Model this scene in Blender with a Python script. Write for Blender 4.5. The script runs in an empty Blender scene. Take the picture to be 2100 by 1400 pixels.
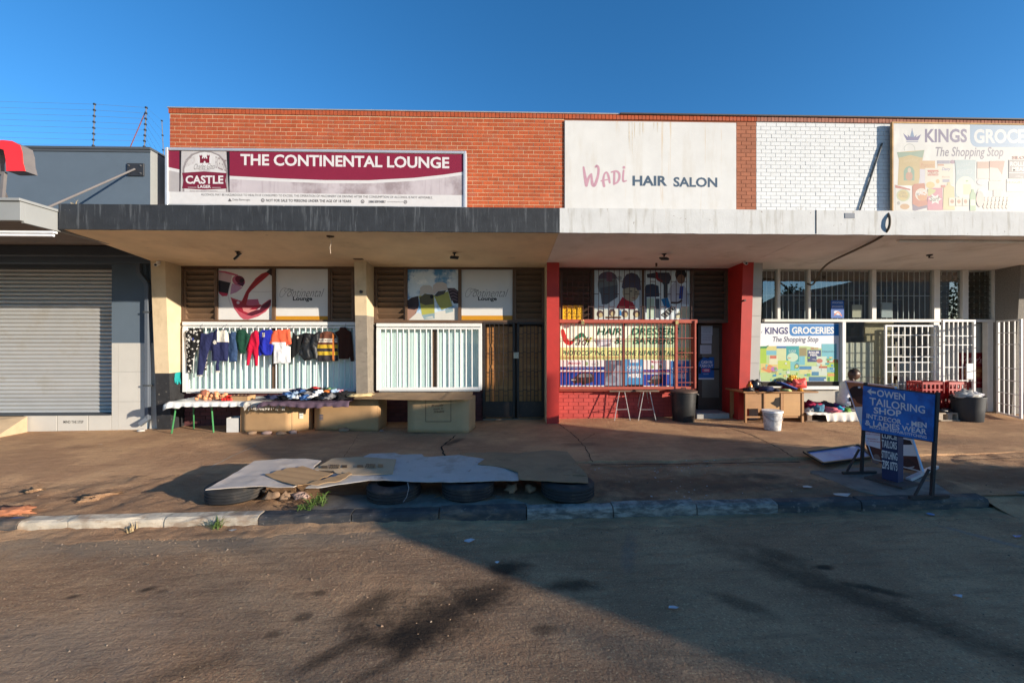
import bpy, math, random
from mathutils import Vector, Matrix, noise as mnoise
from mathutils.geometry import tessellate_polygon
R = math.radians
scn = bpy.context.scene
col = scn.collection
random.seed(7)

# ---------------------------------------------------------------- camera
CAMH = 1.65; FPX = 850.0; YAW = R(1.5)
cam_d = bpy.data.cameras.new('camera'); cam = bpy.data.objects.new('camera', cam_d); col.objects.link(cam)
cam.location = (0, 0, CAMH); cam.rotation_euler = (R(90), 0, -YAW)
cam_d.sensor_width = 36; cam_d.lens = 36 * FPX / 2100.0; cam_d.clip_end = 2000; cam_d.clip_start = .05
scn.camera = cam
# ---------------------------------------------------------------- sky, sun, exposure
SUN = Vector((1.8, -1.0, .391)).normalized()
elev = math.asin(SUN.z); azim = math.atan2(SUN.x, SUN.y)      # clockwise from +Y
wld = bpy.data.worlds.new('World'); scn.world = wld; wld.use_nodes = True
wn = wld.node_tree; wn.nodes.clear()
sky = wn.nodes.new('ShaderNodeTexSky'); sky.sky_type = 'NISHITA'; sky.sun_disc = False
sky.sun_elevation = elev; sky.sun_rotation = azim
sky.altitude = 1500; sky.air_density = 1.0; sky.dust_density = .5; sky.ozone_density = 3.2
bg = wn.nodes.new('ShaderNodeBackground'); bg.inputs[1].default_value = .14
wo = wn.nodes.new('ShaderNodeOutputWorld')
hs = wn.nodes.new('ShaderNodeHueSaturation'); hs.inputs['Saturation'].default_value = 1.19
wn.links.new(sky.outputs[0], hs.inputs['Color']); wn.links.new(hs.outputs[0], bg.inputs[0]); wn.links.new(bg.outputs[0], wo.inputs[0])
sl = bpy.data.lights.new('sun', 'SUN'); sl.energy = 5.0; sl.angle = R(.53); sl.color = (1.0, .88, .72)
so = bpy.data.objects.new('sun', sl); col.objects.link(so)
so.rotation_euler = SUN.to_track_quat('Z', 'Y').to_euler(); so.location = SUN * 60
scn.view_settings.view_transform = 'Standard'; scn.view_settings.look = 'None'
scn.view_settings.exposure = .87; scn.view_settings.gamma = 1.0

# ---------------------------------------------------------------- photograph pixel -> place
_c, _s = math.cos(YAW), math.sin(YAW)
def ray(px, py):
    dx = (px - 1050) / FPX; dz = (700 - py) / FPX
    return Vector((dx * _c + _s, _c - dx * _s, dz))
def W(px, py, Y):
    d = ray(px, py); t = Y / d.y
    return d.x * t, CAMH + d.z * t
def WX(px, Y=8.75): return W(px, 700, Y)[0]
def WZ(px, py, Y=8.75): return W(px, py, Y)[1]
def gz(x): return .0135 * (max(-14, min(16, x)) - .9)             # the street climbs gently to the right
def pz(x, y): return gz(x) - .02 * (8.75 - y) / 4.6               # pavement
def rz(x, y): return gz(x) - .135                                 # road
def PG(px, py, dz=0.0, road=False):
    d = ray(px, py); z0 = -.135 if road else 0.0
    t = (CAMH - dz - z0 + .0135 * .9) / (.0135 * d.x - d.z)
    return d.x * t, d.y * t
def plane_hit(px, py, p0, n):
    d = ray(px, py); o = Vector((0, 0, CAMH)); t = (p0 - o).dot(n) / d.dot(n)
    return o + d * t

# ---------------------------------------------------------------- materials
MATS = {}
def pm(name, c, rough=.85, var=.12, sc=5., bump=.12, bs=70., metal=0., rand=0., layers=(), spec=.35, coat=0., dist=.01):
    """Procedural material: base colour with noise, optional layers (colour, (sx,sy,sz), lo, hi, strength), bump."""
    if name in MATS: return MATS[name]
    m = bpy.data.materials.new(name); m.use_nodes = True
    nt = m.node_tree; N = nt.nodes; L = nt.links
    b = N['Principled BSDF']
    b.inputs['Roughness'].default_value = rough; b.inputs['Metallic'].default_value = metal
    b.inputs['Specular IOR Level'].default_value = spec
    if coat: b.inputs['Coat Weight'].default_value = coat; b.inputs['Coat Roughness'].default_value = .2
    g = N.new('ShaderNodeNewGeometry')
    def nz(scale3, detail=4., rough_=.6):
        mp = N.new('ShaderNodeMapping'); mp.inputs['Scale'].default_value = scale3
        L.new(g.outputs['Position'], mp.inputs['Vector'])
        n = N.new('ShaderNodeTexNoise'); n.inputs['Scale'].default_value = 1.0
        n.inputs['Detail'].default_value = detail; n.inputs['Roughness'].default_value = rough_
        L.new(mp.outputs[0], n.inputs['Vector']); return n
    n1 = nz((sc, sc, sc))
    mr = N.new('ShaderNodeMapRange'); mr.inputs[1].default_value = .25; mr.inputs[2].default_value = .75
    mr.inputs[3].default_value = 1 - var; mr.inputs[4].default_value = 1 + var
    L.new(n1.outputs[0], mr.inputs[0])
    val = mr.outputs[0]
    if rand:
        oi = N.new('ShaderNodeObjectInfo'); m2 = N.new('ShaderNodeMapRange')
        m2.inputs[3].default_value = 1 - rand; m2.inputs[4].default_value = 1 + rand
        L.new(oi.outputs['Random'], m2.inputs[0])
        mu = N.new('ShaderNodeMath'); mu.operation = 'MULTIPLY'
        L.new(val, mu.inputs[0]); L.new(m2.outputs[0], mu.inputs[1]); val = mu.outputs[0]
    vm = N.new('ShaderNodeVectorMath'); vm.operation = 'SCALE'
    vm.inputs[0].default_value = c[:3]; L.new(val, vm.inputs['Scale'])
    cur = vm.outputs[0]
    for (lc, s3, lo, hi, st) in layers:
        nn = nz(s3, 6., .65)
        r = N.new('ShaderNodeMapRange'); r.inputs[1].default_value = lo; r.inputs[2].default_value = hi
        r.inputs[3].default_value = 0; r.inputs[4].default_value = st; r.interpolation_type = 'SMOOTHSTEP'
        L.new(nn.outputs[0], r.inputs[0])
        mx = N.new('ShaderNodeMix'); mx.data_type = 'RGBA'
        L.new(r.outputs[0], mx.inputs[0]); L.new(cur, mx.inputs[6]); mx.inputs[7].default_value = (*lc[:3], 1)
        cur = mx.outputs[2]
    L.new(cur, b.inputs['Base Color'])
    if bump:
        nb = nz((bs, bs, bs), 5., .6)
        bp = N.new('ShaderNodeBump'); bp.inputs['Strength'].default_value = bump; bp.inputs['Distance'].default_value = dist
        L.new(nb.outputs[0], bp.inputs['Height']); L.new(bp.outputs[0], b.inputs['Normal'])
    MATS[name] = m
    return m
def srgb(r, g, b_):
    f = lambda u: (u / 12.92 if u <= .04045 else ((u + .055) / 1.055) ** 2.4)
    return (f(r / 255), f(g / 255), f(b_ / 255))
def ink(r, g, b_, rough=.5, k=.64):
    """flat print colour"""
    n = 'ink_%d_%d_%d_%d_%d' % (r, g, b_, int(rough * 100), int(k * 100))
    return pm(n, tuple(v * k for v in srgb(r, g, b_)), rough, .05, 9, .0, spec=.3)
def glass(name, tint=(.9, .95, .95), refl=1.0, base=.06):
    if name in MATS: return MATS[name]
    m = bpy.data.materials.new(name); m.use_nodes = True; nt = m.node_tree; N = nt.nodes; L = nt.links
    N.remove(N['Principled BSDF']); out = N['Material Output']
    t = N.new('ShaderNodeBsdfTransparent'); t.inputs[0].default_value = (*tint, 1)
    gl = N.new('ShaderNodeBsdfGlossy'); gl.inputs['Roughness'].default_value = .01; gl.inputs[0].default_value = (refl, refl, refl, 1)
    lw = N.new('ShaderNodeLayerWeight'); lw.inputs[0].default_value = .5
    pw_ = N.new('ShaderNodeMath'); pw_.operation = 'POWER'; pw_.inputs[1].default_value = 4.0; L.new(lw.outputs['Facing'], pw_.inputs[0])
    fr = N.new('ShaderNodeMapRange'); fr.inputs[3].default_value = base; fr.inputs[4].default_value = .95; L.new(pw_.outputs[0], fr.inputs[0])
    mx = N.new('ShaderNodeMixShader'); L.new(fr.outputs[0], mx.inputs[0]); L.new(t.outputs[0], mx.inputs[1]); L.new(gl.outputs[0], mx.inputs[2])
    L.new(mx.outputs[0], out.inputs[0]); MATS[name] = m; return m

# ---------------------------------------------------------------- mesh building
class MB:
    def __init__(s): s.v = []; s.f = []; s.m = []
    def poly(s, pts, mi=0):
        n = len(s.v); s.v += [tuple(p) for p in pts]; s.f.append(tuple(range(n, n + len(pts)))); s.m.append(mi); return s
    def faces(s, pts, fs, mi=0):
        n = len(s.v); s.v += [tuple(p) for p in pts]
        for f in fs: s.f.append(tuple(n + i for i in f)); s.m.append(mi)
        return s
    def box(s, x0, x1, y0, y1, z0, z1, mi=0):
        p = [(x0, y0, z0), (x1, y0, z0), (x1, y1, z0), (x0, y1, z0), (x0, y0, z1), (x1, y0, z1), (x1, y1, z1), (x0, y1, z1)]
        return s.faces(p, [(0, 3, 2, 1), (4, 5, 6, 7), (0, 1, 5, 4), (1, 2, 6, 5), (2, 3, 7, 6), (3, 0, 4, 7)], mi)
    def mbox(s, M, sx, sy, sz, mi=0):
        """box of full size sx,sy,sz centred on matrix M"""
        p = [M @ Vector((a * sx / 2, b * sy / 2, c * sz / 2)) for c in (-1, 1) for a, b in ((-1, -1), (1, -1), (1, 1), (-1, 1))]
        return s.faces(p, [(0, 3, 2, 1), (4, 5, 6, 7), (0, 1, 5, 4), (1, 2, 6, 5), (2, 3, 7, 6), (3, 0, 4, 7)], mi)
    def bar(s, a, b, w, h=None, mi=0, up=(0, 0, 1)):
        """rectangular bar from a to b"""
        h = h or w; a = Vector(a); b = Vector(b); d = (b - a); L_ = d.length; d.normalize()
        upv = Vector(up)
        if abs(d.dot(upv)) > .97: upv = Vector((0, 1, 0))
        x = d.cross(upv).normalized(); z = x.cross(d).normalized()
        M = Matrix((x, d, z)).transposed().to_4x4(); M.translation = (a + b) / 2
        return s.mbox(M, w, L_, h, mi)
    def tube(s, pts, r, n=6, mi=0, caps=True):
        pts = [Vector(p) for p in pts]; rs = r if isinstance(r, (list, tuple)) else [r] * len(pts)
        base = len(s.v); k = len(pts); ref = None
        for i, p in enumerate(pts):
            d = (pts[min(i + 1, k - 1)] - pts[max(i - 1, 0)]).normalized()
            if ref is None:
                ref = Vector((0, 0, 1)) if abs(d.z) < .9 else Vector((1, 0, 0))
            x = d.cross(ref).normalized(); z = x.cross(d).normalized(); ref = z
            for j in range(n):
                a = 2 * math.pi * j / n; s.v.append(tuple(p + (x * math.cos(a) + z * math.sin(a)) * rs[i]))
        for i in range(k - 1):
            for j in range(n):
                a = base + i * n + j; b_ = base + i * n + (j + 1) % n
                s.f.append((a, b_, b_ + n, a + n)); s.m.append(mi)
        if caps:
            s.f.append(tuple(base + j for j in reversed(range(n)))); s.m.append(mi)
            s.f.append(tuple(base + (k - 1) * n + j for j in range(n))); s.m.append(mi)
        return s
    def lathe(s, prof, n, cx=0, cy=0, cz=0, mi=0, close=True):
        """profile [(r,z)...] round a vertical axis"""
        base = len(s.v); k = len(prof)
        for (r, z) in prof:
            for j in range(n):
                a = 2 * math.pi * j / n; s.v.append((cx + r * math.cos(a), cy + r * math.sin(a), cz + z))
        for i in range(k - 1):
            for j in range(n):
                a = base + i * n + j; b_ = base + i * n + (j + 1) % n
                s.f.append((a, b_, b_ + n, a + n)); s.m.append(mi)
        if close:
            s.f.append(tuple(base + j for j in reversed(range(n)))); s.m.append(mi)
            s.f.append(tuple(base + (k - 1) * n + j for j in range(n))); s.m.append(mi)
        return s
    def prism(s, poly, fn0, fn1, mi=0):
        """closed prism between the 2D outline mapped by fn0 and by fn1"""
        a = [Vector(fn0(*p)) for p in poly]; b_ = [Vector(fn1(*p)) for p in poly]; n = len(poly)
        base = len(s.v); s.v += [tuple(p) for p in a + b_]
        for t in tessellate_polygon([[Vector((p[0], p[1], 0)) for p in poly]]):
            s.f.append(tuple(base + i for i in t)); s.m.append(mi)
            s.f.append(tuple(base + n + i for i in reversed(t))); s.m.append(mi)
        for i in range(n):
            j = (i + 1) % n; s.f.append((base + i, base + j, base + n + j, base + n + i)); s.m.append(mi)
        return s
    def mesh(s, name, mats):
        me = bpy.data.meshes.new(name); me.from_pydata(s.v, [], s.f)
        for m in (mats if isinstance(mats, (list, tuple)) else [mats]): me.materials.append(m)
        if any(s.m): me.polygons.foreach_set('material_index', s.m)
        me.update(); return me
    def build(s, name, mats, parent=None, smooth=False, bevel=0, fix=True, **kw):
        me = s.mesh(name, mats)
        if fix:
            import bmesh
            bm = bmesh.new(); bm.from_mesh(me); bmesh.ops.recalc_face_normals(bm, faces=bm.faces); bm.to_mesh(me); bm.free()
        return link(name, me, parent, smooth, bevel, **kw)
def link(name, me, parent=None, smooth=False, bevel=0, label=None, cat=None, group=None, kind=None):
    o = bpy.data.objects.new(name, me); col.objects.link(o); setpar(o, parent); tag(o, label, cat, group, kind)
    if smooth:
        me.polygons.foreach_set('use_smooth', [True] * len(me.polygons))
        if smooth != 'all':
            try: me.set_sharp_from_angle(angle=R(40))
            except Exception: pass
    if bevel:
        b = o.modifiers.new('bevel', 'BEVEL'); b.width = bevel; b.segments = 1; b.limit_method = 'ANGLE'
    return o
def setpar(o, parent):
    if parent:
        o.parent = parent
        if parent.parent is None: o.matrix_parent_inverse = parent.matrix_basis.inverted()
def tag(o, label=None, cat=None, group=None, kind=None):
    if label: o['label'] = label
    if cat: o['category'] = cat
    if group: o['group'] = group
    if kind: o['kind'] = kind
    return o
def thing(name, label, cat, loc, group=None):
    o = bpy.data.objects.new(name, None); col.objects.link(o); o.location = loc; o.empty_display_size = .1
    return tag(o, label, cat, group)
def inst(name, me, loc, parent, rot=None, scale=None):
    o = bpy.data.objects.new(name, me); col.objects.link(o); setpar(o, parent); o.location = loc
    if rot: o.rotation_euler = rot
    if scale: o.scale = scale
    return o

# ---------------------------------------------------------------- flat print on a plane
_fonts = {}
def text_mesh(s, bold=0., shear=0., spacing=1.0):
    c = bpy.data.curves.new('t', 'FONT'); c.body = s; c.size = 1; c.offset = bold; c.shear = shear
    c.space_character = spacing; c.resolution_u = 3
    o = bpy.data.objects.new('t', c)
    me = bpy.data.meshes.new_from_object(o)
    v = [(p.co.x, p.co.y) for p in me.vertices]; f = [tuple(p.vertices) for p in me.polygons]
    bpy.data.objects.remove(o); bpy.data.curves.remove(c); bpy.data.meshes.remove(me)
    return v, f
class Print:
    """print laid on a plane (point, normal) in photograph coordinates of a zoomed crop: px = ox + u/sc"""
    def __init__(s, p0, n, ox=0, oy=0, sc=1., d0=.001, step=.00006, k=.64):
        s.p0 = Vector(p0); s.n = Vector(n).normalized(); s.ox, s.oy, s.sc = ox, oy, sc
        s.k = k; s.mb = MB(); s.mats = []; s.d = d0; s.step = step
    @staticmethod
    def wall(Y, ox=0, oy=0, sc=1., **k): return Print((0, Y, 0), (0, -1, 0), ox, oy, sc, **k)
    def at(s, u, v):
        return plane_hit(s.ox + u / s.sc, s.oy + v / s.sc, s.p0 + s.n * s.d, s.n)
    def mi(s, c):
        m = c if not isinstance(c, tuple) else ink(*c, k=s.k)
        if m not in s.mats: s.mats.append(m)
        return s.mats.index(m)
    def poly(s, pts, c):
        i = s.mi(c); s.d += s.step
        P = [s.at(*p) for p in pts]
        if len(pts) <= 3: s.mb.poly(P, i)
        else: s.mb.faces(P, tessellate_polygon([[Vector((p[0], p[1], 0)) for p in pts]]), i)
        return s
    def rect(s, u0, v0, u1, v1, c): return s.poly([(u0, v0), (u1, v0), (u1, v1), (u0, v1)], c)
    def ell(s, cu, cv, ru, rv, c, rot=0, n=20, a0=0, a1=360):
        cr, sr = math.cos(R(rot)), math.sin(R(rot)); pts = []
        full = (a1 - a0) >= 360
        for i in range(n if full else n + 1):
            a = R(a0 + (a1 - a0) * i / n); x, y = ru * math.cos(a), rv * math.sin(a)
            pts.append((cu + x * cr - y * sr, cv + x * sr + y * cr))
        return s.poly(pts, c)
    def stroke(s, pts, w, c, sm=True):
        """round ribbon through pts; w may be a list"""
        i = s.mi(c); s.d += s.step
        if sm and len(pts) > 2:
            q = []; ww = w if isinstance(w, (list, tuple)) else [w] * len(pts); wq = []
            for k in range(len(pts) - 1):
                p0 = pts[max(k - 1, 0)]; p1 = pts[k]; p2 = pts[k + 1]; p3 = pts[min(k + 2, len(pts) - 1)]
                for t in range(6):
                    t /= 6.
                    q.append(tuple(.5 * (2 * p1[a] + (p2[a] - p0[a]) * t + (2 * p0[a] - 5 * p1[a] + 4 * p2[a] - p3[a]) * t * t + (3 * p1[a] - p0[a] - 3 * p2[a] + p3[a]) * t ** 3) for a in (0, 1)))
                    wq.append(ww[k] * (1 - t) + ww[k + 1] * t)
            q.append(pts[-1]); wq.append(ww[-1]); pts, w = q, wq
        ws = w if isinstance(w, (list, tuple)) else [w] * len(pts)
        Lp, Rp = [], []
        for k, p in enumerate(pts):
            a = pts[max(k - 1, 0)]; b_ = pts[min(k + 1, len(pts) - 1)]
            dx, dy = b_[0] - a[0], b_[1] - a[1]; l = math.hypot(dx, dy) or 1
            nx, ny = -dy / l * ws[k] / 2, dx / l * ws[k] / 2
            Lp.append(s.at(p[0] + nx, p[1] + ny)); Rp.append(s.at(p[0] - nx, p[1] - ny))
        n = len(pts)
        s.mb.faces(Lp + Rp, [(k, k + 1, n + k + 1, n + k) for k in range(n - 1)], i)
        k0 = s.d
        for e in (0, -1):
            s.d = k0 - s.step * (.6 if e else .4); s.ell(pts[e][0], pts[e][1], ws[e] / 2, ws[e] / 2, c, n=10)
        s.d = k0 + s.step * .7
        return s
    def text(s, t, u0, v0, u1, v1, c, bold=.0, shear=0., slope=0., spacing=1.0):
        v, f = text_mesh(t, bold, shear, spacing)
        x0 = min(p[0] for p in v); x1 = max(p[0] for p in v); y0 = min(p[1] for p in v); y1 = max(p[1] for p in v)
        s.d += s.step; i = s.mi(c); P = []
        for (x, y) in v:
            u = u0 + (x - x0) / (x1 - x0) * (u1 - u0); w = v1 + (y - y0) / (y1 - y0) * (v0 - v1) + slope * (u - u0)
            P.append(s.at(u, w))
        s.mb.faces(P, f, i); return s
    def build(s, parent, name='print'):
        return s.mb.build(name, s.mats, parent, fix=False)
# ================================================================ GROUND
def ground_mat(name, base, dust, stains=(), fine=160., bstr=.6, patch=((.9, .9, 1), .42, .62, .7), rough=.95, grit=.25, bd=.012):
    m = bpy.data.materials.new(name); m.use_nodes = True; nt = m.node_tree; N = nt.nodes; L = nt.links
    b = N['Principled BSDF']; b.inputs['Roughness'].default_value = rough; b.inputs['Specular IOR Level'].default_value = .2
    g = N.new('ShaderNodeNewGeometry'); P = g.outputs['Position']
    def nz(sc, det=6., ro=.6, vec=None):
        n = N.new('ShaderNodeTexNoise'); n.inputs['Detail'].default_value = det; n.inputs['Roughness'].default_value = ro
        mp = N.new('ShaderNodeMapping'); mp.inputs['Scale'].default_value = sc if isinstance(sc, tuple) else (sc, sc, sc)
        n.inputs['Scale'].default_value = 1; L.new(P, mp.inputs[0]); L.new(mp.outputs[0], n.inputs['Vector']); return n
    def rng(src, a, b_, c=0., d=1., smooth=True):
        r = N.new('ShaderNodeMapRange'); r.inputs[1].default_value = a; r.inputs[2].default_value = b_; r.inputs[3].default_value = c; r.inputs[4].default_value = d
        if smooth: r.interpolation_type = 'SMOOTHSTEP'
        L.new(src, r.inputs[0]); return r.outputs[0]
    def mix(fac, a, colr):
        x = N.new('ShaderNodeMix'); x.data_type = 'RGBA'
        L.new(fac, x.inputs[0]); L.new(a, x.inputs[6])
        if isinstance(colr, tuple): x.inputs[7].default_value = (*colr, 1)
        else: L.new(colr, x.inputs[7])
        return x.outputs[2]
    rgb = N.new('ShaderNodeRGB'); rgb.outputs[0].default_value = (*base, 1)
    cur = mix(rng(nz(patch[0]).outputs[0], patch[1], patch[2], 0, patch[3]), rgb.outputs[0], dust)
    # medium mottling and grit
    cur = mix(rng(nz(7., 8, .7).outputs[0], .45, .75, 0, .25), cur, tuple(v * .55 for v in base))
    cur = mix(rng(nz(2.2, 5, .7).outputs[0], .5, .8, 0, .35), cur, tuple(min(1, v * 1.5) for v in dust))
    gr = nz(fine, 3, .7)
    cur = mix(rng(gr.outputs[0], .56, .72, 0, grit), cur, tuple(min(1, v * 2.0) for v in dust))
    cur = mix(rng(gr.outputs[0], .46, .30, 0, grit * 1.3), cur, tuple(v * .4 for v in base))
    mpS = N.new('ShaderNodeMapping'); mpS.inputs['Rotation'].default_value = (0, 0, R(-24)); mpS.inputs['Scale'].default_value = (2.2, 13, 1); L.new(P, mpS.inputs[0])
    stk = N.new('ShaderNodeTexNoise'); stk.inputs['Scale'].default_value = 1; stk.inputs['Detail'].default_value = 7; stk.inputs['Roughness'].default_value = .68; L.new(mpS.outputs[0], stk.inputs['Vector'])
    cur = mix(rng(stk.outputs[0], .50, .32, 0, .40), cur, tuple(v * .55 for v in base)); cur = mix(rng(stk.outputs[0], .55, .75, 0, .35), cur, tuple(min(1, v * 1.15) for v in dust))
    wob = nz(5., 5, .65)
    for (x, y, rx, ry, rot, st, colr) in stains:
        mp = N.new('ShaderNodeMapping'); mp.vector_type = 'TEXTURE'
        mp.inputs['Location'].default_value = (x, y, 0); mp.inputs['Rotation'].default_value = (0, 0, rot); mp.inputs['Scale'].default_value = (rx, ry, 1e6)
        L.new(P, mp.inputs[0])
        ln = N.new('ShaderNodeVectorMath'); ln.operation = 'LENGTH'; L.new(mp.outputs[0], ln.inputs[0])
        ad = N.new('ShaderNodeMath'); ad.operation = 'MULTIPLY_ADD'; L.new(wob.outputs[0], ad.inputs[0]); ad.inputs[1].default_value = 1.7
        L.new(ln.outputs['Value'], ad.inputs[2])
        cur = mix(rng(ad.outputs[0], 2.15, 1.10, 0, st), cur, colr)
    L.new(cur, b.inputs['Base Color'])
    nb = nz(fine * .6, 4, .75); nb2 = nz(9., 6, .65)
    am = N.new('ShaderNodeMath'); am.operation = 'MULTIPLY_ADD'; L.new(nb2.outputs[0], am.inputs[0]); am.inputs[1].default_value = 1.6; L.new(nb.outputs[0], am.inputs[2])
    am2 = N.new('ShaderNodeMath'); am2.operation = 'MULTIPLY_ADD'; L.new(stk.outputs[0], am2.inputs[0]); am2.inputs[1].default_value = 1.8; L.new(am.outputs[0], am2.inputs[2])
    bp = N.new('ShaderNodeBump'); bp.inputs['Strength'].default_value = bstr; bp.inputs['Distance'].default_value = bd
    L.new(am2.outputs[0], bp.inputs['Height']); L.new(bp.outputs[0], b.inputs['Normal'])
    return m
KY = 4.15; KD = .13                                                  # kerb front line and depth
def st(px, py, rx, ry, rot, s, colr=(.018, .014, .012), road=True):
    x, y = PG(px, py, 0, road); return (x, y, rx, ry, R(rot), s, colr)
oil = (.020, .015, .012); damp = (.045, .032, .024)
road_st_light = [st(880, 1275, .50, .26, 15, .8), st(985, 1215, .40, .20, 20, .75), st(760, 1245, .32, .14, 50, .7), st(1035, 1165, .22, .13, 0, .8),
           st(1175, 1200, .24, .12, 0, .75), st(845, 1310, .26, .13, 0, .7), st(300, 1208, .075, .04, 20, .8), st(150, 1222, .05, .03, 20, .7), st(330, 1212, .05, .03, 10, .5),
           st(1735, 1215, 1.0, .20, -52, .6), st(1600, 1140, .30, .12, -45, .5), st(1690, 1163, .10, .04, 0, .8), st(1525, 1240, .25, .08, -40, .5), st(1800, 1210, .22, .05, -30, .7),
           st(620, 1265, .07, .05, 0, .6), st(655, 1215, .06, .04, 0, .6), st(560, 1300, .06, .04, 0, .5), st(680, 1340, .20, .06, 45, .6), st(780, 1370, .35, .05, 40, .5),
           st(1120, 1290, .09, .06, 0, .5), st(400, 1370, .25, .08, 20, .4), st(1290, 1130, .35, .06, 70, .35, (.2, .19, .18)), st(2010, 1100, .30, .05, -60, .5, (.3, .29, .28)),
           st(300, 1110, 1.9, .30, 0, .75, (.46, .34, .23)), st(700, 1100, .9, .22, 0, .6, (.46, .33, .22)), st(100, 1330, .9, .5, 0, .45, (.44, .33, .24)),
           st(1100, 1120, .5, .12, 0, .3, (.36, .31, .15))]  # yellowish pool of window light painted into the road colour
M_road = ground_mat('asphalt_dusty', (.46, .275, .160), (.66, .415, .240), road_st_light, fine=75, bstr=1.0, bd=.045, grit=.6)
M_pave = ground_mat('pavement_worn', (.40, .232, .130), (.60, .370, .200),
                    [st(930, 905, .30, .10, 60, .7, (.03, .027, .025), False), st(180, 915, .5, .1, 0, .3, (.08, .05, .035), False), st(1190, 910, .4, .15, 0, .4, (.035, .03, .028), False),
                     st(1480, 900, .9, .18, 0, .5, (.12, .085, .06), False), st(1560, 920, .4, .2, 0, .35, (.03, .027, .025), False), st(1900, 905, 1.2, .25, 0, .5, (.19, .135, .09), False)], fine=110, bstr=.7, bd=.02, grit=.35)
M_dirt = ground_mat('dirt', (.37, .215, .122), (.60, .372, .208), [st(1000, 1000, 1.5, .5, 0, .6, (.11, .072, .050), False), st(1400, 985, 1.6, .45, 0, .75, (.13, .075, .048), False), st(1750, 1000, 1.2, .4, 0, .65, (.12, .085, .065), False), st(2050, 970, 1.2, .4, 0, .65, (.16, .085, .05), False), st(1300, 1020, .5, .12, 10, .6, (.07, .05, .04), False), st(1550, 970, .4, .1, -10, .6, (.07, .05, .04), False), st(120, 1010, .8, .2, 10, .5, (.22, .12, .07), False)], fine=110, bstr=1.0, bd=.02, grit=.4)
M_earth = pm('earth', (.10, .075, .05), .95)

def sheet(name, xs, ys, fz, mat, kind='structure'):
    mb = MB(); n = len(ys)
    mb.v = [(x, y, fz(x, y)) for x in xs for y in ys]
    for i in range(len(xs) - 1):
        for j in range(n - 1):
            a = i * n + j; mb.f.append((a, a + n, a + n + 1, a + 1)); mb.m.append(0)
    return mb.build(name, mat, smooth='all', fix=False, kind=kind)
def lin(a, b, n): return [a + (b - a) * i / n for i in range(n + 1)]
sheet('ground', lin(-600, 600, 4), lin(-600, 600, 4), lambda x, y: -.75, M_earth)
sheet('road', [-80, -40] + lin(-14, 16, 60) + [40, 80], [-40, -20, -8] + lin(0, KY + .08, 12), lambda x, y: rz(x, y) + .008 * mnoise.noise((x * .8, y * .8, 0)), M_road)
EDGE = 5.72
def edge(x): return EDGE + .10 * mnoise.noise((x * .6, 3, 0)) + .03 * mnoise.noise((x * 4, 9, 0)) - (.25 if x < -3 else 0) * min(1, (-3 - x) / 2 if x < -3 else 0)
def dirt_z(x, y):
    n = .030 * mnoise.noise((x * 1.1, y * 1.4, 1)) + .022 * mnoise.noise((x * 4.2, y * 4.6, 2)) + .016 * mnoise.noise((x * 12, y * 12, 4))
    k = min(1, max(0, (y - KY - KD) / .25))
    return pz(x, y) - .022 + n * (.25 + .75 * k)
sheet('dirt_verge', lin(-14, 16, 520), lin(KY + KD - .01, 6.1, 34), dirt_z, M_dirt)
# apron: a slab whose broken front edge follows edge(x)
xs = lin(-14, 16, 300); mb = MB(); rows = 14; n = rows + 2
for x in xs:
    e = edge(x); lf_ = max(0, min(1, (-1.2 - x) / 1.5)); mb.v.append((x, e - .002 - .37 * lf_, pz(x, e) - .06)); mb.v.append((x, e, pz(x, e) - .004 - .012 * lf_))
    for j in range(1, rows + 1):
        y = e + (9.2 - e) * j / rows; mb.v.append((x, y, pz(x, y) + .006 * mnoise.noise((x * .9, y * .9, 7))))
for i in range(len(xs) - 1):
    for j in range(n - 1):
        a = i * n + j; mb.f.append((a, a + n, a + n + 1, a + 1)); mb.m.append(0)
mb.build('pavement', M_pave, smooth=True, fix=False, kind='structure')
# cracks, joints and the painted edge shadow: recessed-looking dark seams as narrow grooves of fill
M_crack_shade = pm('seam_dirt_shade', (.018, .015, .013), 1.0, bump=0)
def seam(pts, w, parent=None, mat=None, name='crack_and_edge_shade', dz=.004):
    P = [Vector((*PG(px, py), 0)) for px, py in pts]; Q = []
    for a, b_ in zip(P, P[1:]):
        k = max(2, int((b_ - a).length / .05))
        Q += [a.lerp(b_, i / k) for i in range(k)]
    Q.append(P[-1]); mb = MB(); A = []; B_ = []
    for i, q in enumerate(Q):
        d = (Q[min(i + 1, len(Q) - 1)] - Q[max(i - 1, 0)]).normalized(); nn = Vector((-d.y, d.x, 0))
        jit = nn * .02 * mnoise.noise((q.x * 9, q.y * 9, 3)); ww = w * (.55 + .9 * abs(mnoise.noise((q.x * 5, q.y * 5, 8))))
        for lst, sg in ((A, 1), (B_, -1)):
            p = q + jit + nn * ww * .5 * sg; lst.append((p.x, p.y, pz(p.x, p.y) + dz))
    k = len(Q); mb.faces(A + B_, [(i, i + 1, k + i + 1, k + i) for i in range(k - 1)])
    return mb.build(name, mat or M_crack_shade, parent, fix=False, kind='structure')
for pts, w in ([(1480, 872), (1540, 890), (1600, 918), (1625, 935)], .020), ([(1140, 865), (1175, 890), (1200, 915), (1215, 945)], .016), ([(1150, 868), (1240, 876), (1330, 868)], .008), \
        ([(1220, 888), (1190, 905), (1150, 903)], .010), ([(735, 890), (720, 915), (705, 935)], .006), ([(935, 892), (905, 915), (912, 935)], .030), ([(1690, 880), (1880, 915), (2090, 935)], .010), ([(700, 888), (760, 905), (830, 893)], .006):
    seam(pts, w)
seam([(1212, 951), (1400, 949), (1640, 945)], .035); seam([(1950, 942), (2100, 936)], .02)  # dark strips painted along the pavement edge as the step's shadow line
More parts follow.
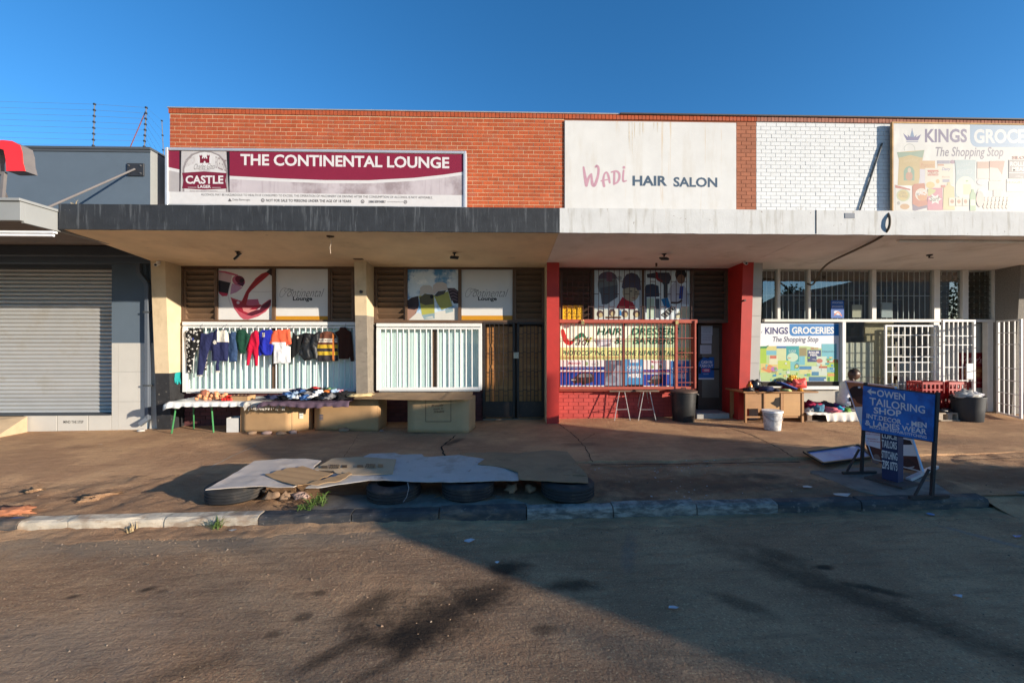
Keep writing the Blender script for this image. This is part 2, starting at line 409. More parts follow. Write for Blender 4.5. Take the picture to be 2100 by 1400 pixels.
seam([(432, 956), (480, 932), (527, 912)], .035, mat=pm('pale_screed', (.42, .33, .24), .9), name='screed_ridge', dz=.006)
# concrete slab pieces by the blue sign
clampk = lambda q: (q[0], max(q[1], KY + KD + .02))
mb = MB(); sp = [clampk(PG(*p)) for p in ((1660, 962), (1800, 952), (1905, 975), (1998, 1022), (1870, 1034), (1760, 1000))]
mb.prism(sp, lambda x, y: (x, y, pz(x, y) - .08), lambda x, y: (x, y, pz(x, y) - .006))
mb.build('concrete_slab', pm('slab_concrete', (.20, .17, .14), .95, .3, 3, .4, 60, layers=[((.10, .08, .065), (4, 4, 4), .45, .65, .7)]), kind='structure', bevel=.008)
mb = MB(); sp = [clampk(PG(*p)) for p in ((615, 1048), (672, 1010), (1000, 1005), (1090, 1040), (900, 1052))]
mb.prism(sp, lambda x, y: (x, y, pz(x, y) - .08), lambda x, y: (x, y, pz(x, y) - .010))
mb.build('concrete_slab', MATS['slab_concrete'], kind='structure', bevel=.008)

sheet('dirt_gap', lin(5.06, 9, 40), lin(3.95, 4.35, 8), lambda x, y: rz(x, y) + .004 + (pz(x, 4.4) - .02 - rz(x, y)) * max(0, (y - 3.98) / .37) + .015 * mnoise.noise((x * 6, y * 9, 3)), M_dirt)
# sand drifted against the kerb foot
def drift(x, y):
    k = max(0, 1 - (KY - y) / (.24 + .16 * mnoise.noise((x * 1.9, 5, 0)) + .05 * mnoise.noise((x * 9, 5, 0)))); a = (.030 if x < -.6 else .030 * max(.12, 1 - (x + .6) / .8))
    return rz(x, y) + .006 + a * k * k * (.75 + .6 * mnoise.noise((x * 2.4, y * 2, 2))) + .014 * min(1, k * 2) * mnoise.noise((x * 11, y * 11, 6)) - .02 * (1 - min(1, k * 6))
sheet('sand_drift', lin(-9, 6, 420), lin(KY - .45, KY + .03, 22), drift, M_dirt)
# kerb of separate stones
kerb = thing('kerb', 'black and white painted concrete kerb along the road edge', 'kerb', (0, KY, -.13))
KJ = [-60, 33, 137, 337, 530, 720, 900, 1080, 1258, 1430, 1598, 1770, 2032]
KC = 'bbwwwbbbwwwbb'[1:]
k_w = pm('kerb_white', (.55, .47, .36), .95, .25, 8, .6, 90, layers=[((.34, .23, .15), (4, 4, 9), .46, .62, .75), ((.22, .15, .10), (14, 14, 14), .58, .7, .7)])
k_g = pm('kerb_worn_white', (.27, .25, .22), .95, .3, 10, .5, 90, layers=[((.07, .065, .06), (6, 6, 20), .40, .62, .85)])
k_b = pm('kerb_black', (.050, .050, .052), .85, .3, 8, .5, 90, layers=[((.20, .18, .16), (16, 16, 22), .60, .68, .7), ((.26, .18, .12), (3, 3, 9), .46, .68, .55)])
for i in range(len(KJ) - 1):
    xa = PG(KJ[i], 1064, 0, True)[0] if i else -5.6; xb = PG(KJ[i + 1], 1064, 0, True)[0]
    xa = KY * (ray(KJ[i], 700).x / ray(KJ[i], 700).y); xb = KY * (ray(KJ[i + 1], 700).x / ray(KJ[i + 1], 700).y)
    mb = MB(); yo = random.uniform(-.012, .012); zo = random.uniform(-.006, .006); L_ = 8
    prof = [(0, -.20), (0, .072), (.010, .098), (.035, .112), (KD, .116), (KD, -.20)]
    A = []
    for q in range(L_ + 1):
        x = xa + .006 + (xb - xa - .012) * q / L_
        for k, (dy, dz) in enumerate(prof):
            j = .010 * mnoise.noise((x * 7, k * 3.1, i)) + (.018 * abs(mnoise.noise((x * 3, k, i + 40))) if q in (0, L_) and k in (1, 2) else 0)
            A.append((x, KY + yo + dy + j, rz(x, KY) + dz + zo - j))
    n = len(prof); F = [(q * n + k, q * n + (k + 1) % n, (q + 1) * n + (k + 1) % n, (q + 1) * n + k) for q in range(L_) for k in range(n)]
    F += [tuple(range(n)), tuple(L_ * n + k for k in range(n))]
    mb.faces(A, F); c = KC[i]
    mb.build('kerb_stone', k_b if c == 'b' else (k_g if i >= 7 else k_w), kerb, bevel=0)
# next kerb beyond the gap at the right
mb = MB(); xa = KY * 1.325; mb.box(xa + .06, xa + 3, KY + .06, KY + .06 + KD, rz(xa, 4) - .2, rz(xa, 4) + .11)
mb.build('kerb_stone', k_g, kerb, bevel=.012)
mb = MB(); mb.box(-12, KY * (ray(-60, 700).x / ray(-60, 700).y) - .01, KY, KY + KD, -.5, rz(-8, 4) + .11); mb.build('kerb_stone', k_w, kerb, bevel=.01)
# ================================================================ SHOPS
WALL = 8.75; SOF = 3.20; FZ = 3.32; FY = 6.32; CT = 3.68; PT = 6.46
def rp(x0, y0, x1, y1, Y):
    return WX(x0, Y), WX(x1, Y), (WZ(x0, y1, Y) + WZ(x1, y1, Y)) / 2, (WZ(x0, y0, Y) + WZ(x1, y0, Y)) / 2
c_cream = pm('cream_paint', (.56, .44, .285), .9, .12, 3, .2, 40, layers=[((.35, .25, .15), (3, 3, 1.2), .55, .72, .5), ((.20, .15, .10), (14, 14, 14), .66, .74, .6)])
c_soff = pm('soffit_cream', (.80, .62, .40), .92, .12, 1.5, .15, 40, layers=[((.56, .41, .25), (1.2, 1.2, 1), .5, .7, .5), ((.16, .11, .07), (2.5, 8, 1), .66, .74, .6)])
c_sofw = pm('soffit_white', (.80, .75, .70), .92, .1, 1.5, .15, 40, layers=[((.50, .44, .38), (1.2, 1.2, 1), .5, .7, .5), ((.2, .16, .13), (2.5, 9, 1), .68, .74, .5)])
c_black = pm('fascia_black', (.022, .025, .030), .75, .25, 6, .25, 50, layers=[((.11, .12, .13), (16, 16, 1.3), .52, .70, .6), ((.11, .115, .12), (45, 45, 3), .6, .72, .5), ((.45, .38, .30), (9, 9, 14), .745, .76, .9)])
c_white = pm('fascia_white', (.52, .52, .51), .9, .08, 4, .2, 40, layers=[((.34, .32, .28), (11, 11, 1.2), .50, .70, .65), ((.20, .16, .13), (10, 10, 10), .655, .685, .8), ((.38, .27, .16), (7, 7, .8), .62, .76, .6)])
c_plast = pm('plaster_white', (.53, .525, .505), .92, .06, 2, .15, 40, layers=[((.47, .44, .39), (3.5, 3.5, .7), .50, .72, .55), ((.46, .30, .13), (9, 9, .35), .60, .74, .6)])
c_red = pm('red_paint', (.40, .024, .018), .6, .12, 4, .15, 40, layers=[((.24, .02, .02), (2, 2, 1.5), .5, .7, .4), ((.5, .3, .25), (30, 30, 30), .70, .74, .6)], spec=.4)
c_maroon = pm('maroon_brick', (.105, .036, .036), .8, .15, 5, .3, 60, rand=.15)
c_redbr = pm('red_brick_paint', (.40, .055, .045), .7, .15, 5, .3, 60, rand=.06)
c_brown = pm('brown_paint', (.105, .060, .036), .6, .15, 6, .1, 50, layers=[((.16, .11, .08), (8, 8, 3), .55, .7, .4)])
c_louv = pm('louvre_brown', (.150, .092, .056), .55, .12, 6, .05, 50, rand=.08)
c_ldark = pm('louvre_dark_brown', (.085, .055, .040), .55, .12, 6, .05, 50, rand=.08)
c_wsteel = pm('white_steel', (.66, .66, .65), .45, .06, 8, .05, 60, spec=.45, layers=[((.45, .30, .18), (12, 12, 12), .70, .76, .6)])
c_rsteel = pm('red_oxide_steel', (.34, .070, .045), .6, .15, 8, .05, 60)
c_dsteel = pm('dark_steel', (.028, .022, .020), .5, .2, 8, .1, 60, metal=.2, layers=[((.09, .05, .03), (9, 9, 9), .55, .7, .6)])
c_brick = pm('face_brick', (.345, .068, .021), .85, .16, 9, .5, 110, rand=.14, layers=[((.30, .085, .045), (3, 3, 6), .5, .7, .6)])
c_brick2 = pm('face_brick_joined', (.335, .066, .022), .85, .22, 6, .5, 110, layers=[((.29, .085, .05), (3, 3, 9), .5, .66, .7)])
c_mort = pm('mortar', (.52, .36, .22), .95, .1, 20, .3, 120)
c_wbrick = pm('white_brick', (.55, .56, .555), .8, .05, 5, .3, 70, rand=.03, layers=[((.55, .53, .49), (3, 3, 3), .55, .75, .4)])
c_wmort = pm('white_joint', (.33, .33, .32), .9, .1, 9, .2, 60)
c_bbrick = pm('brown_brick', (.27, .092, .045), .8, .1, 5, .3, 70, rand=.10)
c_bmort = pm('brown_joint', (.20, .07, .036), .9, .1, 9, .2, 60)
c_tile = pm('grey_tile', (.36, .35, .33), .45, .06, 3, .03, 30, spec=.45, rand=.03)
c_grout = pm('grout', (.22, .21, .20), .9)
c_dark = pm('dark_interior', (.025, .020, .017), .9, bump=0)
c_coping = pm('coping_metal', (.34, .32, .30), .55, .15, 4, .1, 30, metal=.3)

def brick_field(parent, x0, x1, z0, z1, Y, mat, joined, px=.2155, pz_=.0813, jt=.012, depth=.03, skip=None, limit=300, off=.0, jit=.01, order=None):
    """face bricks proud of the joint plane; up to `limit` as parts, the rest as one part"""
    cells = []
    rows = int((z1 - z0) / pz_ + .35); ph = (z1 - z0) / rows
    for r in range(rows):
        zc = z0 + (r + .5) * ph; s = (px / 2 if r % 2 else 0) + off + random.uniform(-jit, jit)
        x = x0 - s
        while x < x1 - .01:
            a, b_ = max(x, x0), min(x + px, x1)
            if b_ - a > .03 and not (skip and skip(a, b_, zc)): cells.append((a, b_, zc))
            x += px
    if order: cells.sort(key=order)
    me_cache = {}; stuff = MB()
    for i, (a, b_, zc) in enumerate(cells):
        w = b_ - a - jt; h = ph - jt
        dy = random.uniform(-.002, .002)
        if i < limit:
            key = round(w, 3)
            if key not in me_cache:
                m = MB(); m.box(-w / 2, w / 2, 0, depth, -h / 2, h / 2); c = .004
                me = m.mesh('brick', mat); me_cache[key] = me
            inst('brick', me_cache[key], ((a + b_) / 2, Y + dy, zc), parent)
        else: stuff.box(a + jt / 2, b_ - jt / 2, Y + dy, Y + depth, zc - h / 2, zc + h / 2)
    if stuff.v:
        o = stuff.build('brickwork', joined, parent, kind='stuff', fix=False)

def soldier(parent, x0, x1, z0, z1, Y, mat):
    m = MB(); x = x0
    while x < x1 - .02:
        w = min(.0785, x1 - x); d = random.uniform(-.002, .002)
        m.box(x + .005, x + w - .005, Y + d, Y + .05, z0 + .003, z1); x += .0785
    m.build('soldier_course', mat, parent, kind='stuff', fix=False)

def fin(parent, xa, xb, yt, yb, mats, zsplit=None, name='pillar', ztop=3.3, left=None):
    m = MB(); zb = gz(xa) - .1
    yy = lambda z: yb + (yt - yb) * max(0, min(1, (z - 0) / 3.2))
    zs = [zb] + (list(zsplit) if zsplit else []) + [ztop]
    for i in range(len(zs) - 1):
        z0, z1 = zs[i], zs[i + 1]
        p = [(xa, yy(z0), z0), (xb, yy(z0), z0), (xb, 8.95, z0), (xa, 8.95, z0), (xa, yy(z1), z1), (xb, yy(z1), z1), (xb, 8.95, z1), (xa, 8.95, z1)]
        m.faces(p, [(0, 1, 5, 4), (1, 2, 6, 5), (2, 3, 7, 6)] + ([(0, 3, 2, 1)] if i == 0 else []) + ([(4, 5, 6, 7)] if i == len(zs) - 2 else []), i)
        m.faces(p, [(3, 0, 4, 7)], i if left is None else left)
    return m.build(name, mats, parent, bevel=0)

def louvre(parent, px0, py0, px1, py1, n, mat, Y=8.75, fmat=None):
    x0, x1, z0, z1 = rp(px0, py0, px1, py1, Y)
    t = .035; m = MB(); f = fmat or mat
    m.box(x0, x0 + t, Y - .02, Y + .08, z0, z1); m.box(x1 - t, x1, Y - .02, Y + .08, z0, z1)
    m.box(x0 + t, x1 - t, Y - .018, Y + .08, z0, z0 + t * .6); m.box(x0 + t, x1 - t, Y - .018, Y + .08, z1 - t * .6, z1)
    fr = m.build('louvre', f, parent)
    h = (z1 - z0 - t * 1.2) / n; w = x1 - x0 - 2 * t
    sm = MB(); M = Matrix.Rotation(R(38), 4, 'X'); sm.mbox(M, w - .004, .012, h * 1.22); me = sm.mesh('slat', mat)
    for i in range(n): inst('slat', me, ((x0 + x1) / 2, Y + .025, z0 + t * .6 + h * (i + .5)), fr, rot=(random.uniform(-.05, .05) if i % 3 else random.uniform(-.12, .12), 0, 0))
    return fr

def canopy(parent, plan, soffit_mat, fx0, fx1, fmat, ztop=CT):
    m = MB()
    def sz(x, y): return SOF + (FZ - SOF) * (8.75 - y) / (8.75 - FY)
    m.prism(plan, lambda x, y: (x, y, sz(x, y)), lambda x, y: (x, y, ztop - .012))
    m.build('canopy_slab', soffit_mat, parent)
    # fascia skin, slightly uneven lower edge
    m = MB(); n = max(2, int((fx1 - fx0) / .12)); xs_ = lin(fx0, fx1, n); V = []
    for i, x in enumerate(xs_):
        e = .006 * mnoise.noise((x * 3, 1, 5)) + .004 * mnoise.noise((x * 11, 1, 5))
        for (y, z) in ((FY - .03, FZ - .015 + e), (FY - .03, ztop + e * .6), (FY + .10, ztop + .004), (FY + .10, ztop - .05), (FY - .003, ztop - .05), (FY - .003, FZ - .015 + e)): V.append((x, y, z))
    F = [(i * 6 + k, (i + 1) * 6 + k, (i + 1) * 6 + (k + 1) % 6, i * 6 + (k + 1) % 6) for i in range(n) for k in range(6)]
    F += [tuple(range(6)), tuple(n * 6 + k for k in range(6))]
    m.faces(V, F); return m.build('fascia', fmat, parent)
def frame_strip(m, x0, x1, z0, z1, y0, y1, t, mi=0):
    m.box(x0, x0 + t, y0, y1, z0, z1, mi); m.box(x1 - t, x1, y0, y1, z0, z1, mi)
    m.box(x0 + t, x1 - t, y0 + .001, y1, z1 - t, z1, mi); m.box(x0 + t, x1 - t, y0 + .001, y1, z0, z0 + t, mi)

XLS = .915; XSK = 5.06; XL0 = WX(348)
# ---------------------------------------------------------------- the lounge
lounge = thing('lounge_shop', 'brick bar building with black canopy edge and cream pillars', 'shop building', (-3, 8.75, gz(-3)))
m = MB(); m.box(-6.90, XLS, 8.95, 15, -.4, 5.9); m.build('wall', pm('wall_dark', (.07, .045, .032), .9), lounge)
canopy(lounge, [(-6.52, FY), (.885, FY), (XLS, 8.96), (-6.95, 8.96)], c_soff, -6.53, .888, c_black)
fin(lounge, -6.86, -6.585, 8.29, 8.45, [pm('dado_black', (.022, .022, .024), .7, .3, 10, .4, 60, layers=[((.25, .22, .18), (18, 18, 18), .64, .70, .8)]), c_cream], [WZ(345, 765, 8.42)])
fin(lounge, WX(727, 8.22), WX(751, 8.22), 8.20, 8.36, [pm('bare_concrete', (.21, .18, .145), .95, .2, 6, .6, 60, layers=[((.12, .10, .08), (6, 6, 20), .55, .7, .6)]), c_cream], [WZ(742, 647, 8.3)])
par = MB(); par.box(XL0, WX(1157), 8.7545, 9.1, CT - .1, PT); par = par.build('parapet', c_mort, lounge)
sgx0, sgx1, sgz0, sgz1 = rp(341, 309, 955, 426, 8.45)
brick_field(par, XL0, WX(1157), CT - .05, PT - .115, 8.75, c_brick, c_brick2, skip=lambda a, b_, z: (a > sgx0 + .5 and b_ < sgx1 - .25 and z < sgz1 + .02), order=lambda c: -c[0])
soldier(par, XL0 - .02, WX(1157) + .01, PT - .10, PT, 8.735, c_brick2)
m = MB(); m.box(XL0 - .03, WX(1270), 8.72, 9.15, PT + .002, PT + .022); m.build('coping', c_coping, lounge)
# upper row
m = MB()
zt = WZ(700, 546); zt2 = WZ(700, 551.5); zb_ = WZ(700, 660); zb2 = WZ(700, 656)
m.box(-6.585, XLS, 8.70, 8.94, zt2, SOF + .06)
for a, b_ in ((375, 379), (444, 448), (560, 566), (674, 679), (725, 729), (767, 771), (832, 836), (940, 946), (1051, 1055), (1115, 1119)): m.box(WX(a), WX(b_), 8.705, 8.93, zb2, zt2)
m.box(-6.585, WX(730), 8.702, 8.94, zb_ - .02, zb2); m.box(WX(766), XLS, 8.702, 8.94, zb_ - .02, zb2)
m.build('window_frame', c_brown, lounge)
for a, b_ in ((379, 444), (679, 725), (771, 832), (1055, 1115)): louvre(lounge, a, 551.5, b_, 656, 9, c_louv)
# lower windows behind white bars
c_curt = pm('curtain', (.74, .82, .80), .9, .05, 3, .1, 60, layers=[((.60, .70, .70), (30, 30, .6), .5, .7, .5)])
g_clear = glass('window_glass', (.86, .93, .92))
def barred_window(parent, px0, py0, px1, py1, bars, mull, Yb=8.66, shop='w'):
    x0, x1, z0, z1 = rp(px0, py0, px1, py1, Yb)
    m = MB(); t = .085
    m.box(x0, x1, Yb - .02, Yb + .03, z1 - .07, z1); m.box(x0, x1, Yb - .012, Yb + .03, z1 - .125, z1 - .085)
    m.box(x0, x0 + t, Yb - .018, Yb + .03, z0, z1 - .126); m.box(x1 - t * .8, x1, Yb - .018, Yb + .03, z0, z1 - .126)
    m.box(x0 + t, x1 - t * .8, Yb - .016, Yb + .03, z0, z0 + .065)
    # reveal back to the glass
    m.box(x0 - .0, x0 + .04, Yb + .031, 8.90, z0, z1); m.box(x1 - .04, x1, Yb + .031, 8.90, z0, z1); m.box(x0 + .04, x1 - .04, Yb + .031, 8.90, z0 - .03, z0 + .02)
    w = m.build('window', c_wsteel, parent, bevel=.004)
    bm_ = MB(); bm_.tube([(0, 0, z0 + .05), (0, 0, z1 - .10)], .0125, 8); me = bm_.mesh('bar', c_wsteel)
    for b_ in bars: inst('bar', me, (WX(b_, Yb), Yb, 0), w, rot=(0, random.uniform(-.004, .004), 0))
    m = MB(); m.poly([(x0, 8.79, z0), (x1, 8.79, z0), (x1, 8.79, z1), (x0, 8.79, z1)]); m.build('pane', g_clear, w, fix=False)
    m = MB(); m.box(WX(mull[0], 8.77), WX(mull[1], 8.77), 8.765, 8.80, z0, z1); m.build('mullion', c_brown, w)
    # curtain with soft folds
    m = MB(); n = int((x1 - x0) / .03); V = []
    for i in range(n + 1):
        x = x0 + (x1 - x0) * i / n; y = 8.815 + .010 * math.sin(x * 21 + 2 * mnoise.noise((x * 3, 0, 0))) + .006 * mnoise.noise((x * 6, 1, 0))
        V += [(x, y, z0), (x + .004, y + .004, z1)]
    m.faces(V, [(2 * i, 2 * i + 2, 2 * i + 3, 2 * i + 1) for i in range(n)]); m.build('curtain', c_curt, w, smooth='all', fix=False)
    return w
barred_window(lounge, 375, 660, 731, 803, [360 + v / 5.526 for v in (137, 205, 272, 340, 408, 475, 543, 610, 677, 742, 808, 875, 941, 1006, 1072, 1140, 1207, 1272, 1338, 1403, 1470, 1533, 1597, 1662, 1725, 1790, 1855, 1918, 1980)], (558, 567))
barred_window(lounge, 772, 663, 988, 800, [720 + v / 3.5 for v in (247, 289, 331, 373, 414, 455, 498, 540, 580, 622, 662, 703, 743, 785, 825, 868)], (887, 895))
m = MB(); m.box(-6.585, WX(735), 8.80, 8.96, -.35, WZ(560, 803, 8.7)); sp1 = m.build('spandrel', pm('dark_joint', (.06, .03, .03), .9), lounge)
brick_field(sp1, -6.585, WX(735), gz(-6) - .05, WZ(560, 804, 8.7), 8.785, c_maroon, c_maroon)
m = MB(); m.box(WX(766), WX(990), 8.80, 8.96, -.3, WZ(880, 800, 8.7)); sp2 = m.build('spandrel', MATS['dark_joint'], lounge)
brick_field(sp2, WX(766), WX(990), gz(-2) - .05, WZ(880, 801, 8.7), 8.785, c_maroon, c_maroon)
# double gate in front of timber doors
gx0, gx1, gz0_, gz1_ = rp(990, 660, 1116, 858, 8.72)
door_m = pm('door_timber', (.42, .19, .055), .5, .15, 3, .1, 60, layers=[((.25, .10, .03), (30, 30, 1.2), .45, .65, .6)], spec=.5)
for (a, b_) in ((996, 1051), (1064, 1110)):
    m = MB(); xa, xb = WX(a, 8.88), WX(b_, 8.88); m.box(xa, xb, 8.87, 8.92, 0.0, gz1_ - .1)
    d = m.build('door', door_m, lounge)
    m = MB()
    for k in range(4):
        za = .25 + k * .45; m.box(xa + .08, xb - .08, 8.862, 8.87, za, za + .38)
    m.build('panel', pm('door_panel', (.36, .155, .045), .5, .15, 3, .1, 60, layers=[((.22, .09, .03), (30, 30, 1.2), .45, .65, .6)]), d, bevel=.006)
m = MB(); m.box(gx0, gx1, 8.80, 8.955, -.05, .012); m.build('threshold', MATS['bare_concrete'], lounge)
for (a, b_) in ((990, 1056), (1060, 1116)):
    xa, xb = WX(a, 8.72), WX(b_, 8.72); zb0 = gz0_ + .03; zt0 = gz1_
    m = MB(); frame_strip(m, xa, xb, zb0, zt0, 8.70, 8.74, .05); m.box(xa + .05, xb - .05, 8.705, 8.735, zb0 + .05, zb0 + .33)
    gl = m.build('gate_leaf', c_dsteel, lounge, bevel=.003)
    nb = 5
    for i in range(1, nb + 1):
        x = xa + .05 + (xb - xa - .1) * i / (nb + 1)
        m = MB(); m.bar((x, 8.72, zb0 + .33), (x, 8.72, zt0 - .05), .014); m.build('bar', c_dsteel, gl)
    m = MB()
    for i in range(nb + 1):
        p0 = xa + .05 + (xb - xa - .1) * i / (nb + 1); p1 = xa + .05 + (xb - xa - .1) * (i + 1) / (nb + 1)
        z = zb0 + .45 + (.12 if i % 2 else 0)
        while z < zt0 - .12:
            m.box(p0, p1, 8.714, 8.726, z, z + .012)
            if i % 2 == 0: m.box(p0, p1, 8.714, 8.726, z + .09, z + .102)
            z += .40
    m.build('cross_bars', c_dsteel, gl, kind='stuff')
m = MB(); m.box(WX(1053, 8.68), WX(1064, 8.68), 8.655, 8.70, WZ(1058, 735, 8.68), WZ(1058, 722, 8.68)); m.build('lock_box', pm('lock_steel', (.3, .27, .22), .4, metal=.8), lounge, bevel=.004)

# ---------------------------------------------------------------- the hair salon
salon = thing('hair_salon_shop', 'hair salon shopfront with red pillars and white plaster parapet', 'shop building', (3, 8.75, gz(3)))
m = MB(); m.box(XLS + .001, WX(1424), 8.95, 15, -.4, 5.9); m.box(WX(1424) + .001, XSK - .12, 9.75, 15, -.4, 5.9); m.box(WX(1424) + .001, XSK - .12, 8.951, 9.749, WZ(1455, 660), 5.9); m.build('wall', MATS['wall_dark'], salon)
canopy(salon, [(.891, FY), (4.86, FY), (XSK - .02, 8.96), (XLS + .004, 8.96)], c_sofw, .892, 4.865, c_white)
fin(salon, WX(1121.5, 8.25), WX(1147, 8.25), 8.25, 8.30, [c_red, c_cream], None, left=1)
fin(salon, 4.83, XSK - .012, 8.15, 8.33, [c_red], None)
m = MB(); m.box(WX(1157) + .002, WX(1551), 8.756, 9.1, CT - .1, PT); spar = m.build('parapet', c_bmort, salon)
m = MB(); m.box(WX(1158, 8.72), WX(1510, 8.72), 8.72, 8.77, CT - .06, WZ(1300, 249, 8.72)); wadi_panel = m.build('plaster_panel', c_plast, salon, bevel=.006)
brick_field(spar, WX(1510), WX(1551), CT - .05, PT - .115, 8.751, c_bbrick, c_bbrick)
soldier(spar, WX(1157) + .012, WX(1551) - .002, PT - .10, PT, 8.735, c_brick2)
m = MB(); m.box(WX(1270) + .01, WX(1551), 8.70, 9.15, PT + .001, PT + .028); m.build('coping', pm('coping_dark', (.055, .045, .04), .7), salon)
# upper frame and louvres
m = MB(); m.box(XLS + .25, 4.84, 8.70, 8.94, zt2, SOF + .06)
m.build('lintel', pm('dark_red_paint', (.09, .022, .020), .6), salon)
m = MB()
for a, b_ in ((1147, 1150), (1214, 1218), (1316, 1320), (1415, 1419), (1488, 1492)): m.box(WX(a), WX(b_), 8.705, 8.93, WZ(1300, 657), zt2 - .001)
m.build('window_frame', c_brown, salon)
for a, b_ in ((1150, 1214), (1419, 1488)): louvre(salon, a, 552.5, b_, 656, 9, c_ldark)
m = MB(); m.box(WX(1425), 4.84, 8.70, 8.95, WZ(1450, 662), WZ(1450, 656)); m.build('door_lintel', c_brown, salon)
# upper bars
ub = MB(); ub.box(WX(1148, 8.64), WX(1424, 8.64), 8.63, 8.65, WZ(1300, 553.5, 8.64), WZ(1300, 552, 8.64)); ub = ub.build('burglar_bars', c_dsteel, salon)
bt = MB(); bt.bar((0, 0, WZ(1300, 657, 8.64)), (0, 0, WZ(1300, 553, 8.64)), .010); bt = bt.mesh('bar', pm('bar_dark_red', (.07, .03, .026), .6))
for i in range(26): inst('bar', bt, (WX(1153.5 + i * 10.6, 8.64), 8.64, 0), ub)
m = MB()
for j, py in enumerate((577, 603, 629)):
    for i in range(25):
        if (i + j) % 2: m.box(WX(1153.5 + i * 10.6, 8.64), WX(1153.5 + (i + 1) * 10.6, 8.64), 8.634, 8.646, WZ(1300, py, 8.64) - .006, WZ(1300, py, 8.64) + .006)
m.build('cross_bars', MATS['bar_dark_red'], ub, kind='stuff')
# main window with red bars
x0, x1, z0, z1 = rp(1147, 655, 1426, 798, 8.62)
m = MB(); m.box(x0, x1 + .04, 8.60, 8.66, z1 - .075, z1); m.box(x0, x1, 8.605, 8.655, z0, z0 + .055); m.box(x1 - .045, x1, 8.605, 8.655, z0 + .056, z1 - .076)
m.box(WX(1384, 8.62), WX(1388, 8.62), 8.59, 8.64, z0 - .02, z1 - .076); m.box(WX(1425.5, 8.55), WX(1429, 8.55), 8.57, 8.60, z0 - .03, z1 - .02)
m.box(x0, x0 + .03, 8.66, 8.93, z0, z1); m.box(x1 - .03, x1, 8.66, 8.93, z0, z1); m.box(x0, x1, 8.66, 8.93, z0 - .04, z0)
sw = m.build('window', c_rsteel, salon, bevel=.003)
bt = MB(); bt.bar((0, 0, z0 + .03), (0, 0, z1 - .03), .0085); bt = bt.mesh('bar', c_rsteel)
for i in range(35): inst('bar', bt, (WX(1153 + i * 7.9, 8.63), 8.632, 0), sw, rot=(0, random.uniform(-.008, .008), 0))
for py in (695, 731, 762): m = MB(); m.box(x0, x1 - .05, 8.638, 8.648, WZ(1290, py, 8.63) - .005, WZ(1290, py, 8.63) + .005); m.build('cross_bar', c_rsteel, sw)
for py in (693, 723, 753, 784): m = MB(); m.box(WX(1386, 8.6), WX(1428, 8.6), 8.585, 8.597, WZ(1400, py, 8.6) - .006, WZ(1400, py, 8.6) + .006); m.build('cross_bar', c_rsteel, sw)
m = MB(); m.poly([(x0, 8.77, z0), (x1, 8.77, z0), (x1, 8.77, z1), (x0, 8.77, z1)]); m.build('pane', g_clear, sw, fix=False)
m = MB(); m.box(WX(1276.5, 8.76), WX(1281.5, 8.76), 8.745, 8.79, z0, z1); m.build('mullion', pm('mullion_red', (.13, .04, .035), .6), sw)
for px, py in ((1195, 660), (1388, 660)):
    m = MB(); x, z = W(px, py, 8.58); m.box(x - .03, x + .03, 8.565, 8.60, z - .05, z + .02); m.tube([(x - .02, 8.58, z + .02), (x - .018, 8.58, z + .05), (x + .018, 8.58, z + .05), (x + .02, 8.58, z + .02)], .005); m.build('padlock', pm('brass', (.5, .36, .15), .35, metal=.9), sw)
m = MB(); m.box(x0, WX(1424), 8.80, 8.955, -.3, z0 - .04); sp3 = m.build('spandrel', pm('red_joint', (.30, .045, .04), .9), salon)
brick_field(sp3, x0, WX(1424), gz(2) - .06, z0 - .045, 8.79, c_redbr, c_redbr)
# door in a recess, papers, step
dx0, dx1 = WX(1432, 8.95), WX(1484, 8.95)
dm = pm('door_dark', (.055, .036, .027), .55, .2, 4)
m = MB(); zt_ = WZ(1455, 664, 8.95)
m.box(WX(1425), WX(1425) + .05, 8.90, 9.75, 0, zt_); m.box(4.79, 4.85, 8.94, 9.75, 0, zt_)
m.build('door_frame', dm, salon)
m = MB(); frame_strip(m, dx0, dx1, .12, zt_, 8.96, 9.0, .09); m.box(dx0 + .09, dx1 - .09, 8.965, 8.995, .21, .42); dd = m.build('door', dm, salon, bevel=.004)
m = MB(); m.box(dx0 + .09, dx1 - .09, 8.975, 8.985, .42, zt_ - .09); m.build('pane', pm('frosted_pane', (.11, .105, .085), .35, .15, 3, spec=.5), dd)
m = MB(); m.box(dx0 + .02, dx0 + .05, 8.93, 8.96, .95, 1.1); m.box(dx1 - .28, dx1 - .1, 8.935, 8.955, 1.03, 1.06); m.build('handle', pm('black_metal', (.02, .02, .02), .4, metal=.6), dd)
m = MB(); m.box(WX(1424, 8.6), WX(1491, 8.6), 8.50, 9.7, gz(4) - .1, gz(4) + .115); m.build('step', pm('step_cement', (.34, .33, .31), .85, .15, 5), salon, bevel=.012)
m = MB(); m.box(WX(1424), 4.84, 9.7, 9.74, 0, 2.2); m.build('inner_wall', c_dark, salon)

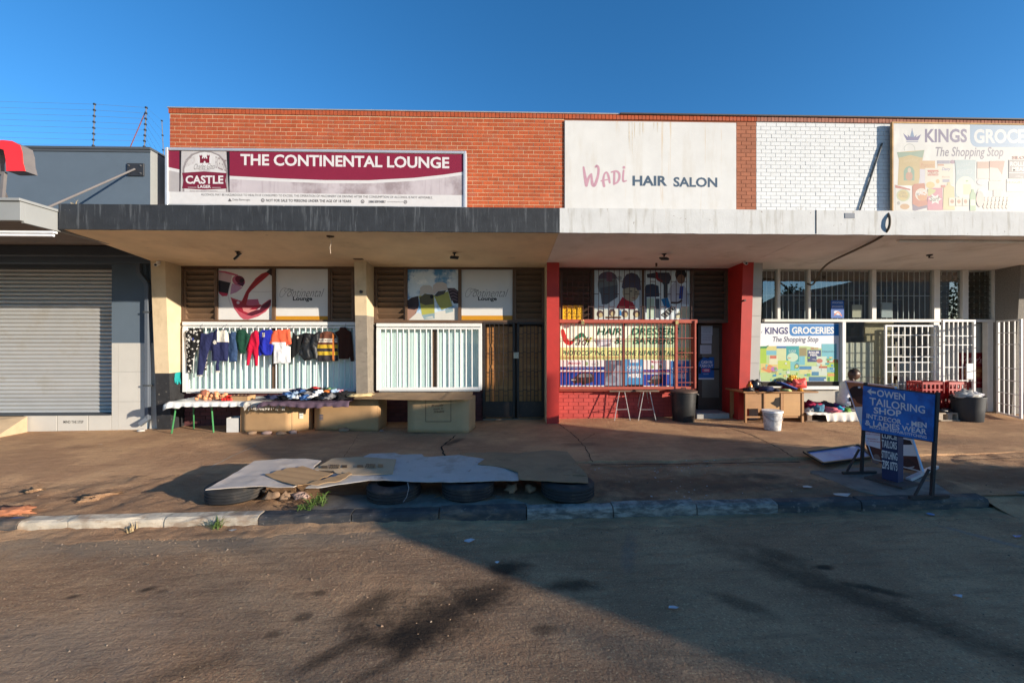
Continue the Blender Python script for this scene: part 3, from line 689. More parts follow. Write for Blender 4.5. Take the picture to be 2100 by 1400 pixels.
# ---------------------------------------------------------------- the grocery
groc = thing('grocery_shop', 'grocery shop with white painted brick parapet and large glass front', 'shop building', (8, 8.75, gz(8)))
XE = 10.70; XEND = 17.
m = MB(); m.box(XSK + .01, XEND, 8.951, 15, 3.2, 5.9); m.box(XSK - .119, XSK + .1, 8.96, 15, -.4, 3.199); m.box(XEND - .2, XEND, 8.96, 15, -.4, 3.199); m.box(XSK + .1, XEND - .2, 13.0, 15, -.4, 3.199)
m.build('wall', pm('shop_inside_wall', (.10, .088, .072), .9), groc)
m = MB(); m.box(XSK + .1, XEND - .2, 9.0, 13.0, -.3, gz(8) + .05); m.build('shop_floor', pm('shop_floor', (.25, .22, .19), .4), groc)
canopy(groc, [(4.872, FY), (XEND, FY), (XEND, 8.96), (XSK - .012, 8.96)], c_sofw, 4.878, XEND, c_white)
m = MB(); m.box(WX(1551) + .002, XEND, 8.757, 9.1, CT - .1, PT); gpar = m.build('parapet', c_wmort, groc)
brick_field(gpar, WX(1551), WX(1850), CT - .05, PT - .115, 8.753, c_wbrick, c_wbrick, jt=.009)
m = MB(); m.box(WX(1850), XEND, 8.753, 8.767, CT - .05, PT - .115); m.build('painted_wall', c_wbrick, groc)
soldier(gpar, WX(1551) + .002, XEND, PT - .10, PT, 8.735, pm('faded_brick', (.27, .11, .075), .85, .3, 7, .4, 90))
m = MB(); m.box(WX(1551) + .002, XEND, 8.70, 9.15, PT + .001, PT + .028); m.build('coping', MATS['coping_dark'], groc)
# tiled pilaster
fin(groc, XSK - .008, WX(1565, 8.2), 8.22, 8.38, [c_grout], None, name='pilaster')
xa, xb = XSK, WX(1565, 8.2) - .004
zz = [WZ(1555, v, 8.25) for v in (860, 800, 745, 690, 648, 592, 535)]; zz[0] = gz(5.2); zz[-1] = 3.24
for i in range(6):
    yy = lambda z: 8.38 + (8.22 - 8.38) * z / 3.2
    m = MB(); za, zb = zz[i] + .003, zz[i + 1] - .003
    p = [(xa, yy(za) - .012, za), (xb, yy(za) - .012, za), (xb, yy(zb) - .012, zb), (xa, yy(zb) - .012, zb), (xa, yy(za) + .001, za), (xb, yy(za) + .001, za), (xb, yy(zb) + .001, zb), (xa, yy(zb) + .001, zb)]
    m.faces(p, [(0, 1, 2, 3), (0, 4, 5, 1), (1, 5, 6, 2), (2, 6, 7, 3), (3, 7, 4, 0), (4, 7, 6, 5)]); m.build('tile', c_tile, groc)
# end fin at the right
fin(groc, XE, XE + .30, 8.25, 8.42, [pm('pebbledash', (.20, .185, .165), .95, .3, 40, .8, 60)], None)
m = MB(); m.box(XE + .301, XE + 2.6, 8.35, 8.95, gz(11) - .1, 3.25); m.build('pillar', c_tile, groc)
# shop front: aluminium frames
c_alu = pm('aluminium_white', (.60, .58, .54), .5, .08, 6, .05, 50, spec=.4)
fx0 = WX(1565); zT = WZ(1700, 553); zM = WZ(1700, 655.5)
m = MB(); m.box(fx0, XE, 8.71, 8.80, zT, SOF + .05); m.box(fx0, XE, 8.70, 8.80, zM - .05, zM + .01)
for a, b_ in ((1592, 1598), (1655, 1660), (1785, 1794), (1912, 1924), (1970, 1982), (2034, 2038)): m.box(WX(a), WX(b_), 8.708, 8.80, zM + .011, zT - .001)
sf = m.build('shopfront_frame', c_alu, groc, bevel=.003)
gl2 = glass('shop_glass', (.72, .78, .78), base=.14)
for a, b_ in ((1565, 1592), (1598, 1655), (1660, 1785), (1794, 1912), (1924, 1970), (1982, 2034)):
    m = MB(); m.poly([(WX(a), 8.76, zM), (WX(b_), 8.76, zM), (WX(b_), 8.76, zT), (WX(a), 8.76, zT)]); m.build('pane', gl2, groc, fix=False)
# bars behind the upper glass
bb = MB(); zr = WZ(1700, 606, 8.86); bb.box(fx0, XE, 8.855, 8.867, zr - .006, zr + .006); bb = bb.build('burglar_bars', c_wsteel, groc)
bt = MB(); bt.bar((0, 0, zM), (0, 0, zT), .011); bt = bt.mesh('bar', c_wsteel)
for i in range(42): inst('bar', bt, (WX(1572 + i * 11.2, 8.86), 8.86, 0), bb)
# louvre glass edges on the two narrow windows at the right
for a, b_ in ((1924, 1970), (1982, 2034)):
    bt = MB(); w = WX(b_) - WX(a); bt.mbox(Matrix.Rotation(R(-35), 4, 'X'), w - .02, .006, .13); bt = bt.mesh('slat', glass('louvre_glass', (.6, .62, .6)))
    for i in range(8): inst('slat', bt, ((WX(a) + WX(b_)) / 2, 8.80, zM + .07 + i * (zT - zM - .1) / 8), sf)
# lower part
zS = WZ(1650, 796); zP = WZ(1650, 790)
m = MB(); m.box(fx0, WX(1730), 8.80, 8.95, -.2, zS); m.build('spandrel', pm('spandrel_grey', (.42, .40, .36), .9, .1, 4), groc)
m = MB(); m.box(fx0, WX(1730), 8.69, 8.80, zS - .02, zS + .05); m.box(WX(1724), WX(1731), 8.70, 8.80, zS + .051, zM - .051); m.build('shopfront_frame', c_wsteel, groc, bevel=.003)
m = MB(); m.box(fx0, WX(1722), 8.785, 8.80, zS + .04, zM - .04); m.build('sign_backing', c_dark, groc)
m = MB(); m.box(WX(1731), WX(1925), 8.80, 8.86, 0, .35); m.build('low_wall', MATS['spandrel_grey'], groc)
m = MB(); m.poly([(WX(1731), 8.78, .35), (WX(1925), 8.78, .35), (WX(1925), 8.78, zM - .05), (WX(1731), 8.78, zM - .05)]); m.build('pane', gl2, groc, fix=False)
for a, b_ in ((1912, 1924), (2022, 2034)): m = MB(); m.box(WX(a), WX(b_), 8.72, 8.82, 0, zM - .05); m.build('door_post', c_alu, groc, bevel=.003)
# tiled cupboard backs seen through the lower glass
c_pale = pm('pale_board', (.60, .53, .40), .7, .08, 3)
m = MB(); m.box(WX(1731, 8.9), WX(1790, 8.9), 8.88, 8.92, .1, WZ(1760, 702, 8.9)); cb = m.build('inside_counter', c_pale, groc)
for i, py in enumerate((702, 742, 781, 830)):
    for j, (a, b_) in enumerate(((1731, 1748), (1748, 1769), (1769, 1789))):
        m = MB(); zt_ = WZ(1760, py, 8.875); zb = WZ(1760, (702, 742, 781, 830, 860)[i + 1], 8.875)
        m.box(WX(a, 8.875) + .004, WX(b_, 8.875) - .004, 8.868, 8.879, zb + .004, zt_ - .004); m.build('tile', pm('cream_tile', (.66, .60, .47), .4, .05, 3, rand=.03), cb)
m = MB(); m.box(WX(1772, 9.0), WX(1830, 9.0), 8.97, 9.0, .1, WZ(1800, 660, 9.0)); m.build('inside_board', pm('inside_board', (.52, .40, .22), .7), groc)
m = MB(); m.box(WX(1845, 9.3), WX(1912, 9.3), 9.3, 9.34, 0, 1.2); m.build('inside_fridge', pm('fridge_white', (.62, .62, .60), .4), groc)
# door leaf with red poster is a print later; shelves inside
for i in range(5):
    m = MB(); x = 5.6 + i * 1.05
    for k in range(6): m.box(x, x + .95, 10.8, 11.2, .25 + k * .5, .29 + k * .5)
    m.box(x, x + .03, 10.8, 11.2, .05, 2.9); m.box(x + .92, x + .95, 10.8, 11.2, .05, 2.9)
    sh = m.build('shelf_rack', pm('shelf_steel', (.14, .12, .10), .5), groc)
    m = MB(); rr = random.Random(i)
    for k in range(6):
        xx = x + .05
        while xx < x + .85:
            w = rr.uniform(.06, .14); h = rr.uniform(.15, .36); m.box(xx, xx + w, 10.85, 11.1, .292 + k * .5, .292 + k * .5 + h, rr.randrange(5)); xx += w + .01
    m.build('goods', [ink(100, 50, 44), ink(50, 60, 90), ink(120, 106, 76), ink(66, 90, 62), ink(130, 126, 118)], sh, kind='stuff')

# ---------------------------------------------------------------- the grey building at the left
c_gpaint = pm('grey_blue_paint', (.085, .115, .150), .85, .06, 3, .2, 60)
c_gdark = pm('grey_dark_paint', (.055, .066, .080), .85, .08, 3, .15, 60)
c_glight = pm('grey_light_paint', (.24, .25, .25), .85, .06, 3, .15, 60)
grey = thing('grey_shop_building', 'grey painted shop with roller shutter left of the brick building', 'shop building', (-9, 8.75, gz(-9)))
GX1 = WX(308, 8.40); gt = WZ(308, 308, 8.40)
m = MB(); m.box(-16, GX1, 8.40, 8.90, 3.2, gt); m.build('parapet', c_gpaint, grey)
m = MB(); m.box(GX1 + .001, XL0 - .1, 8.41, 8.90, 3.2, gt - .02); 
m = MB(); m.faces([(GX1 + .003, 8.40, 3.3), (GX1 + .003, 9.2, 3.3), (GX1 + .003, 9.2, gt), (GX1 + .003, 8.40, gt), (GX1 - .1, 8.41, 3.3), (GX1 - .1, 9.2, 3.3), (GX1 - .1, 9.2, gt - .001), (GX1 - .1, 8.41, gt - .001)], [(0, 1, 2, 3), (4, 7, 6, 5), (0, 4, 5, 1), (2, 6, 7, 3), (1, 5, 6, 2), (0, 3, 7, 4)]); m.build('parapet_return', c_glight, grey)
m = MB(); m.box(-16, GX1 + .02, 8.37, 8.95, gt + .001, gt + .05); m.box(-16, GX1 + .012, 8.385, 8.40, gt - .05, gt); m.build('coping', c_gdark, grey, bevel=.004)
m = MB(); m.box(-16, -7.0, 8.90, 15, -.4, 5.0); m.build('wall', c_gdark, grey)
pxa, pxb = WX(229, 8.50), WX(300, 8.50)
ztl = WZ(265, 703, 8.5)
m = MB(); m.box(pxa, pxb, 8.50, 8.90, -.4, 3.35); m.box(pxb, -6.87, 8.56, 8.90, -.4, 3.35); m.build('pilaster', c_gpaint, grey)
m = MB(); m.box(-16, pxa, 8.60, 8.90, WZ(100, 549, 8.6), 3.35); m.build('lintel', c_gdark, grey)
c_gtile = pm('porcelain_tile', (.47, .45, .41), .4, .04, 3, .02, 30, spec=.45, rand=.03)
rows = [ztl, WZ(265, 762, 8.5), WZ(265, 823, 8.5), gz(-7.5) - .03]
for (a, b_, Y) in ((229, 243, 8.488), (243, 283, 8.488), (283, 300, 8.488)):
    for i in range(3):
        m = MB(); m.box(WX(a, Y) + .002, WX(b_, Y) - .002, Y, Y + .011, rows[i + 1] + .002, rows[i] - .002); m.build('tile', c_gtile, grey)
for i in range(3):
    m = MB(); m.box(pxb + .002, -6.872, 8.548, 8.559, rows[i + 1] + .002, rows[i] - .002); m.build('tile', c_gtile, grey)
# roller shutter
SX0 = -11.6; sz0 = WZ(120, 848, 8.75); sz1 = WZ(120, 549, 8.75)
m = MB(); m.box(SX0, pxa, 8.80, 8.88, sz0, sz1); m.box(pxa - .05, pxa, 8.70, 8.80, sz0, sz1)
shut = m.build('roller_shutter', pm('shutter_back', (.12, .12, .13), .6), grey)
ns = 37; h = (sz1 - sz0) / ns; pr = []
for k in range(7):
    t = k / 6; pr.append((8.79 - .028 * math.sin(math.pi * (.12 + .88 * t)) ** .8, t * h * .93))
m = MB(); V = []
for x in (SX0, pxa - .05):
    for (y, z) in pr: V.append((x, y, z))
m.faces(V, [(k, 7 + k, 8 + k, k + 1) for k in range(6)]); V2 = [(SX0, 8.795, h * .93), (pxa - .05, 8.795, h * .93), (SX0, 8.795, h), (pxa - .05, 8.795, h)]
m.faces([V[6], V[13], (pxa - .05, 8.798, h), (SX0, 8.798, h)], [(0, 1, 2, 3)])
me = m.mesh('slat', pm('shutter_steel', (.46, .46, .45), .42, .08, 2, .03, 40, metal=.35, spec=.5, rand=.05, layers=[((.36, .33, .28), (2, 2, 2), .5, .7, .5)]))
me.polygons.foreach_set('use_smooth', [True] * len(me.polygons))
for i in range(ns): inst('slat', me, (0, 0, sz0 + i * h), shut)
m = MB(); m.box(SX0, pxa - .05, 8.755, 8.80, sz0 - .03, sz0 + .012); m.build('bottom_rail', pm('rail_dark', (.06, .06, .06), .5), shut)
m = MB(); x, z = W(100, 850, 8.74); m.box(x - .07, x + .07, 8.735, 8.755, z - .02, z + .015); m.build('lock_tag', ink(190, 60, 60), shut)
# step with lettering and ramp
stz = WZ(140, 851, 8.49)
m = MB(); m.box(WX(48, 8.5), pxa - .001, 8.50, 8.80, -.4, stz - .002); step = m.build('step', c_grout, grey)
for (a, b_) in ((50, 116), (118, 180), (182, 228)):
    m = MB(); m.box(WX(a, 8.488), WX(b_, 8.488), 8.488, 8.499, gz(-9) - .06, stz - .01); m.build('tile', c_gtile, step)
p = Print.wall(8.487); p.text('MIND THE STEP', 130, 862, 171, 867.5, (70, 66, 62), bold=.01); p.build(step, 'lettering')
m = MB(); m.box(SX0, pxa - .001, 8.47, 8.80, stz - .001, stz + .012); m.build('threshold', c_gdark, step)
m = MB(); ax = WX(50, 8.4); V = [(ax, 8.45, stz - .01), (ax - 2.5, 8.45, stz - .01), (ax - 2.5, 8.45, -.4), (ax, 8.45, -.4), (ax, 7.9, gz(-9.5)), (ax - 2.5, 7.3, gz(-10)), (ax - 2.5, 7.3, -.4), (ax, 7.9, -.4)]
m.faces(V, [(0, 1, 5, 4), (0, 4, 7, 3), (4, 5, 6, 7), (1, 2, 6, 5), (0, 3, 2, 1), (2, 3, 7, 6)]); m.build('ramp', pm('ramp_cement', (.42, .31, .20), .9, .15, 4, .3, 50), grey)
# grey canopy with ribbed underside
gcx = -6.56; gy0 = 5.83
m = MB(); m.box(-16, gcx, gy0, gy0 + .05, 3.30, 3.56); m.box(gcx - .05, gcx, gy0 + .051, 8.4, 3.28, 3.56); m.box(-16, gcx + .02, gy0 - .03, 8.4, 3.561, 3.60); m.build('canopy_fascia', c_glight, grey, bevel=.004)
m = MB(); n = 110; V = []
for i in range(n + 1):
    y = gy0 + .06 + (8.45 - gy0 - .06) * i / n; z = 3.44 + (.02 if i % 4 < 2 else 0); V += [(-16, y, z), (gcx - .06, y, z)]
m.faces(V, [(2 * i, 2 * i + 1, 2 * i + 3, 2 * i + 2) for i in range(n)]); m.build('canopy_sheet', pm('ribbed_sheet', (.20, .18, .17), .6, .1, 4), grey, fix=False)
m = MB(); m.box(-16, gcx - .07, 7.9, 8.05, 3.25, 3.42); m.build('canopy_beam', c_gdark, grey)
# ================================================================ SIGNS AND PRINT
def board(name, label, cat, px0, py0, px1, py1, Y, th, mat, group=None, bevel=.003):
    x0, x1, z0, z1 = rp(px0, py0, px1, py1, Y)
    t = thing(name, label, cat, ((x0 + x1) / 2, Y, z0), group)
    m = MB(); m.box(x0, x1, Y, Y + th, z0, z1); m.build('panel', mat, t, bevel=bevel)
    return t, (x0, x1, z0, z1)
# ---- long lounge sign over the canopy
t, (x0, x1, z0, z1) = board('shop_sign', 'long maroon and grey lounge signboard above the black canopy edge', 'sign', 343, 310, 953, 425, 8.45, .25, pm('sign_back', (.4, .4, .4), .6))
m = MB(); frame_strip(m, x0 - .03, x1 + .03, z0 - .03, z1 + .03, 8.425, 8.70, .055); m.build('frame', pm('sign_aluminium', (.50, .51, .53), .4, .08, 5, .02, 40, metal=.5), t, bevel=.005)
P = Print.wall(8.45, 330, 290, 3.281)
P.poly([(42, 62), (2035, 88), (2035, 440), (42, 418)], (232, 230, 230))
cv = [(42, 172), (125, 190), (470, 233), (800, 250), (1100, 261), (1400, 262), (1700, 246), (1900, 225), (2035, 205)]
P.poly([(42, 62), (2035, 88)] + cv[::-1], (146, 38, 66))
cv2 = [(u, v + 21) for u, v in cv]
P.poly(cv2 + [(2035, 362), (1500, 357), (470, 345), (42, 338)], pm('sign_mauve', srgb(172, 164, 168), .55, .10, 1.5, 0, layers=[(srgb(120, 106, 108), (.7, .7, .7), .45, .6, .8), (srgb(140, 130, 134), (14, 14, .8), .5, .7, .5)]))
P.poly([(42, 193), (122, 212), (122, 340), (42, 338)], (190, 184, 184))
# printed can
P.poly([(124, 64), (462, 70), (462, 342), (124, 338)], (38, 30, 32)); P.poly([(138, 64), (440, 68), (455, 342), (132, 338)], (205, 200, 200))
P.poly([(146, 338), (146, 180), (165, 125), (205, 85), (260, 66), (340, 68), (395, 90), (430, 130), (448, 190), (448, 340)], (160, 152, 152)); P.poly([(158, 338), (158, 185), (178, 135), (215, 95), (265, 76), (335, 76), (385, 97), (418, 135), (437, 195), (437, 340)], (226, 223, 222))
P.text('EXCELLENCE', 368, 100, 440, 180, (130, 110, 112), slope=.35); P.text('TRADITION', 160, 130, 230, 180, (190, 180, 180), slope=-.5)
P.ell(294, 118, 50, 46, (232, 230, 230))
for a in (262, 312): P.rect(a, 102, a + 14, 146, (128, 28, 50)); P.rect(a - 3, 96, a + 17, 106, (128, 28, 50)); P.rect(a - 1, 90, a + 3, 97, (128, 28, 50)); P.rect(a + 10, 90, a + 14, 97, (128, 28, 50))
P.rect(276, 116, 312, 146, (128, 28, 50)); P.rect(284, 108, 290, 117, (128, 28, 50)); P.rect(297, 108, 303, 117, (128, 28, 50)); P.ell(294, 146, 7, 14, (232, 230, 230), a0=180, a1=360)
P.text('Charles Glass', 222, 152, 364, 190, (70, 55, 58), bold=-.012, shear=.5, slope=-.03); P.text('SINCE THE BEGINNING', 258, 191, 330, 197, (120, 100, 104))
P.poly([(142, 212), (290, 202), (443, 214), (434, 265), (443, 318), (290, 326), (142, 316), (152, 265)], (128, 34, 58))
P.text('CASTLE', 166, 230, 420, 286, (236, 232, 232), bold=.03); P.text('LAGER', 248, 294, 336, 315, (236, 232, 232), bold=.03)
P.rect(182, 308, 240, 311, (220, 210, 212)); P.rect(344, 309, 402, 312, (220, 210, 212)); P.text('BREWED WITH CARE SINCE THE BEGINNING', 195, 332, 380, 338, (110, 90, 95))
P.text('THE CONTINENTAL LOUNGE', 535, 84, 1940, 161, (238, 234, 234), bold=.028, slope=.0157)
P.text('ALCOHOL MAY BE HAZARDOUS TO HEALTH IF CONSUMED TO EXCESS, THE OPERATION OF MACHINERY OR DRIVING AFTER THE CONSUMPTION OF ALCOHOL IS NOT ADVISABLE.', 270, 350, 1828, 367, (96, 90, 90), slope=.0135)
P.text('NOT FOR SALE TO PERSONS UNDER THE AGE OF 18 YEARS', 708, 388, 1280, 406, (60, 55, 56), bold=.015, slope=.0105)
P.poly([(450, 404), (463, 383), (478, 404)], (110, 105, 105)); P.text('Delta Beverages', 482, 385, 600, 404, (110, 105, 105))
for (a, b_) in ((685, 397), (1357, 405), (1645, 408)): P.ell(a, b_, 12, 12, (70, 64, 66)); P.ell(a, b_, 8, 8, (215, 212, 212)); P.rect(a - 4, b_ - 2, a + 4, b_ + 3, (70, 64, 66))
P.text('DRINK RESPONSIBLY', 1398, 398, 1513, 414, (95, 90, 92), bold=.02); P.text('visit www.drinkresponsibly.co.zw', 1522, 402, 1628, 413, (130, 125, 126))
P.build(t)
# ---- hand lettering on the salon's plaster
P = Print.wall(8.72, 1130, 220, 4.667); pk = pm('faded_pink', srgb(172, 134, 146), .9, .10, 14, 0); bl = pm('faded_slate', srgb(68, 84, 100), .9, .12, 14, 0)
P.stroke([(312, 576), (326, 670), (338, 748)], [20, 30, 30], pk); P.stroke([(338, 748), (362, 672), (386, 640)], [28, 24, 18], pk); P.stroke([(386, 640), (396, 735), (420, 742), (448, 660), (455, 590), (440, 562), (426, 572)], [18, 30, 30, 24, 24, 24, 18], pk)
P.stroke([(508, 754), (500, 700), (512, 640), (534, 625), (550, 660), (562, 722)], [26, 24, 18, 18, 24, 20], pk); P.stroke([(480, 706), (520, 697), (560, 690)], 13, pk)
P.stroke([(606, 628), (604, 734)], 22, pk); P.stroke([(578, 622), (620, 612), (650, 632), (654, 676), (636, 716), (600, 738)], [14, 18, 24, 24, 20, 14], pk)
P.stroke([(696, 606), (690, 660), (692, 708), (722, 704)], [18, 20, 20, 12], pk); P.ell(698, 577, 14, 14, pk)
P.text('HAIR', 780, 655, 1112, 752, bl, bold=.035, slope=.004); P.text('SALON', 1172, 668, 1592, 762, bl, bold=.03, slope=.012)
P.build(salon, 'lettering')
P = Print.wall(8.72, 1130, 220, 4.667)
for u, l, w in ((748, 250, 16), (778, 300, 10), (800, 150, 8), (852, 130, 10), (880, 110, 14), (985, 60, 9), (1020, 90, 12)): P.poly([(u - w / 2, 148), (u + w / 2, 148), (u + w * .3, 148 + l * .5), (u + 1, 148 + l), (u - 1, 148 + l), (u - w * .35, 148 + l * .5)], pm('rust_run', (.47, .385, .27), .95, .12, 12, 0, layers=[((.52, .50, .46), (10, 10, 5), .40, .60, .9)]))
P.build(salon, 'rust_stain')['kind'] = 'stuff'
# ---- big grocery box sign
YK = 8.64
x0, x1, z0, z1 = rp(1830, 254, 2172, 436, YK)
t = thing('shop_sign', 'faded grocery sign with printed products above the white canopy', 'sign', ((x0 + x1) / 2, YK, z0))
m = MB(); m.box(x0, x1, YK, YK + .03, z0, z1); m.build('panel', pm('box_side', (.40, .41, .43), .6), t)
rust = pm('rusty_trim', (.40, .24, .10), .8, .3, 6, .1)
m = MB(); frame_strip(m, x0 - .012, x1 + .012, z0 - .012, z1 + .012, YK - .012, YK + .04, .028); m.build('frame', rust, t)
for px in (1840, 1950, 2060, 2160): m = MB(); m.box(WX(px, YK) - .02, WX(px, YK) + .02, YK + .041, 8.75, z0 + .3, z0 + .34); m.build('standoff', MATS['strut_grey'] if 'strut_grey' in MATS else pm('strut_grey', (.06, .065, .065), .6), t)
m = MB(); m.tube([(WX(1809, 8.73), 8.73, WZ(1809, 294, 8.73)), (WX(1748, 8.725), 8.725, CT + .3)], .018, 8); m.build('strut', MATS['strut_grey'], t)
P = Print.wall(YK, 1800, 240, 6.667, k=.38)
P.rect(215, 98, 2470, 1292, pm('banner_white', srgb(172, 171, 167), .6, .04, 2, 0, layers=[(srgb(214, 210, 200), (2, 2, .8), .5, .75, .5)]))
pur = (118, 110, 156)
P.poly([(395, 322), (345, 222), (415, 280), (407, 240), (440, 272), (470, 165), (502, 272), (532, 240), (524, 280), (594, 238), (552, 322)], (112, 112, 172)); P.ell(470, 168, 7, 7, (130, 110, 170)); P.poly([(440, 272), (470, 175), (502, 272)], (130, 165, 205)); P.rect(392, 333, 552, 342, (120, 130, 180))
P.text('KINGS', 645, 163, 1222, 350, pur, bold=.03)
P.poly([(1262, 108), (2465, 112), (2465, 415), (1345, 410), (1300, 390), (1272, 350), (1262, 300)], (148, 186, 222)); P.text('GROCERIES', 1315, 166, 2400, 362, (244, 244, 244), bold=.035)
P.text('The Shopping Stop', 790, 410, 1718, 578, (112, 108, 138), bold=.012, shear=.22)
P.stroke([(370, 460), (362, 420), (400, 380), (450, 372), (495, 400), (510, 460)], 5, (170, 185, 175))
P.poly([(262, 482), (640, 452), (612, 590), (555, 940), (272, 935), (290, 590)], (216, 188, 124)); P.poly([(262, 482), (460, 480), (640, 452), (612, 560), (450, 520), (285, 560)], (150, 182, 158)); P.text('SweetRice', 350, 570, 545, 625, (232, 205, 150), shear=.3, slope=-.08)
P.poly([(355, 870), (355, 740), (380, 695), (430, 670), (480, 695), (502, 740), (502, 870)], (126, 172, 146)); P.ell(430, 810, 48, 62, (206, 150, 122)); P.ell(432, 728, 24, 34, (222, 205, 180))
P.rect(572, 598, 785, 712, (226, 182, 128)); P.text('Pronutro', 590, 630, 770, 690, (205, 135, 90), shear=.2); P.rect(575, 712, 650, 905, (226, 222, 232)); P.rect(812, 595, 985, 640, (150, 150, 175)); P.ell(1022, 616, 32, 28, (165, 130, 160)); P.rect(815, 640, 1030, 920, (240, 234, 214)); P.rect(818, 645, 905, 668, (215, 150, 120))
P.text('Dairy', 875, 690, 995, 745, (130, 130, 185), shear=.3, bold=.02); P.text('Blends', 880, 808, 985, 830, (205, 120, 110)); P.rect(885, 852, 982, 892, (165, 165, 190))
P.rect(648, 700, 862, 970, (242, 236, 216)); P.rect(680, 725, 830, 748, (214, 110, 100)); P.text('CERELAC', 682, 748, 836, 788, (190, 70, 66), bold=.03); P.rect(680, 790, 828, 803, (214, 110, 100)); P.ell(720, 930, 60, 45, (235, 205, 130)); P.ell(820, 880, 26, 30, (230, 190, 130))
P.poly([(236, 922), (448, 985), (478, 1268), (236, 1276)], (238, 236, 228)); P.poly([(240, 930), (447, 985), (447, 1003), (240, 968)], (200, 96, 84)); P.ell(348, 1072, 92, 84, (196, 205, 160)); P.ell(348, 1070, 72, 68, (222, 196, 122)); P.text('CORN', 300, 1015, 385, 1050, (150, 135, 105), slope=.1); P.text('FLAKES', 290, 1055, 412, 1095, (150, 135, 105), slope=.12); P.ell(370, 1225, 65, 38, (215, 165, 110)); P.ell(285, 1178, 22, 24, (170, 170, 165))
P.poly([(472, 948), (500, 915), (640, 905), (690, 1238), (510, 1282), (475, 1270)], (205, 112, 84)); P.poly([(475, 1190), (560, 1230), (690, 1200), (690, 1238), (510, 1282), (475, 1270)], (112, 100, 138)); P.ell(600, 1060, 88, 86, (240, 226, 206)); P.ell(610, 1085, 66, 62, (222, 148, 92)); P.text('MAQ', 522, 1012, 660, 1088, (242, 240, 238), bold=.05, slope=-.12)
P.poly([(682, 985), (740, 972), (885, 968), (890, 1272), (680, 1272)], (214, 120, 148)); P.poly([(682, 985), (720, 975), (800, 1000), (770, 1040), (690, 1090)], (205, 206, 130)); P.poly([(690, 1120), (740, 1090), (735, 1050), (785, 1085), (830, 1060), (825, 1100), (875, 1120), (830, 1150), (835, 1190), (785, 1165), (740, 1190), (745, 1145)], (240, 238, 232)); P.text('Surf', 714, 1085, 846, 1152, (70, 92, 80), bold=.02, shear=.2)
P.poly([(900, 955), (950, 930), (955, 890), (990, 890), (995, 930), (1045, 960), (1055, 1270), (892, 1270)], (226, 208, 150)); P.rect(865, 930, 925, 965, (206, 110, 100))
P.poly([(1055, 590), (1200, 585), (1340, 588), (1330, 800), (1340, 1090), (1060, 1090), (1070, 800)], (178, 204, 210)); P.ell(1200, 975, 135, 165, (240, 240, 226)); P.text('REFINED', 1090, 725, 1290, 795, (212, 226, 230), slope=-.08); P.text('SUGAR', 1090, 640, 1270, 690, (205, 220, 225), slope=-.1); P.rect(1170, 920, 1275, 1060, (238, 234, 180)); P.ell(1220, 875, 20, 12, (160, 200, 150))
P.rect(1358, 612, 1524, 706, (200, 158, 140)); P.rect(1358, 706, 1524, 840, (238, 228, 218)); P.poly([(1530, 602), (1738, 600), (1695, 700), (1690, 870), (1528, 870)], (236, 222, 210)); P.poly([(1530, 602), (1738, 600), (1700, 790), (1640, 700), (1530, 690)], (198, 142, 126)); P.ell(1430, 890, 75, 45, (225, 222, 226)); P.ell(1430, 1030, 70, 60, (240, 236, 232)); P.rect(1520, 880, 1720, 1000, (236, 224, 208)); P.rect(1580, 985, 1690, 1085, (214, 200, 198))
P.text('SILO', 1840, 535, 2010, 575, (214, 130, 112), bold=.02); P.rect(1790, 588, 2085, 838, (128, 126, 136)); P.text('ROLLER', 1812, 612, 2070, 672, (238, 238, 238), bold=.03); P.text('MEAL', 1840, 684, 2020, 742, (238, 238, 238), bold=.03); P.rect(1795, 760, 2080, 770, (230, 228, 228)); P.text('10kg', 1890, 800, 1985, 834, (225, 224, 226))
P.rect(1762, 850, 2110, 1020, (244, 240, 236)); P.text('HUGGIES', 1770, 872, 1978, 914, (222, 130, 110), bold=.03)
for r in range(3):
    for k in range(7): P.ell(1480 + k * 52 - r * 8, 1120 + r * 52, 25, 30, (238, 222 - r * 4, 206 - r * 6), n=10)
for k in range(3): P.rect(975 + k * 92, 1105, 1060 + k * 92, 1215, (240, 232, 214)); P.ell(1018 + k * 92, 1155, 26, 30, (210, 150, 120)); P.rect(994 + k * 92, 1150, 1042 + k * 92, 1160, (110, 90, 90))
P.poly([(1262, 1060), (1280, 1020), (1290, 985), (1312, 985), (1320, 1020), (1342, 1060), (1342, 1280), (1262, 1280)], (150, 192, 150)); P.rect(1268, 1130, 1336, 1210, (222, 232, 214)); P.ell(1400, 1120, 55, 110, (228, 196, 190)); P.rect(2120, 640, 2300, 1270, (214, 222, 200)); P.ell(2380, 1000, 70, 150, (226, 200, 180))
P.build(t)

# ---- panels over the lounge windows
def panel(label, px0, py0, px1, py1, colr, cat='sign panel', Y=8.752, name='sign_panel', group=None):
    return board(name, label, cat, px0, py0, px1, py1, Y, .02, colr, group, bevel=0)[0]
pw = pm('panel_white', srgb(200, 199, 197), .45, .04, 3, 0, spec=.4)
t = panel('white panel printed with red wine pouring into a glass', 448, 551.5, 560.5, 656, pw)
P = Print.wall(8.752, 430, 540, 8.077)
wine = (172, 40, 62); wd = (96, 28, 48); pkc = (206, 120, 150)
P.poly([(148, 120), (260, 130), (380, 160), (470, 190), (480, 215), (380, 195), (250, 160), (148, 140)], (208, 96, 128)); P.poly([(148, 140), (370, 190), (350, 320), (148, 272)], (216, 186, 196)); P.poly([(148, 275), (352, 322), (300, 505), (148, 470)], (40, 34, 44)); P.poly([(148, 470), (305, 500), (290, 540), (210, 545), (160, 500)], (198, 56, 90))
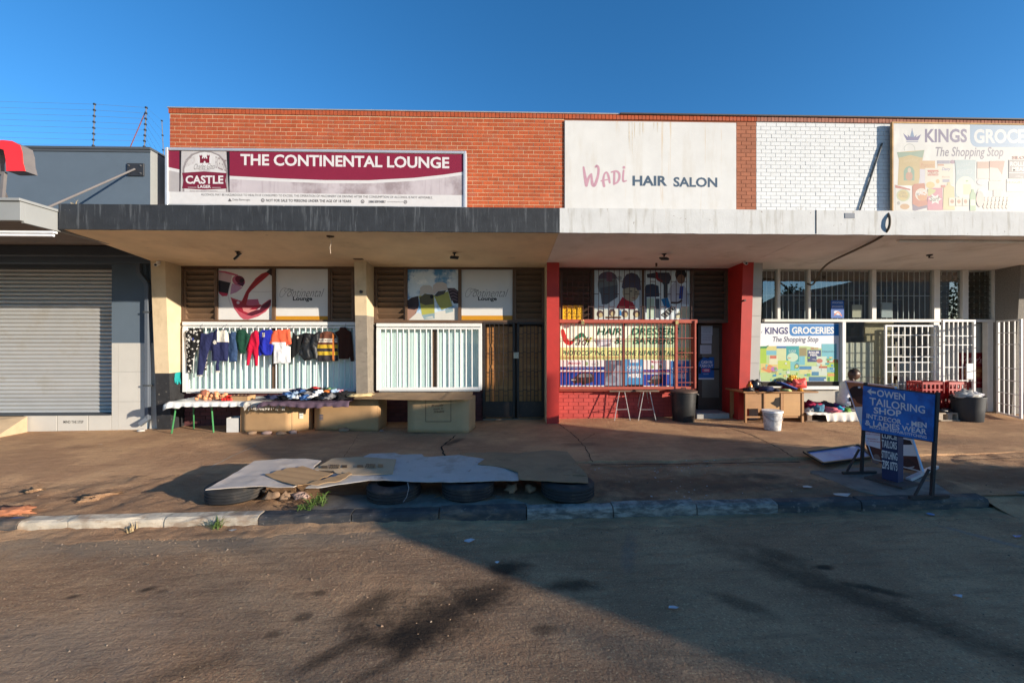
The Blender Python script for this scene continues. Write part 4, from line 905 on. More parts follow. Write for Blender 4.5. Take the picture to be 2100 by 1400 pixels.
P.ell(480, 290, 112, 84, (200, 110, 140), rot=25); P.ell(500, 270, 82, 62, (112, 28, 60), rot=25); P.ell(530, 285, 40, 36, (46, 22, 40)); P.poly([(370, 330), (550, 400), (440, 480), (340, 515), (350, 420)], (196, 150, 186)); P.poly([(440, 330), (580, 320), (548, 385)], (80, 34, 76))
P.stroke([(345, 330), (312, 470), (312, 560), (345, 680)], 9, (206, 196, 206)); P.stroke([(690, 465), (860, 475), (1040, 462)], 5, (190, 180, 190))
P.poly([(345, 560), (400, 580), (520, 620), (700, 600), (860, 690), (980, 600), (1020, 600), (1010, 700), (930, 800), (800, 880), (640, 930), (560, 928), (500, 880), (400, 740)], (206, 96, 112)); P.poly([(368, 590), (510, 640), (640, 700), (860, 690), (1000, 600), (1020, 610), (990, 720), (880, 810), (700, 860), (600, 850), (480, 790), (395, 690)], wine)
P.poly([(600, 850), (760, 760), (900, 680), (1010, 600), (1018, 640), (960, 740), (840, 820), (700, 870)], wd); P.poly([(620, 600), (800, 590), (820, 660), (720, 700), (600, 680)], (200, 100, 130)); P.poly([(540, 730), (700, 740), (650, 770), (800, 760), (640, 820), (560, 790)], (232, 150, 150)); P.ell(470, 650, 26, 24, (226, 196, 206)); P.poly([(780, 770), (860, 700), (830, 760)], (222, 190, 200))
P.poly([(990, 95), (1045, 92), (1045, 220), (1000, 190), (930, 150)], (52, 30, 34)); P.poly([(930, 145), (995, 180), (870, 290), (800, 350), (700, 440), (650, 500), (620, 620), (600, 690), (520, 650), (560, 560), (600, 470), (660, 380), (760, 250), (860, 170)], (178, 44, 52)); P.stroke([(930, 165), (780, 290), (680, 400), (600, 540), (560, 640)], [14, 30, 24, 20, 16], (150, 30, 42))
P.build(t)
def lounge_logo(t, ox, oy, s, du, dv):
    """the two lounge name panels; reference coordinates from the left one"""
    P = Print.wall(8.752, ox, oy, s); f = lambda a: [(u + du, v + dv) for u, v in a]
    gc = (112, 110, 114); k = (30, 32, 40)
    for a, w in (([(1268, 470), (1240, 460), (1250, 430), (1285, 420), (1290, 450), (1262, 480), (1215, 540), (1185, 558), (1162, 540), (1165, 490), (1195, 430), (1240, 405), (1270, 410)], 5),):
        P.stroke(f(a), w, gc)
    P.text('ontinental', 1285 + du, 415 + dv, 1900 + du, 552 + dv, gc, bold=-.014, shear=.5)
    P.text('The', 1295 + du, 418 + dv, 1388 + du, 458 + dv, k, bold=.012)
    P.text('Lounge', 1378 + du, 548 + dv, 1700 + du, 636 + dv, k, bold=.03)
    return P
t = panel('white lounge name panel with yellow base right of the wine picture', 565.5, 551.5, 674.5, 656, pw)
P = lounge_logo(t, 430, 540, 8.077, 0, 0); P.poly([(1094, 872), (1974, 872), (1974, 940), (1094, 940)], (226, 160, 40)); P.build(t)
t = panel('white lounge name panel with yellow base beside the beer picture', 946.5, 552, 1051, 656, pw)
P = lounge_logo(t, 820, 540, 8.4, -30, 24); P.poly([(1064, 898), (1944, 898), (1944, 974), (1064, 974)], (226, 160, 40)); P.build(t)
t = panel('printed panel of two foaming beer mugs against blue sky', 836, 552, 940.5, 656, pm('panel_sky', srgb(196, 212, 224), .45, .05, 1.2, 0, layers=[(srgb(20, 118, 176), (2.3, 2.3, 2.3), .46, .60, .9), (srgb(236, 240, 242), (5, 5, 5), .55, .7, .7)]))
P = Print.wall(8.752, 820, 540, 8.4)
P.poly([(126, 640), (200, 590), (320, 560), (330, 720), (280, 860), (150, 970), (126, 975)], (62, 48, 54)); P.poly([(126, 780), (250, 800), (320, 770), (260, 880), (150, 975), (126, 975)], (176, 140, 124)); P.poly([(150, 975), (300, 850), (420, 880), (900, 780), (990, 760), (1020, 975)], (232, 230, 222))
P.poly([(325, 560), (590, 540), (600, 860), (380, 890)], (190, 190, 96)); P.poly([(340, 590), (430, 520), (575, 540), (585, 700), (440, 720), (345, 680)], (104, 100, 74)); P.poly([(335, 570), (350, 420), (400, 378), (510, 375), (560, 410), (580, 545), (480, 512), (400, 530)], (222, 218, 214)); P.poly([(375, 890), (600, 855), (600, 950), (420, 965)], (150, 178, 190)); P.poly([(420, 940), (560, 905), (580, 940)], (226, 222, 214))
P.poly([(590, 560), (830, 480), (900, 740), (720, 800), (650, 700)], (182, 186, 104)); P.poly([(590, 560), (660, 480), (800, 465), (760, 530), (640, 570)], (84, 82, 84)); P.poly([(570, 500), (570, 380), (640, 325), (740, 320), (800, 350), (835, 470), (720, 462), (640, 490), (598, 545)], (222, 214, 210)); P.poly([(780, 800), (910, 760), (920, 830), (790, 860)], (160, 186, 196)); P.stroke([(835, 480), (880, 620), (905, 740)], 14, (170, 190, 180))
P.poly([(820, 425), (940, 425), (1010, 480), (1015, 690), (930, 690), (870, 590)], (58, 42, 50))
for k in range(4): P.stroke([(850 + k * 12, 470 + k * 55), (920, 450 + k * 55), (985, 490 + k * 50)], 22, (116, 96, 106))
P.ell(550, 572, 30, 36, (24, 22, 24)); P.build(t)

# ---- salon upper panels
pg = pm('panel_pale_blue', srgb(196, 208, 214), .45, .05, 3, 0)
t = panel('printed hair model panel behind bars at the salon', 1218, 552.5, 1316, 656, pg)
P = Print.wall(8.752, 1210, 540, 9.545)
gy = (112, 122, 134)
P.ell(345, 420, 195, 260, (126, 138, 146)); P.poly([(200, 480), (540, 420), (540, 660), (330, 800), (230, 800)], (96, 104, 116)); P.ell(345, 300, 185, 140, (104, 96, 118), a0=180, a1=360); P.rect(325, 170, 435, 350, (136, 92, 116))
P.ell(800, 560, 165, 190, (190, 180, 156)); P.poly([(620, 470), (650, 300), (720, 210), (820, 180), (930, 220), (985, 320), (1000, 520), (930, 530), (900, 480), (760, 470), (650, 500)], (84, 78, 104)); P.ell(575, 290, 50, 44, (170, 186, 196)); P.ell(800, 545, 30, 10, (60, 56, 56)); P.ell(905, 560, 24, 9, (60, 56, 56)); P.ell(850, 680, 30, 10, (160, 90, 90)); P.stroke([(850, 560), (870, 630)], 6, (150, 130, 110))
P.poly([(510, 880), (560, 780), (640, 650), (720, 720), (840, 760), (900, 895)], (196, 30, 52)); P.rect(84, 905, 990, 1080, (222, 226, 216))
for cu, cv_ in ((195, 990), (430, 965), (680, 985), (905, 985)): P.ell(cu, cv_, 68, 72, (92, 68, 70)); P.ell(cu + 14, cv_ + 22, 38, 46, (206, 186, 140))
P.rect(565, 920, 615, 1020, (30, 130, 200)); P.rect(300, 1040, 605, 1080, (110, 76, 50)); P.build(t)
t = panel('printed tailor and keyboard panel behind bars at the salon', 1320, 552.5, 1415, 656, pg)
P = Print.wall(8.752, 1210, 540, 9.545)
P.poly([(1110, 210), (1280, 180), (1550, 180), (1590, 280), (1550, 400), (1440, 420), (1350, 300), (1120, 280)], (70, 66, 84)); P.stroke([(1300, 190), (1320, 300), (1400, 350)], 50, (150, 40, 56)); P.poly([(1070, 500), (1100, 420), (1220, 400), (1340, 440), (1360, 650), (1080, 660)], (52, 58, 84)); P.rect(1080, 650, 1110, 960, (70, 84, 120)); P.rect(1440, 390, 1520, 680, (60, 66, 80))
P.poly([(1390, 700), (1520, 670), (1580, 850), (1470, 890)], (20, 130, 196)); P.poly([(1280, 690), (1360, 690), (1360, 1070), (1280, 1070)], (76, 84, 98)); P.rect(1110, 680, 1260, 1075, (206, 226, 206))
P.ell(1775, 220, 110, 120, (44, 36, 42)); P.ell(1780, 310, 80, 90, (146, 108, 88)); P.poly([(1560, 480), (1680, 330), (1760, 420), (1850, 440), (1940, 600), (1940, 800), (1600, 780), (1520, 620)], (206, 208, 224)); P.poly([(1760, 450), (1830, 450), (1810, 700), (1740, 690)], (36, 66, 170)); P.stroke([(1600, 770), (1720, 770), (1790, 730)], 40, (84, 60, 52))
P.poly([(1380, 1010), (1600, 830), (1680, 880), (1480, 1075)], (40, 44, 50))
for i in range(5):
    for j in range(4): P.ell(1430 + i * 45 + j * 22, 1005 - i * 36 + j * 18, 14, 9, (216, 222, 220), n=8)
P.poly([(1640, 1075), (1800, 860), (1950, 840), (1950, 1075)], (226, 222, 190)); P.build(t)
# ---- yellow box lid leaning in the salon louvre
t = board('notice_board', 'yellow notice leaning behind the bars left of the hair pictures', 'notice', 1153, 626, 1194, 656, 8.71, .012, pm('notice_yellow', srgb(232, 178, 20), .5, .06, 4, 0))[0]
P = Print.wall(8.71, 1100, 500, 3.5); P.text('FOR SALE', 200, 450, 320, 475, (120, 84, 20)); P.text('CABLES', 200, 480, 320, 505, (120, 84, 20)); P.text('0772 659 285', 198, 512, 322, 532, (110, 70, 20)); P.build(t)

# ---- poster filling the salon window
Yp = 8.756
t = board('window_poster', 'green and white hairdressers poster filling the barred salon window', 'poster', 1148, 664, 1424, 790, Yp, .006, pm('poster_pale', srgb(226, 238, 214), .5, .05, 3, 0), bevel=0)[0]
P = Print.wall(Yp, 1120, 660, 4.773, k=.8)
gr = (24, 96, 72)
P.rect(128, 250, 1420, 370, (222, 226, 150)); P.poly([(900, 35), (1420, 35), (1420, 250), (700, 250)], (206, 228, 186))
P.stroke([(162, 85), (175, 140), (200, 190), (235, 205), (270, 180)], [34, 46, 50, 46, 20], (206, 52, 48)); P.stroke([(255, 185), (310, 150), (350, 125), (395, 165)], [10, 40, 40, 14], (40, 116, 84)); P.stroke([(370, 155), (410, 190), (450, 150)], [8, 22, 8], (200, 208, 60)); P.text('adi', 285, 145, 440, 228, (24, 28, 30), shear=.4, bold=.005)
P.text('HAIR   DRESSERS', 495, 58, 1305, 130, gr, bold=.035, shear=.22); P.text('&    BARBERS', 668, 148, 1258, 218, gr, bold=.035, shear=.22)
P.text('PHOTOCOPYING, CELLPHONE REPAIRS & TAILORS', 155, 280, 1355, 335, (22, 84, 70), bold=.03, shear=.2); P.text('PHONES:  0773 742 235', 158, 345, 380, 364, (120, 110, 40), shear=.2); P.text('0712 639 767', 400, 345, 522, 364, (120, 110, 40), shear=.2); P.text('0775 647 607', 585, 345, 706, 362, (196, 110, 60), shear=.2)
P.poly([(465, 175), (640, 165), (628, 240), (510, 245)], (150, 150, 156)); P.poly([(530, 172), (620, 165), (630, 205), (512, 242)], (222, 224, 230))
P.build(t)
def small(label, u0, v0, u1, v1, colr, Y, s=(1120, 660, 4.773), name='poster', group=None):
    t = board(name, label, 'poster', s[0] + u0 / s[2], s[1] + v0 / s[2], s[0] + u1 / s[2], s[1] + v1 / s[2], Y, .003, colr, group, bevel=0)[0]
    return t, Print.wall(Y, *s, d0=.0006, k=.8)
wp = ink(226, 226, 226, k=.8)
def car(P, u0, v0, u1, v1):
    f = lambda a, b_: (u0 + a * (u1 - u0), v0 + b_ * (v1 - v0))
    P.poly([f(0, .55), f(.15, .45), f(.32, .12), f(.6, 0), f(.9, .08), f(1, .4), f(.98, .75), f(.7, .95), f(.5, .9), f(.1, .85)], (44, 40, 48)); P.poly([f(.28, .42), f(.38, .18), f(.58, .1), f(.6, .4)], (126, 132, 140)); P.poly([f(.64, .4), f(.63, .1), f(.86, .14), f(.92, .38)], (110, 112, 120)); P.ell(*f(.55, .88), (u1 - u0) * .08, (v1 - v0) * .16, (16, 16, 18)); P.ell(*f(.2, .82), (u1 - u0) * .06, (v1 - v0) * .13, (16, 16, 18)); P.rect(*f(.02, .58), *f(.2, .66), (200, 200, 204))
t, P = small('blue car loan poster at the left of the salon window', 134, 372, 575, 640, wp, 8.748)
P.text('Moovah', 215, 390, 340, 416, (190, 60, 90), bold=.02, shear=.2); P.ell(395, 408, 16, 20, (150, 170, 120)); P.text('tbc', 445, 396, 485, 424, (110, 110, 110)); P.ell(498, 408, 14, 20, (150, 150, 100)); P.ell(495, 408, 9, 15, (226, 226, 226)); P.rect(134, 438, 575, 470, (26, 52, 140)); P.text('The premier vehicle and life insurance, Cover and Warranty', 200, 445, 502, 458, (226, 226, 232)); P.rect(134, 490, 575, 620, (26, 66, 160)); car(P, 240, 492, 470, 612); P.text('moovah.co.zw', 300, 624, 400, 634, (90, 90, 100)); P.build(t)
t, P = small('grey faded poster between the blue posters in the salon window', 578, 372, 745, 628, ink(92, 104, 124), 8.748)
P.poly([(690, 420), (735, 430), (740, 620), (580, 620), (585, 560), (640, 520)], (150, 158, 172)); P.ell(640, 560, 60, 40, (120, 130, 146)); P.ell(665, 400, 35, 16, (116, 126, 142)); P.build(t)
t, P = small('light blue cash notice right of the salon window mullion', 772, 366, 952, 622, ink(86, 160, 214), 8.748)
P.rect(820, 366, 902, 398, (226, 226, 226)); P.text('CASH IN', 792, 430, 932, 462, (240, 240, 240), bold=.03); P.text('CASH OUT', 792, 466, 932, 490, (214, 226, 236)); P.text('HERE', 802, 500, 928, 545, (244, 244, 244), bold=.05); P.rect(790, 612, 952, 622, (30, 40, 60)); P.build(t)
t, P = small('smaller blue car poster near the right of the salon window', 955, 372, 1210, 632, wp, 8.748)
P.text('Moovah', 1020, 376, 1142, 402, (190, 60, 90), bold=.02, shear=.2); P.ell(1040, 440, 14, 18, (150, 170, 120)); P.ell(1118, 438, 16, 20, (150, 140, 110)); P.rect(955, 466, 1210, 494, (60, 50, 140)); P.rect(955, 512, 1210, 622, (30, 66, 160)); car(P, 990, 515, 1140, 620); P.build(t)
t, P = small('blue cash notice at the far right of the salon window', 1218, 380, 1400, 630, ink(64, 128, 200), 8.748)
P.rect(1265, 384, 1345, 412, (180, 196, 214)); P.text('CASH IN', 1235, 445, 1380, 472, (226, 230, 240), bold=.02); P.text('CASH OUT', 1235, 480, 1370, 500, (200, 214, 230)); P.text('HERE', 1245, 508, 1372, 552, (236, 238, 244), bold=.04); P.build(t)
# ---- papers on the salon door
for lab, v0, v1, tx in (('top paper notice taped on the dark salon door', 40, 130, ('TERMS', 'CASH ONLY', 'THANK YOU')), ('second paper notice taped on the dark salon door', 132, 212, ('TYPING AND', 'PHOTOCOPY'))):
    t, P = small(lab, 1518, v0, 1628 - (v0 > 100) * 6, v1, ink(206, 212, 222), 8.955, name='paper_notice'); h = (v1 - v0) / (len(tx) + 1.2)
    for i, s in enumerate(tx): P.text(s, 1532, v0 + h * (i + .6), 1612, v0 + h * (i + 1.05), (120, 124, 136))
    P.build(t)
t, P = small('lowest white paper on the dark salon door', 1508, 226, 1618, 312, ink(212, 216, 224), 8.955, name='paper_notice')
for i in range(5): P.rect(1522, 240 + i * 13, 1600 - (i % 2) * 14, 243 + i * 13, (150, 154, 164))
P.build(t)
t, P = small('torn blue cash in cash out poster on the salon door', 1492, 345, 1644, 562, ink(34, 104, 186), 8.955)
P.poly([(1492, 345), (1540, 345), (1492, 395)], c_dark); P.poly([(1550, 345), (1600, 345), (1590, 356), (1565, 352)], c_dark); P.text('CASH IN', 1520, 378, 1625, 408, (220, 228, 240), bold=.03); P.text('CASH OUT', 1506, 415, 1634, 444, (220, 228, 240), bold=.03); P.rect(1528, 456, 1604, 490, (196, 70, 110)); P.text('HERE', 1545, 463, 1595, 482, (230, 220, 230), bold=.03); P.text('moola', 1540, 500, 1590, 514, (190, 200, 226)); P.rect(1492, 548, 1644, 562, (206, 214, 226)); P.build(t)

# ---- grocery window poster
t = board('window_poster', 'bright grocery poster with crown lettering under the shop front rail', 'poster', 1558, 662.5, 1721, 782, 8.775, .008, pm('poster_white', srgb(204, 206, 212), .45, .03, 3, 0), bevel=0)[0]
P = Print.wall(8.775, 1550, 650, 8.747)
P.poly([(604, 122), (1490, 122), (1490, 332), (660, 340), (625, 325), (604, 280)], (14, 128, 206)); P.poly([(95, 275), (128, 235), (112, 262), (100, 290)], (40, 40, 90)); P.text('KINGS', 165, 182, 580, 306, (52, 52, 120), bold=.03); P.text('GROCERIES', 646, 176, 1402, 302, (244, 246, 248), bold=.035); P.text('The Shopping Stop', 305, 350, 1122, 472, (50, 54, 96), bold=.012, shear=.2)
rr = random.Random(5); pal = [(150, 196, 60), (206, 216, 110), (120, 200, 190), (40, 164, 170), (226, 200, 120), (214, 226, 216), (60, 150, 200), (190, 214, 214), (110, 180, 90), (222, 160, 110)]
P.poly([(84, 520), (900, 520), (1180, 560), (1450, 470), (1450, 1150), (90, 1150), (60, 900)], (190, 216, 150))
for (u0, v0, u1, v1, c) in ((80, 540, 190, 830, (170, 206, 70)), (195, 520, 370, 660, (216, 206, 130)), (190, 600, 370, 680, (120, 190, 210)), (370, 520, 545, 560, (50, 120, 180)), (375, 560, 545, 800, (214, 222, 170)), (545, 518, 775, 800, (28, 160, 168)), (780, 550, 912, 700, (150, 140, 96)), (780, 700, 880, 860, (110, 190, 206)), (925, 590, 1170, 805, (24, 56, 120)), (1180, 480, 1450, 750, (110, 192, 208)), (1090, 705, 1270, 860, (206, 226, 206)), (1280, 760, 1480, 820, (180, 120, 80)), (1280, 820, 1480, 1150, (170, 206, 70)), (1000, 880, 1280, 1050, (206, 220, 206)), (1130, 880, 1280, 915, (180, 84, 60)), (1000, 980, 1130, 1050, (50, 130, 170)), (770, 880, 1000, 940, (40, 130, 190)), (780, 940, 1000, 1020, (216, 216, 150)), (950, 1070, 1260, 1150, (40, 110, 160)), (90, 830, 400, 990, (226, 206, 130)), (240, 690, 390, 850, (228, 226, 190)), (400, 780, 620, 930, (196, 216, 90)), (620, 800, 780, 960, (120, 196, 200))): P.rect(u0, v0, u1, v1, c)
P.poly([(80, 530), (190, 520), (240, 500), (190, 560), (85, 560)], (30, 130, 80)); P.ell(660, 720, 100, 80, (200, 226, 200)); P.text('SUGAR', 590, 590, 720, 640, (210, 236, 236), slope=-.05); P.text('SILO', 985, 545, 1120, 580, (206, 90, 70), bold=.02); P.text('ROLLER', 950, 612, 1140, 655, (240, 240, 244), bold=.04); P.text('MEAL', 975, 662, 1110, 700, (240, 240, 244), bold=.04); P.text('10kg', 1010, 745, 1080, 780, (220, 224, 236)); P.text('PARLENTA', 1195, 605, 1425, 635, (60, 96, 130)); P.rect(255, 690, 370, 745, (206, 110, 90)); P.ell(1145, 785, 55, 40, (190, 110, 96)); P.ell(735, 880, 42, 42, (110, 140, 90)); P.ell(735, 880, 24, 24, (216, 210, 150)); P.poly([(90, 930), (250, 850), (400, 940), (240, 1000)], (226, 140, 90)); P.ell(330, 930, 60, 40, (190, 120, 190)); P.rect(1280, 900, 1420, 990, (120, 180, 190)); P.rect(1290, 1010, 1420, 1060, (222, 160, 90)); P.rect(1290, 1080, 1330, 1150, (60, 130, 60)); P.text('Surf', 280, 960, 380, 1000, (60, 80, 90), shear=.2)
for _ in range(46):
    u = rr.uniform(90, 1420); v = rr.uniform(700, 1120); w = rr.uniform(18, 70); h = rr.uniform(14, 50); P.rect(u, v, u + w, v + h, rr.choice(pal))
P.build(t)
# ---- blue handbill and cream card in the upper grocery window
t, P = small('blue handbill stuck low in the upper grocery window', 715, 335, 808, 462, ink(30, 100, 190), 8.752, s=(1500, 520, 3.5))
P.text('STOCKTAKE', 725, 346, 798, 358, (190, 206, 230), bold=.02); P.text('STOCKISTS', 722, 374, 800, 386, (206, 216, 236), bold=.02); P.ell(760, 425, 26, 14, (214, 216, 226), rot=20); P.stroke([(740, 440), (765, 420), (790, 445)], 8, (220, 120, 80)); P.build(t)
board('card', 'cream card standing behind the upper grocery glass', 'card', 1748, 625, 1768, 651, 8.80, .006, c_pale, bevel=0)
board('card', 'pale sheet standing behind the second wide grocery pane', 'card', 1808, 620, 1830, 651, 8.80, .006, ink(206, 212, 214), bevel=0)
# ---- red poster on the grocery door
t = board('door_poster', 'dark red chicken menu poster on the grocery door', 'poster', 1965, 723, 2019, 795, 8.86, .006, ink(120, 18, 28), bevel=0)[0]
P = Print.wall(8.86, 1760, 500, 3.5); P.text("Kenny's", 735, 800, 890, 850, (214, 190, 190), shear=.35, bold=.01, slope=.08); P.text('TASTE THE', 800, 850, 895, 862, (206, 170, 160)); P.rect(738, 880, 895, 965, (134, 70, 44)); P.text('FRIED CHICKEN', 750, 900, 885, 920, (214, 170, 110)); P.text('BURGERS', 760, 930, 870, 950, (214, 170, 110)); P.text('OPEN DAILY', 800, 990, 890, 1002, (206, 170, 160)); P.build(t)
m = MB(); m.box(WX(1940, 8.87), WX(2022, 8.87), 8.868, 8.90, .1, 2.05); m.build('door', pm('glass_door_grey', (.30, .31, .30), .4), groc)
# ---- white tailor's letters on the end pillar
P = Print.wall(8.35, 0, 0, 1); P.text('S', 2096, 602, 2104, 614, (200, 202, 204)); P.build(groc, 'lettering'); P = Print.wall(8.35, 0, 0, 1); P.text('4', 2095, 618, 2104, 630, (200, 202, 204)); P.build(groc, 'lettering')
# ================================================================ HELPERS FOR SOFT AND THIN THINGS
def inside(p, poly):
    x, y = p; c = False; n = len(poly)
    for i in range(n):
        x1, y1 = poly[i]; x2, y2 = poly[(i + 1) % n]
        if (y1 > y) != (y2 > y) and x < (x2 - x1) * (y - y1) / (y2 - y1) + x1: c = not c
    return c
def near(p, poly):
    best = 1e9; bp = p
    for i in range(len(poly)):
        ax, ay = poly[i]; bx, by = poly[(i + 1) % len(poly)]; dx, dy = bx - ax, by - ay
        t = max(0, min(1, ((p[0] - ax) * dx + (p[1] - ay) * dy) / (dx * dx + dy * dy + 1e-12)))
        q = (ax + dx * t, ay + dy * t); d = math.hypot(p[0] - q[0], p[1] - q[1])
        if d < best: best, bp = d, q
    return best, bp
def patch(poly, cell):
    """fill an outline with a grid whose border is snapped to the outline: verts 2D, quads, distance to border, border loop flags"""
    x0 = min(p[0] for p in poly); x1 = max(p[0] for p in poly); y0 = min(p[1] for p in poly); y1 = max(p[1] for p in poly)
    nx = int((x1 - x0) / cell) + 2; ny = int((y1 - y0) / cell) + 2
    keep = {(i, j) for i in range(-1, nx) for j in range(-1, ny) if inside((x0 + (i + .5) * cell, y0 + (j + .5) * cell), poly)}
    idx = {}; V = []; F = []
    def vi(i, j):
        if (i, j) not in idx: idx[(i, j)] = len(V); V.append((x0 + i * cell, y0 + j * cell))
        return idx[(i, j)]
    for (i, j) in sorted(keep): F.append((vi(i, j), vi(i + 1, j), vi(i + 1, j + 1), vi(i, j + 1)))
    D = []; B = []
    for (i, j), k in idx.items():
        full = all((a, b_) in keep for a in (i - 1, i) for b_ in (j - 1, j))
        d, q = near(V[k], poly)
        if not full: V[k] = q; d = 0
        D.append(d); B.append(not full)
    return V, F, D, B
def puffy(name, poly, fn, thick, mats, pick=None, parent=None, cell=.02, fold=.012, seed=0, edge_r=.05, fs=(16, 5), **kw):
    """soft flat thing (garment): outline in local (u,w) metres; fn(u,w,off) -> place; front and back sheets"""
    V, F, D, B = patch(poly, cell); mb = MB(); n = len(V); fr = []; bk = []
    for (u, w), d in zip(V, D):
        e = min(1, d / edge_r) ** .6
        f = mnoise.noise((u * fs[0] + seed * 7, w * fs[1], seed)) * fold + mnoise.noise((u * 30 + w * 12, w * 16, seed + 3)) * fold * .5
        f += fold * .8 * math.sin(u * 34 + 3.2 * mnoise.noise((u * 2, w * 3.5, seed + 9)) + seed)
        fr.append(fn(u, w, thick * e * .5 + f * e)); bk.append(fn(u, w, -thick * e * .5 + f * e * .3))
    mb.v = fr + bk
    for f in F:
        c = (sum(V[i][0] for i in f) / 4, sum(V[i][1] for i in f) / 4); k = pick(*c) if pick else 0
        mb.f.append(f); mb.m.append(k); mb.f.append(tuple(n + i for i in reversed(f))); mb.m.append(k)
    return mb.build(name, mats, parent, smooth='all', fix=False, **kw)
def rag(name, poly, fz, mat, th=.006, cell=.03, parent=None, pick=None, **kw):
    """thin sheet lying on fz(x,y), outline in world XY"""
    V, F, D, B = patch(poly, cell); mb = MB(); n = len(V)
    mb.v = [(x, y, fz(x, y) + th) for x, y in V] + [(x, y, fz(x, y)) for x, y in V]
    cnt = {}
    for f in F:
        c = (sum(V[i][0] for i in f) / 4, sum(V[i][1] for i in f) / 4); k = pick(*c) if pick else 0
        mb.f.append(f); mb.m.append(k); mb.f.append(tuple(n + i for i in reversed(f))); mb.m.append(k)
        for a, b_ in zip(f, f[1:] + f[:1]): cnt[(a, b_)] = cnt.get((a, b_), 0) + 1
    for (a, b_) in list(cnt):
        if (b_, a) not in cnt: mb.f.append((a, n + a, n + b_, b_)); mb.m.append(0)
    return mb.build(name, mat, parent, smooth=True, fix=False, **kw)
import bmesh
def ico(sub):
    bm = bmesh.new(); bmesh.ops.create_icosphere(bm, subdivisions=sub, radius=1)
    V = [v.co.copy() for v in bm.verts]; F = [tuple(v.index for v in f.verts) for f in bm.faces]; bm.free(); return V, F
ICO3 = ico(3); ICO2 = ico(2); ICO1 = ico(1)
def crumple(name, c, r, mat, seed=0, parent=None, rough=.3, freq=2.2, rot=0, flat=True, src=None, **kw):
    """crumpled soft lump"""
    V, F = src or ICO3; mb = MB(); P = []
    M = Matrix.Rotation(rot, 3, 'Z')
    for v in V:
        q = v * freq + Vector((seed * 3.1, seed * 1.7, seed)); k = 1 + rough * (abs(mnoise.noise(q)) * 2 - .6) + rough * .5 * mnoise.noise(q * 2.7)
        p = Vector((v.x * r[0] * k, v.y * r[1] * k, v.z * r[2] * k))
        if flat and p.z < -r[2] * .45: p.z = -r[2] * .45
        P.append(M @ p + Vector(c))
    mb.faces(P, F); return mb.build(name, mat, parent, smooth='all', fix=False, **kw)
def fab(name, c, rough=.95, **k): return pm('fabric_' + name, c, rough, k.pop('var', .12), 14, .25, 160, spec=.15, **k)
card = pm('cardboard', (.42, .255, .125), .9, .10, 4, .12, 60, layers=[((.30, .17, .08), (2, 2, 2), .5, .7, .5)])
card_d = pm('cardboard_worn', (.30, .19, .105), .95, .15, 4, .25, 40, layers=[((.17, .105, .06), (3, 3, 3), .5, .68, .6), ((.42, .30, .18), (6, 6, 6), .6, .7, .5)])
card_w = pm('cardboard_white_face', (.46, .43, .40), .85, .10, 3, .2, 30, layers=[((.30, .25, .20), (3.5, 3.5, 3.5), .48, .68, .65), ((.22, .14, .09), (9, 9, 9), .63, .70, .6)])
card_g = pm('board_grey_face', (.52, .45, .39), .85, .08, 3, .15, 30, layers=[((.36, .28, .21), (4, 4, 4), .48, .72, .6)])

# ================================================================ FIXTURES ON THE BUILDINGS
# electric fence on the grey parapet
def fence_post(label, base, top, n, group):
    t = thing('fence_post', label, 'fence post', base, group); base = Vector(base); top = Vector(top)
    m = MB(); m.tube([base, top], .010, 6); m.build('rod', pm('galvanised', (.20, .20, .21), .5, metal=.6), t)
    for i in range(n):
        p = base.lerp(top, .12 + .88 * i / (n - 1)); m = MB(); m.lathe([(.012, -.018), (.024, -.014), (.024, .014), (.012, .018)], 8, p.x, p.y, p.z)
        m.build('insulator', pm('insulator_black', (.02, .025, .035), .4), t)
gt2 = gt + .05
b1 = (*[WX(191, 8.6)], 8.6, gt2); b2 = (WX(295.5, 8.6), 8.6, gt2); b3 = (WX(340, 11.5), 11.5, gt2 - .1)
p1 = (WX(194, 8.6), 8.6, WZ(194, 214, 8.6)); p2 = (WX(300, 8.6), 8.6, WZ(300, 221, 8.6)); p3 = (WX(332, 11.5), 11.5, WZ(332, 248, 11.5))
fence_post('left electric fence rod on the grey parapet', b1, p1, 8, 'electric fence rods'); fence_post('middle braced electric fence rod on the grey parapet', b2, p2, 8, 'electric fence rods'); fence_post('right leaning electric fence rod nearest the brick wall', b3, p3, 6, 'electric fence rods')
wire_m = pm('wire', (.25, .25, .27), .5, bump=0, metal=.5)
ft = thing('fence_wires', 'thin electric fence wires strung between rods above the grey parapet', 'fence wire', (-9, 8.6, gt2))
for i in range(8):
    f = .12 + .88 * i / 7; a = Vector(b1).lerp(Vector(p1), f); b_ = Vector(b2).lerp(Vector(p2), f); c = Vector(b3).lerp(Vector(p3), min(1, f))
    m = MB(); m.tube([(-15, 8.6, a.z + .10), a, b_, c], .0022, 4, caps=False); m.build('wire', wire_m, ft)
m = MB(); m.tube([(WX(261, 8.7), 8.7, gt2), (WX(299, 8.62), 8.62, WZ(299, 228, 8.62))], .009, 6); m.build('brace', pm('rust_red', (.20, .06, .04), .7), ft)
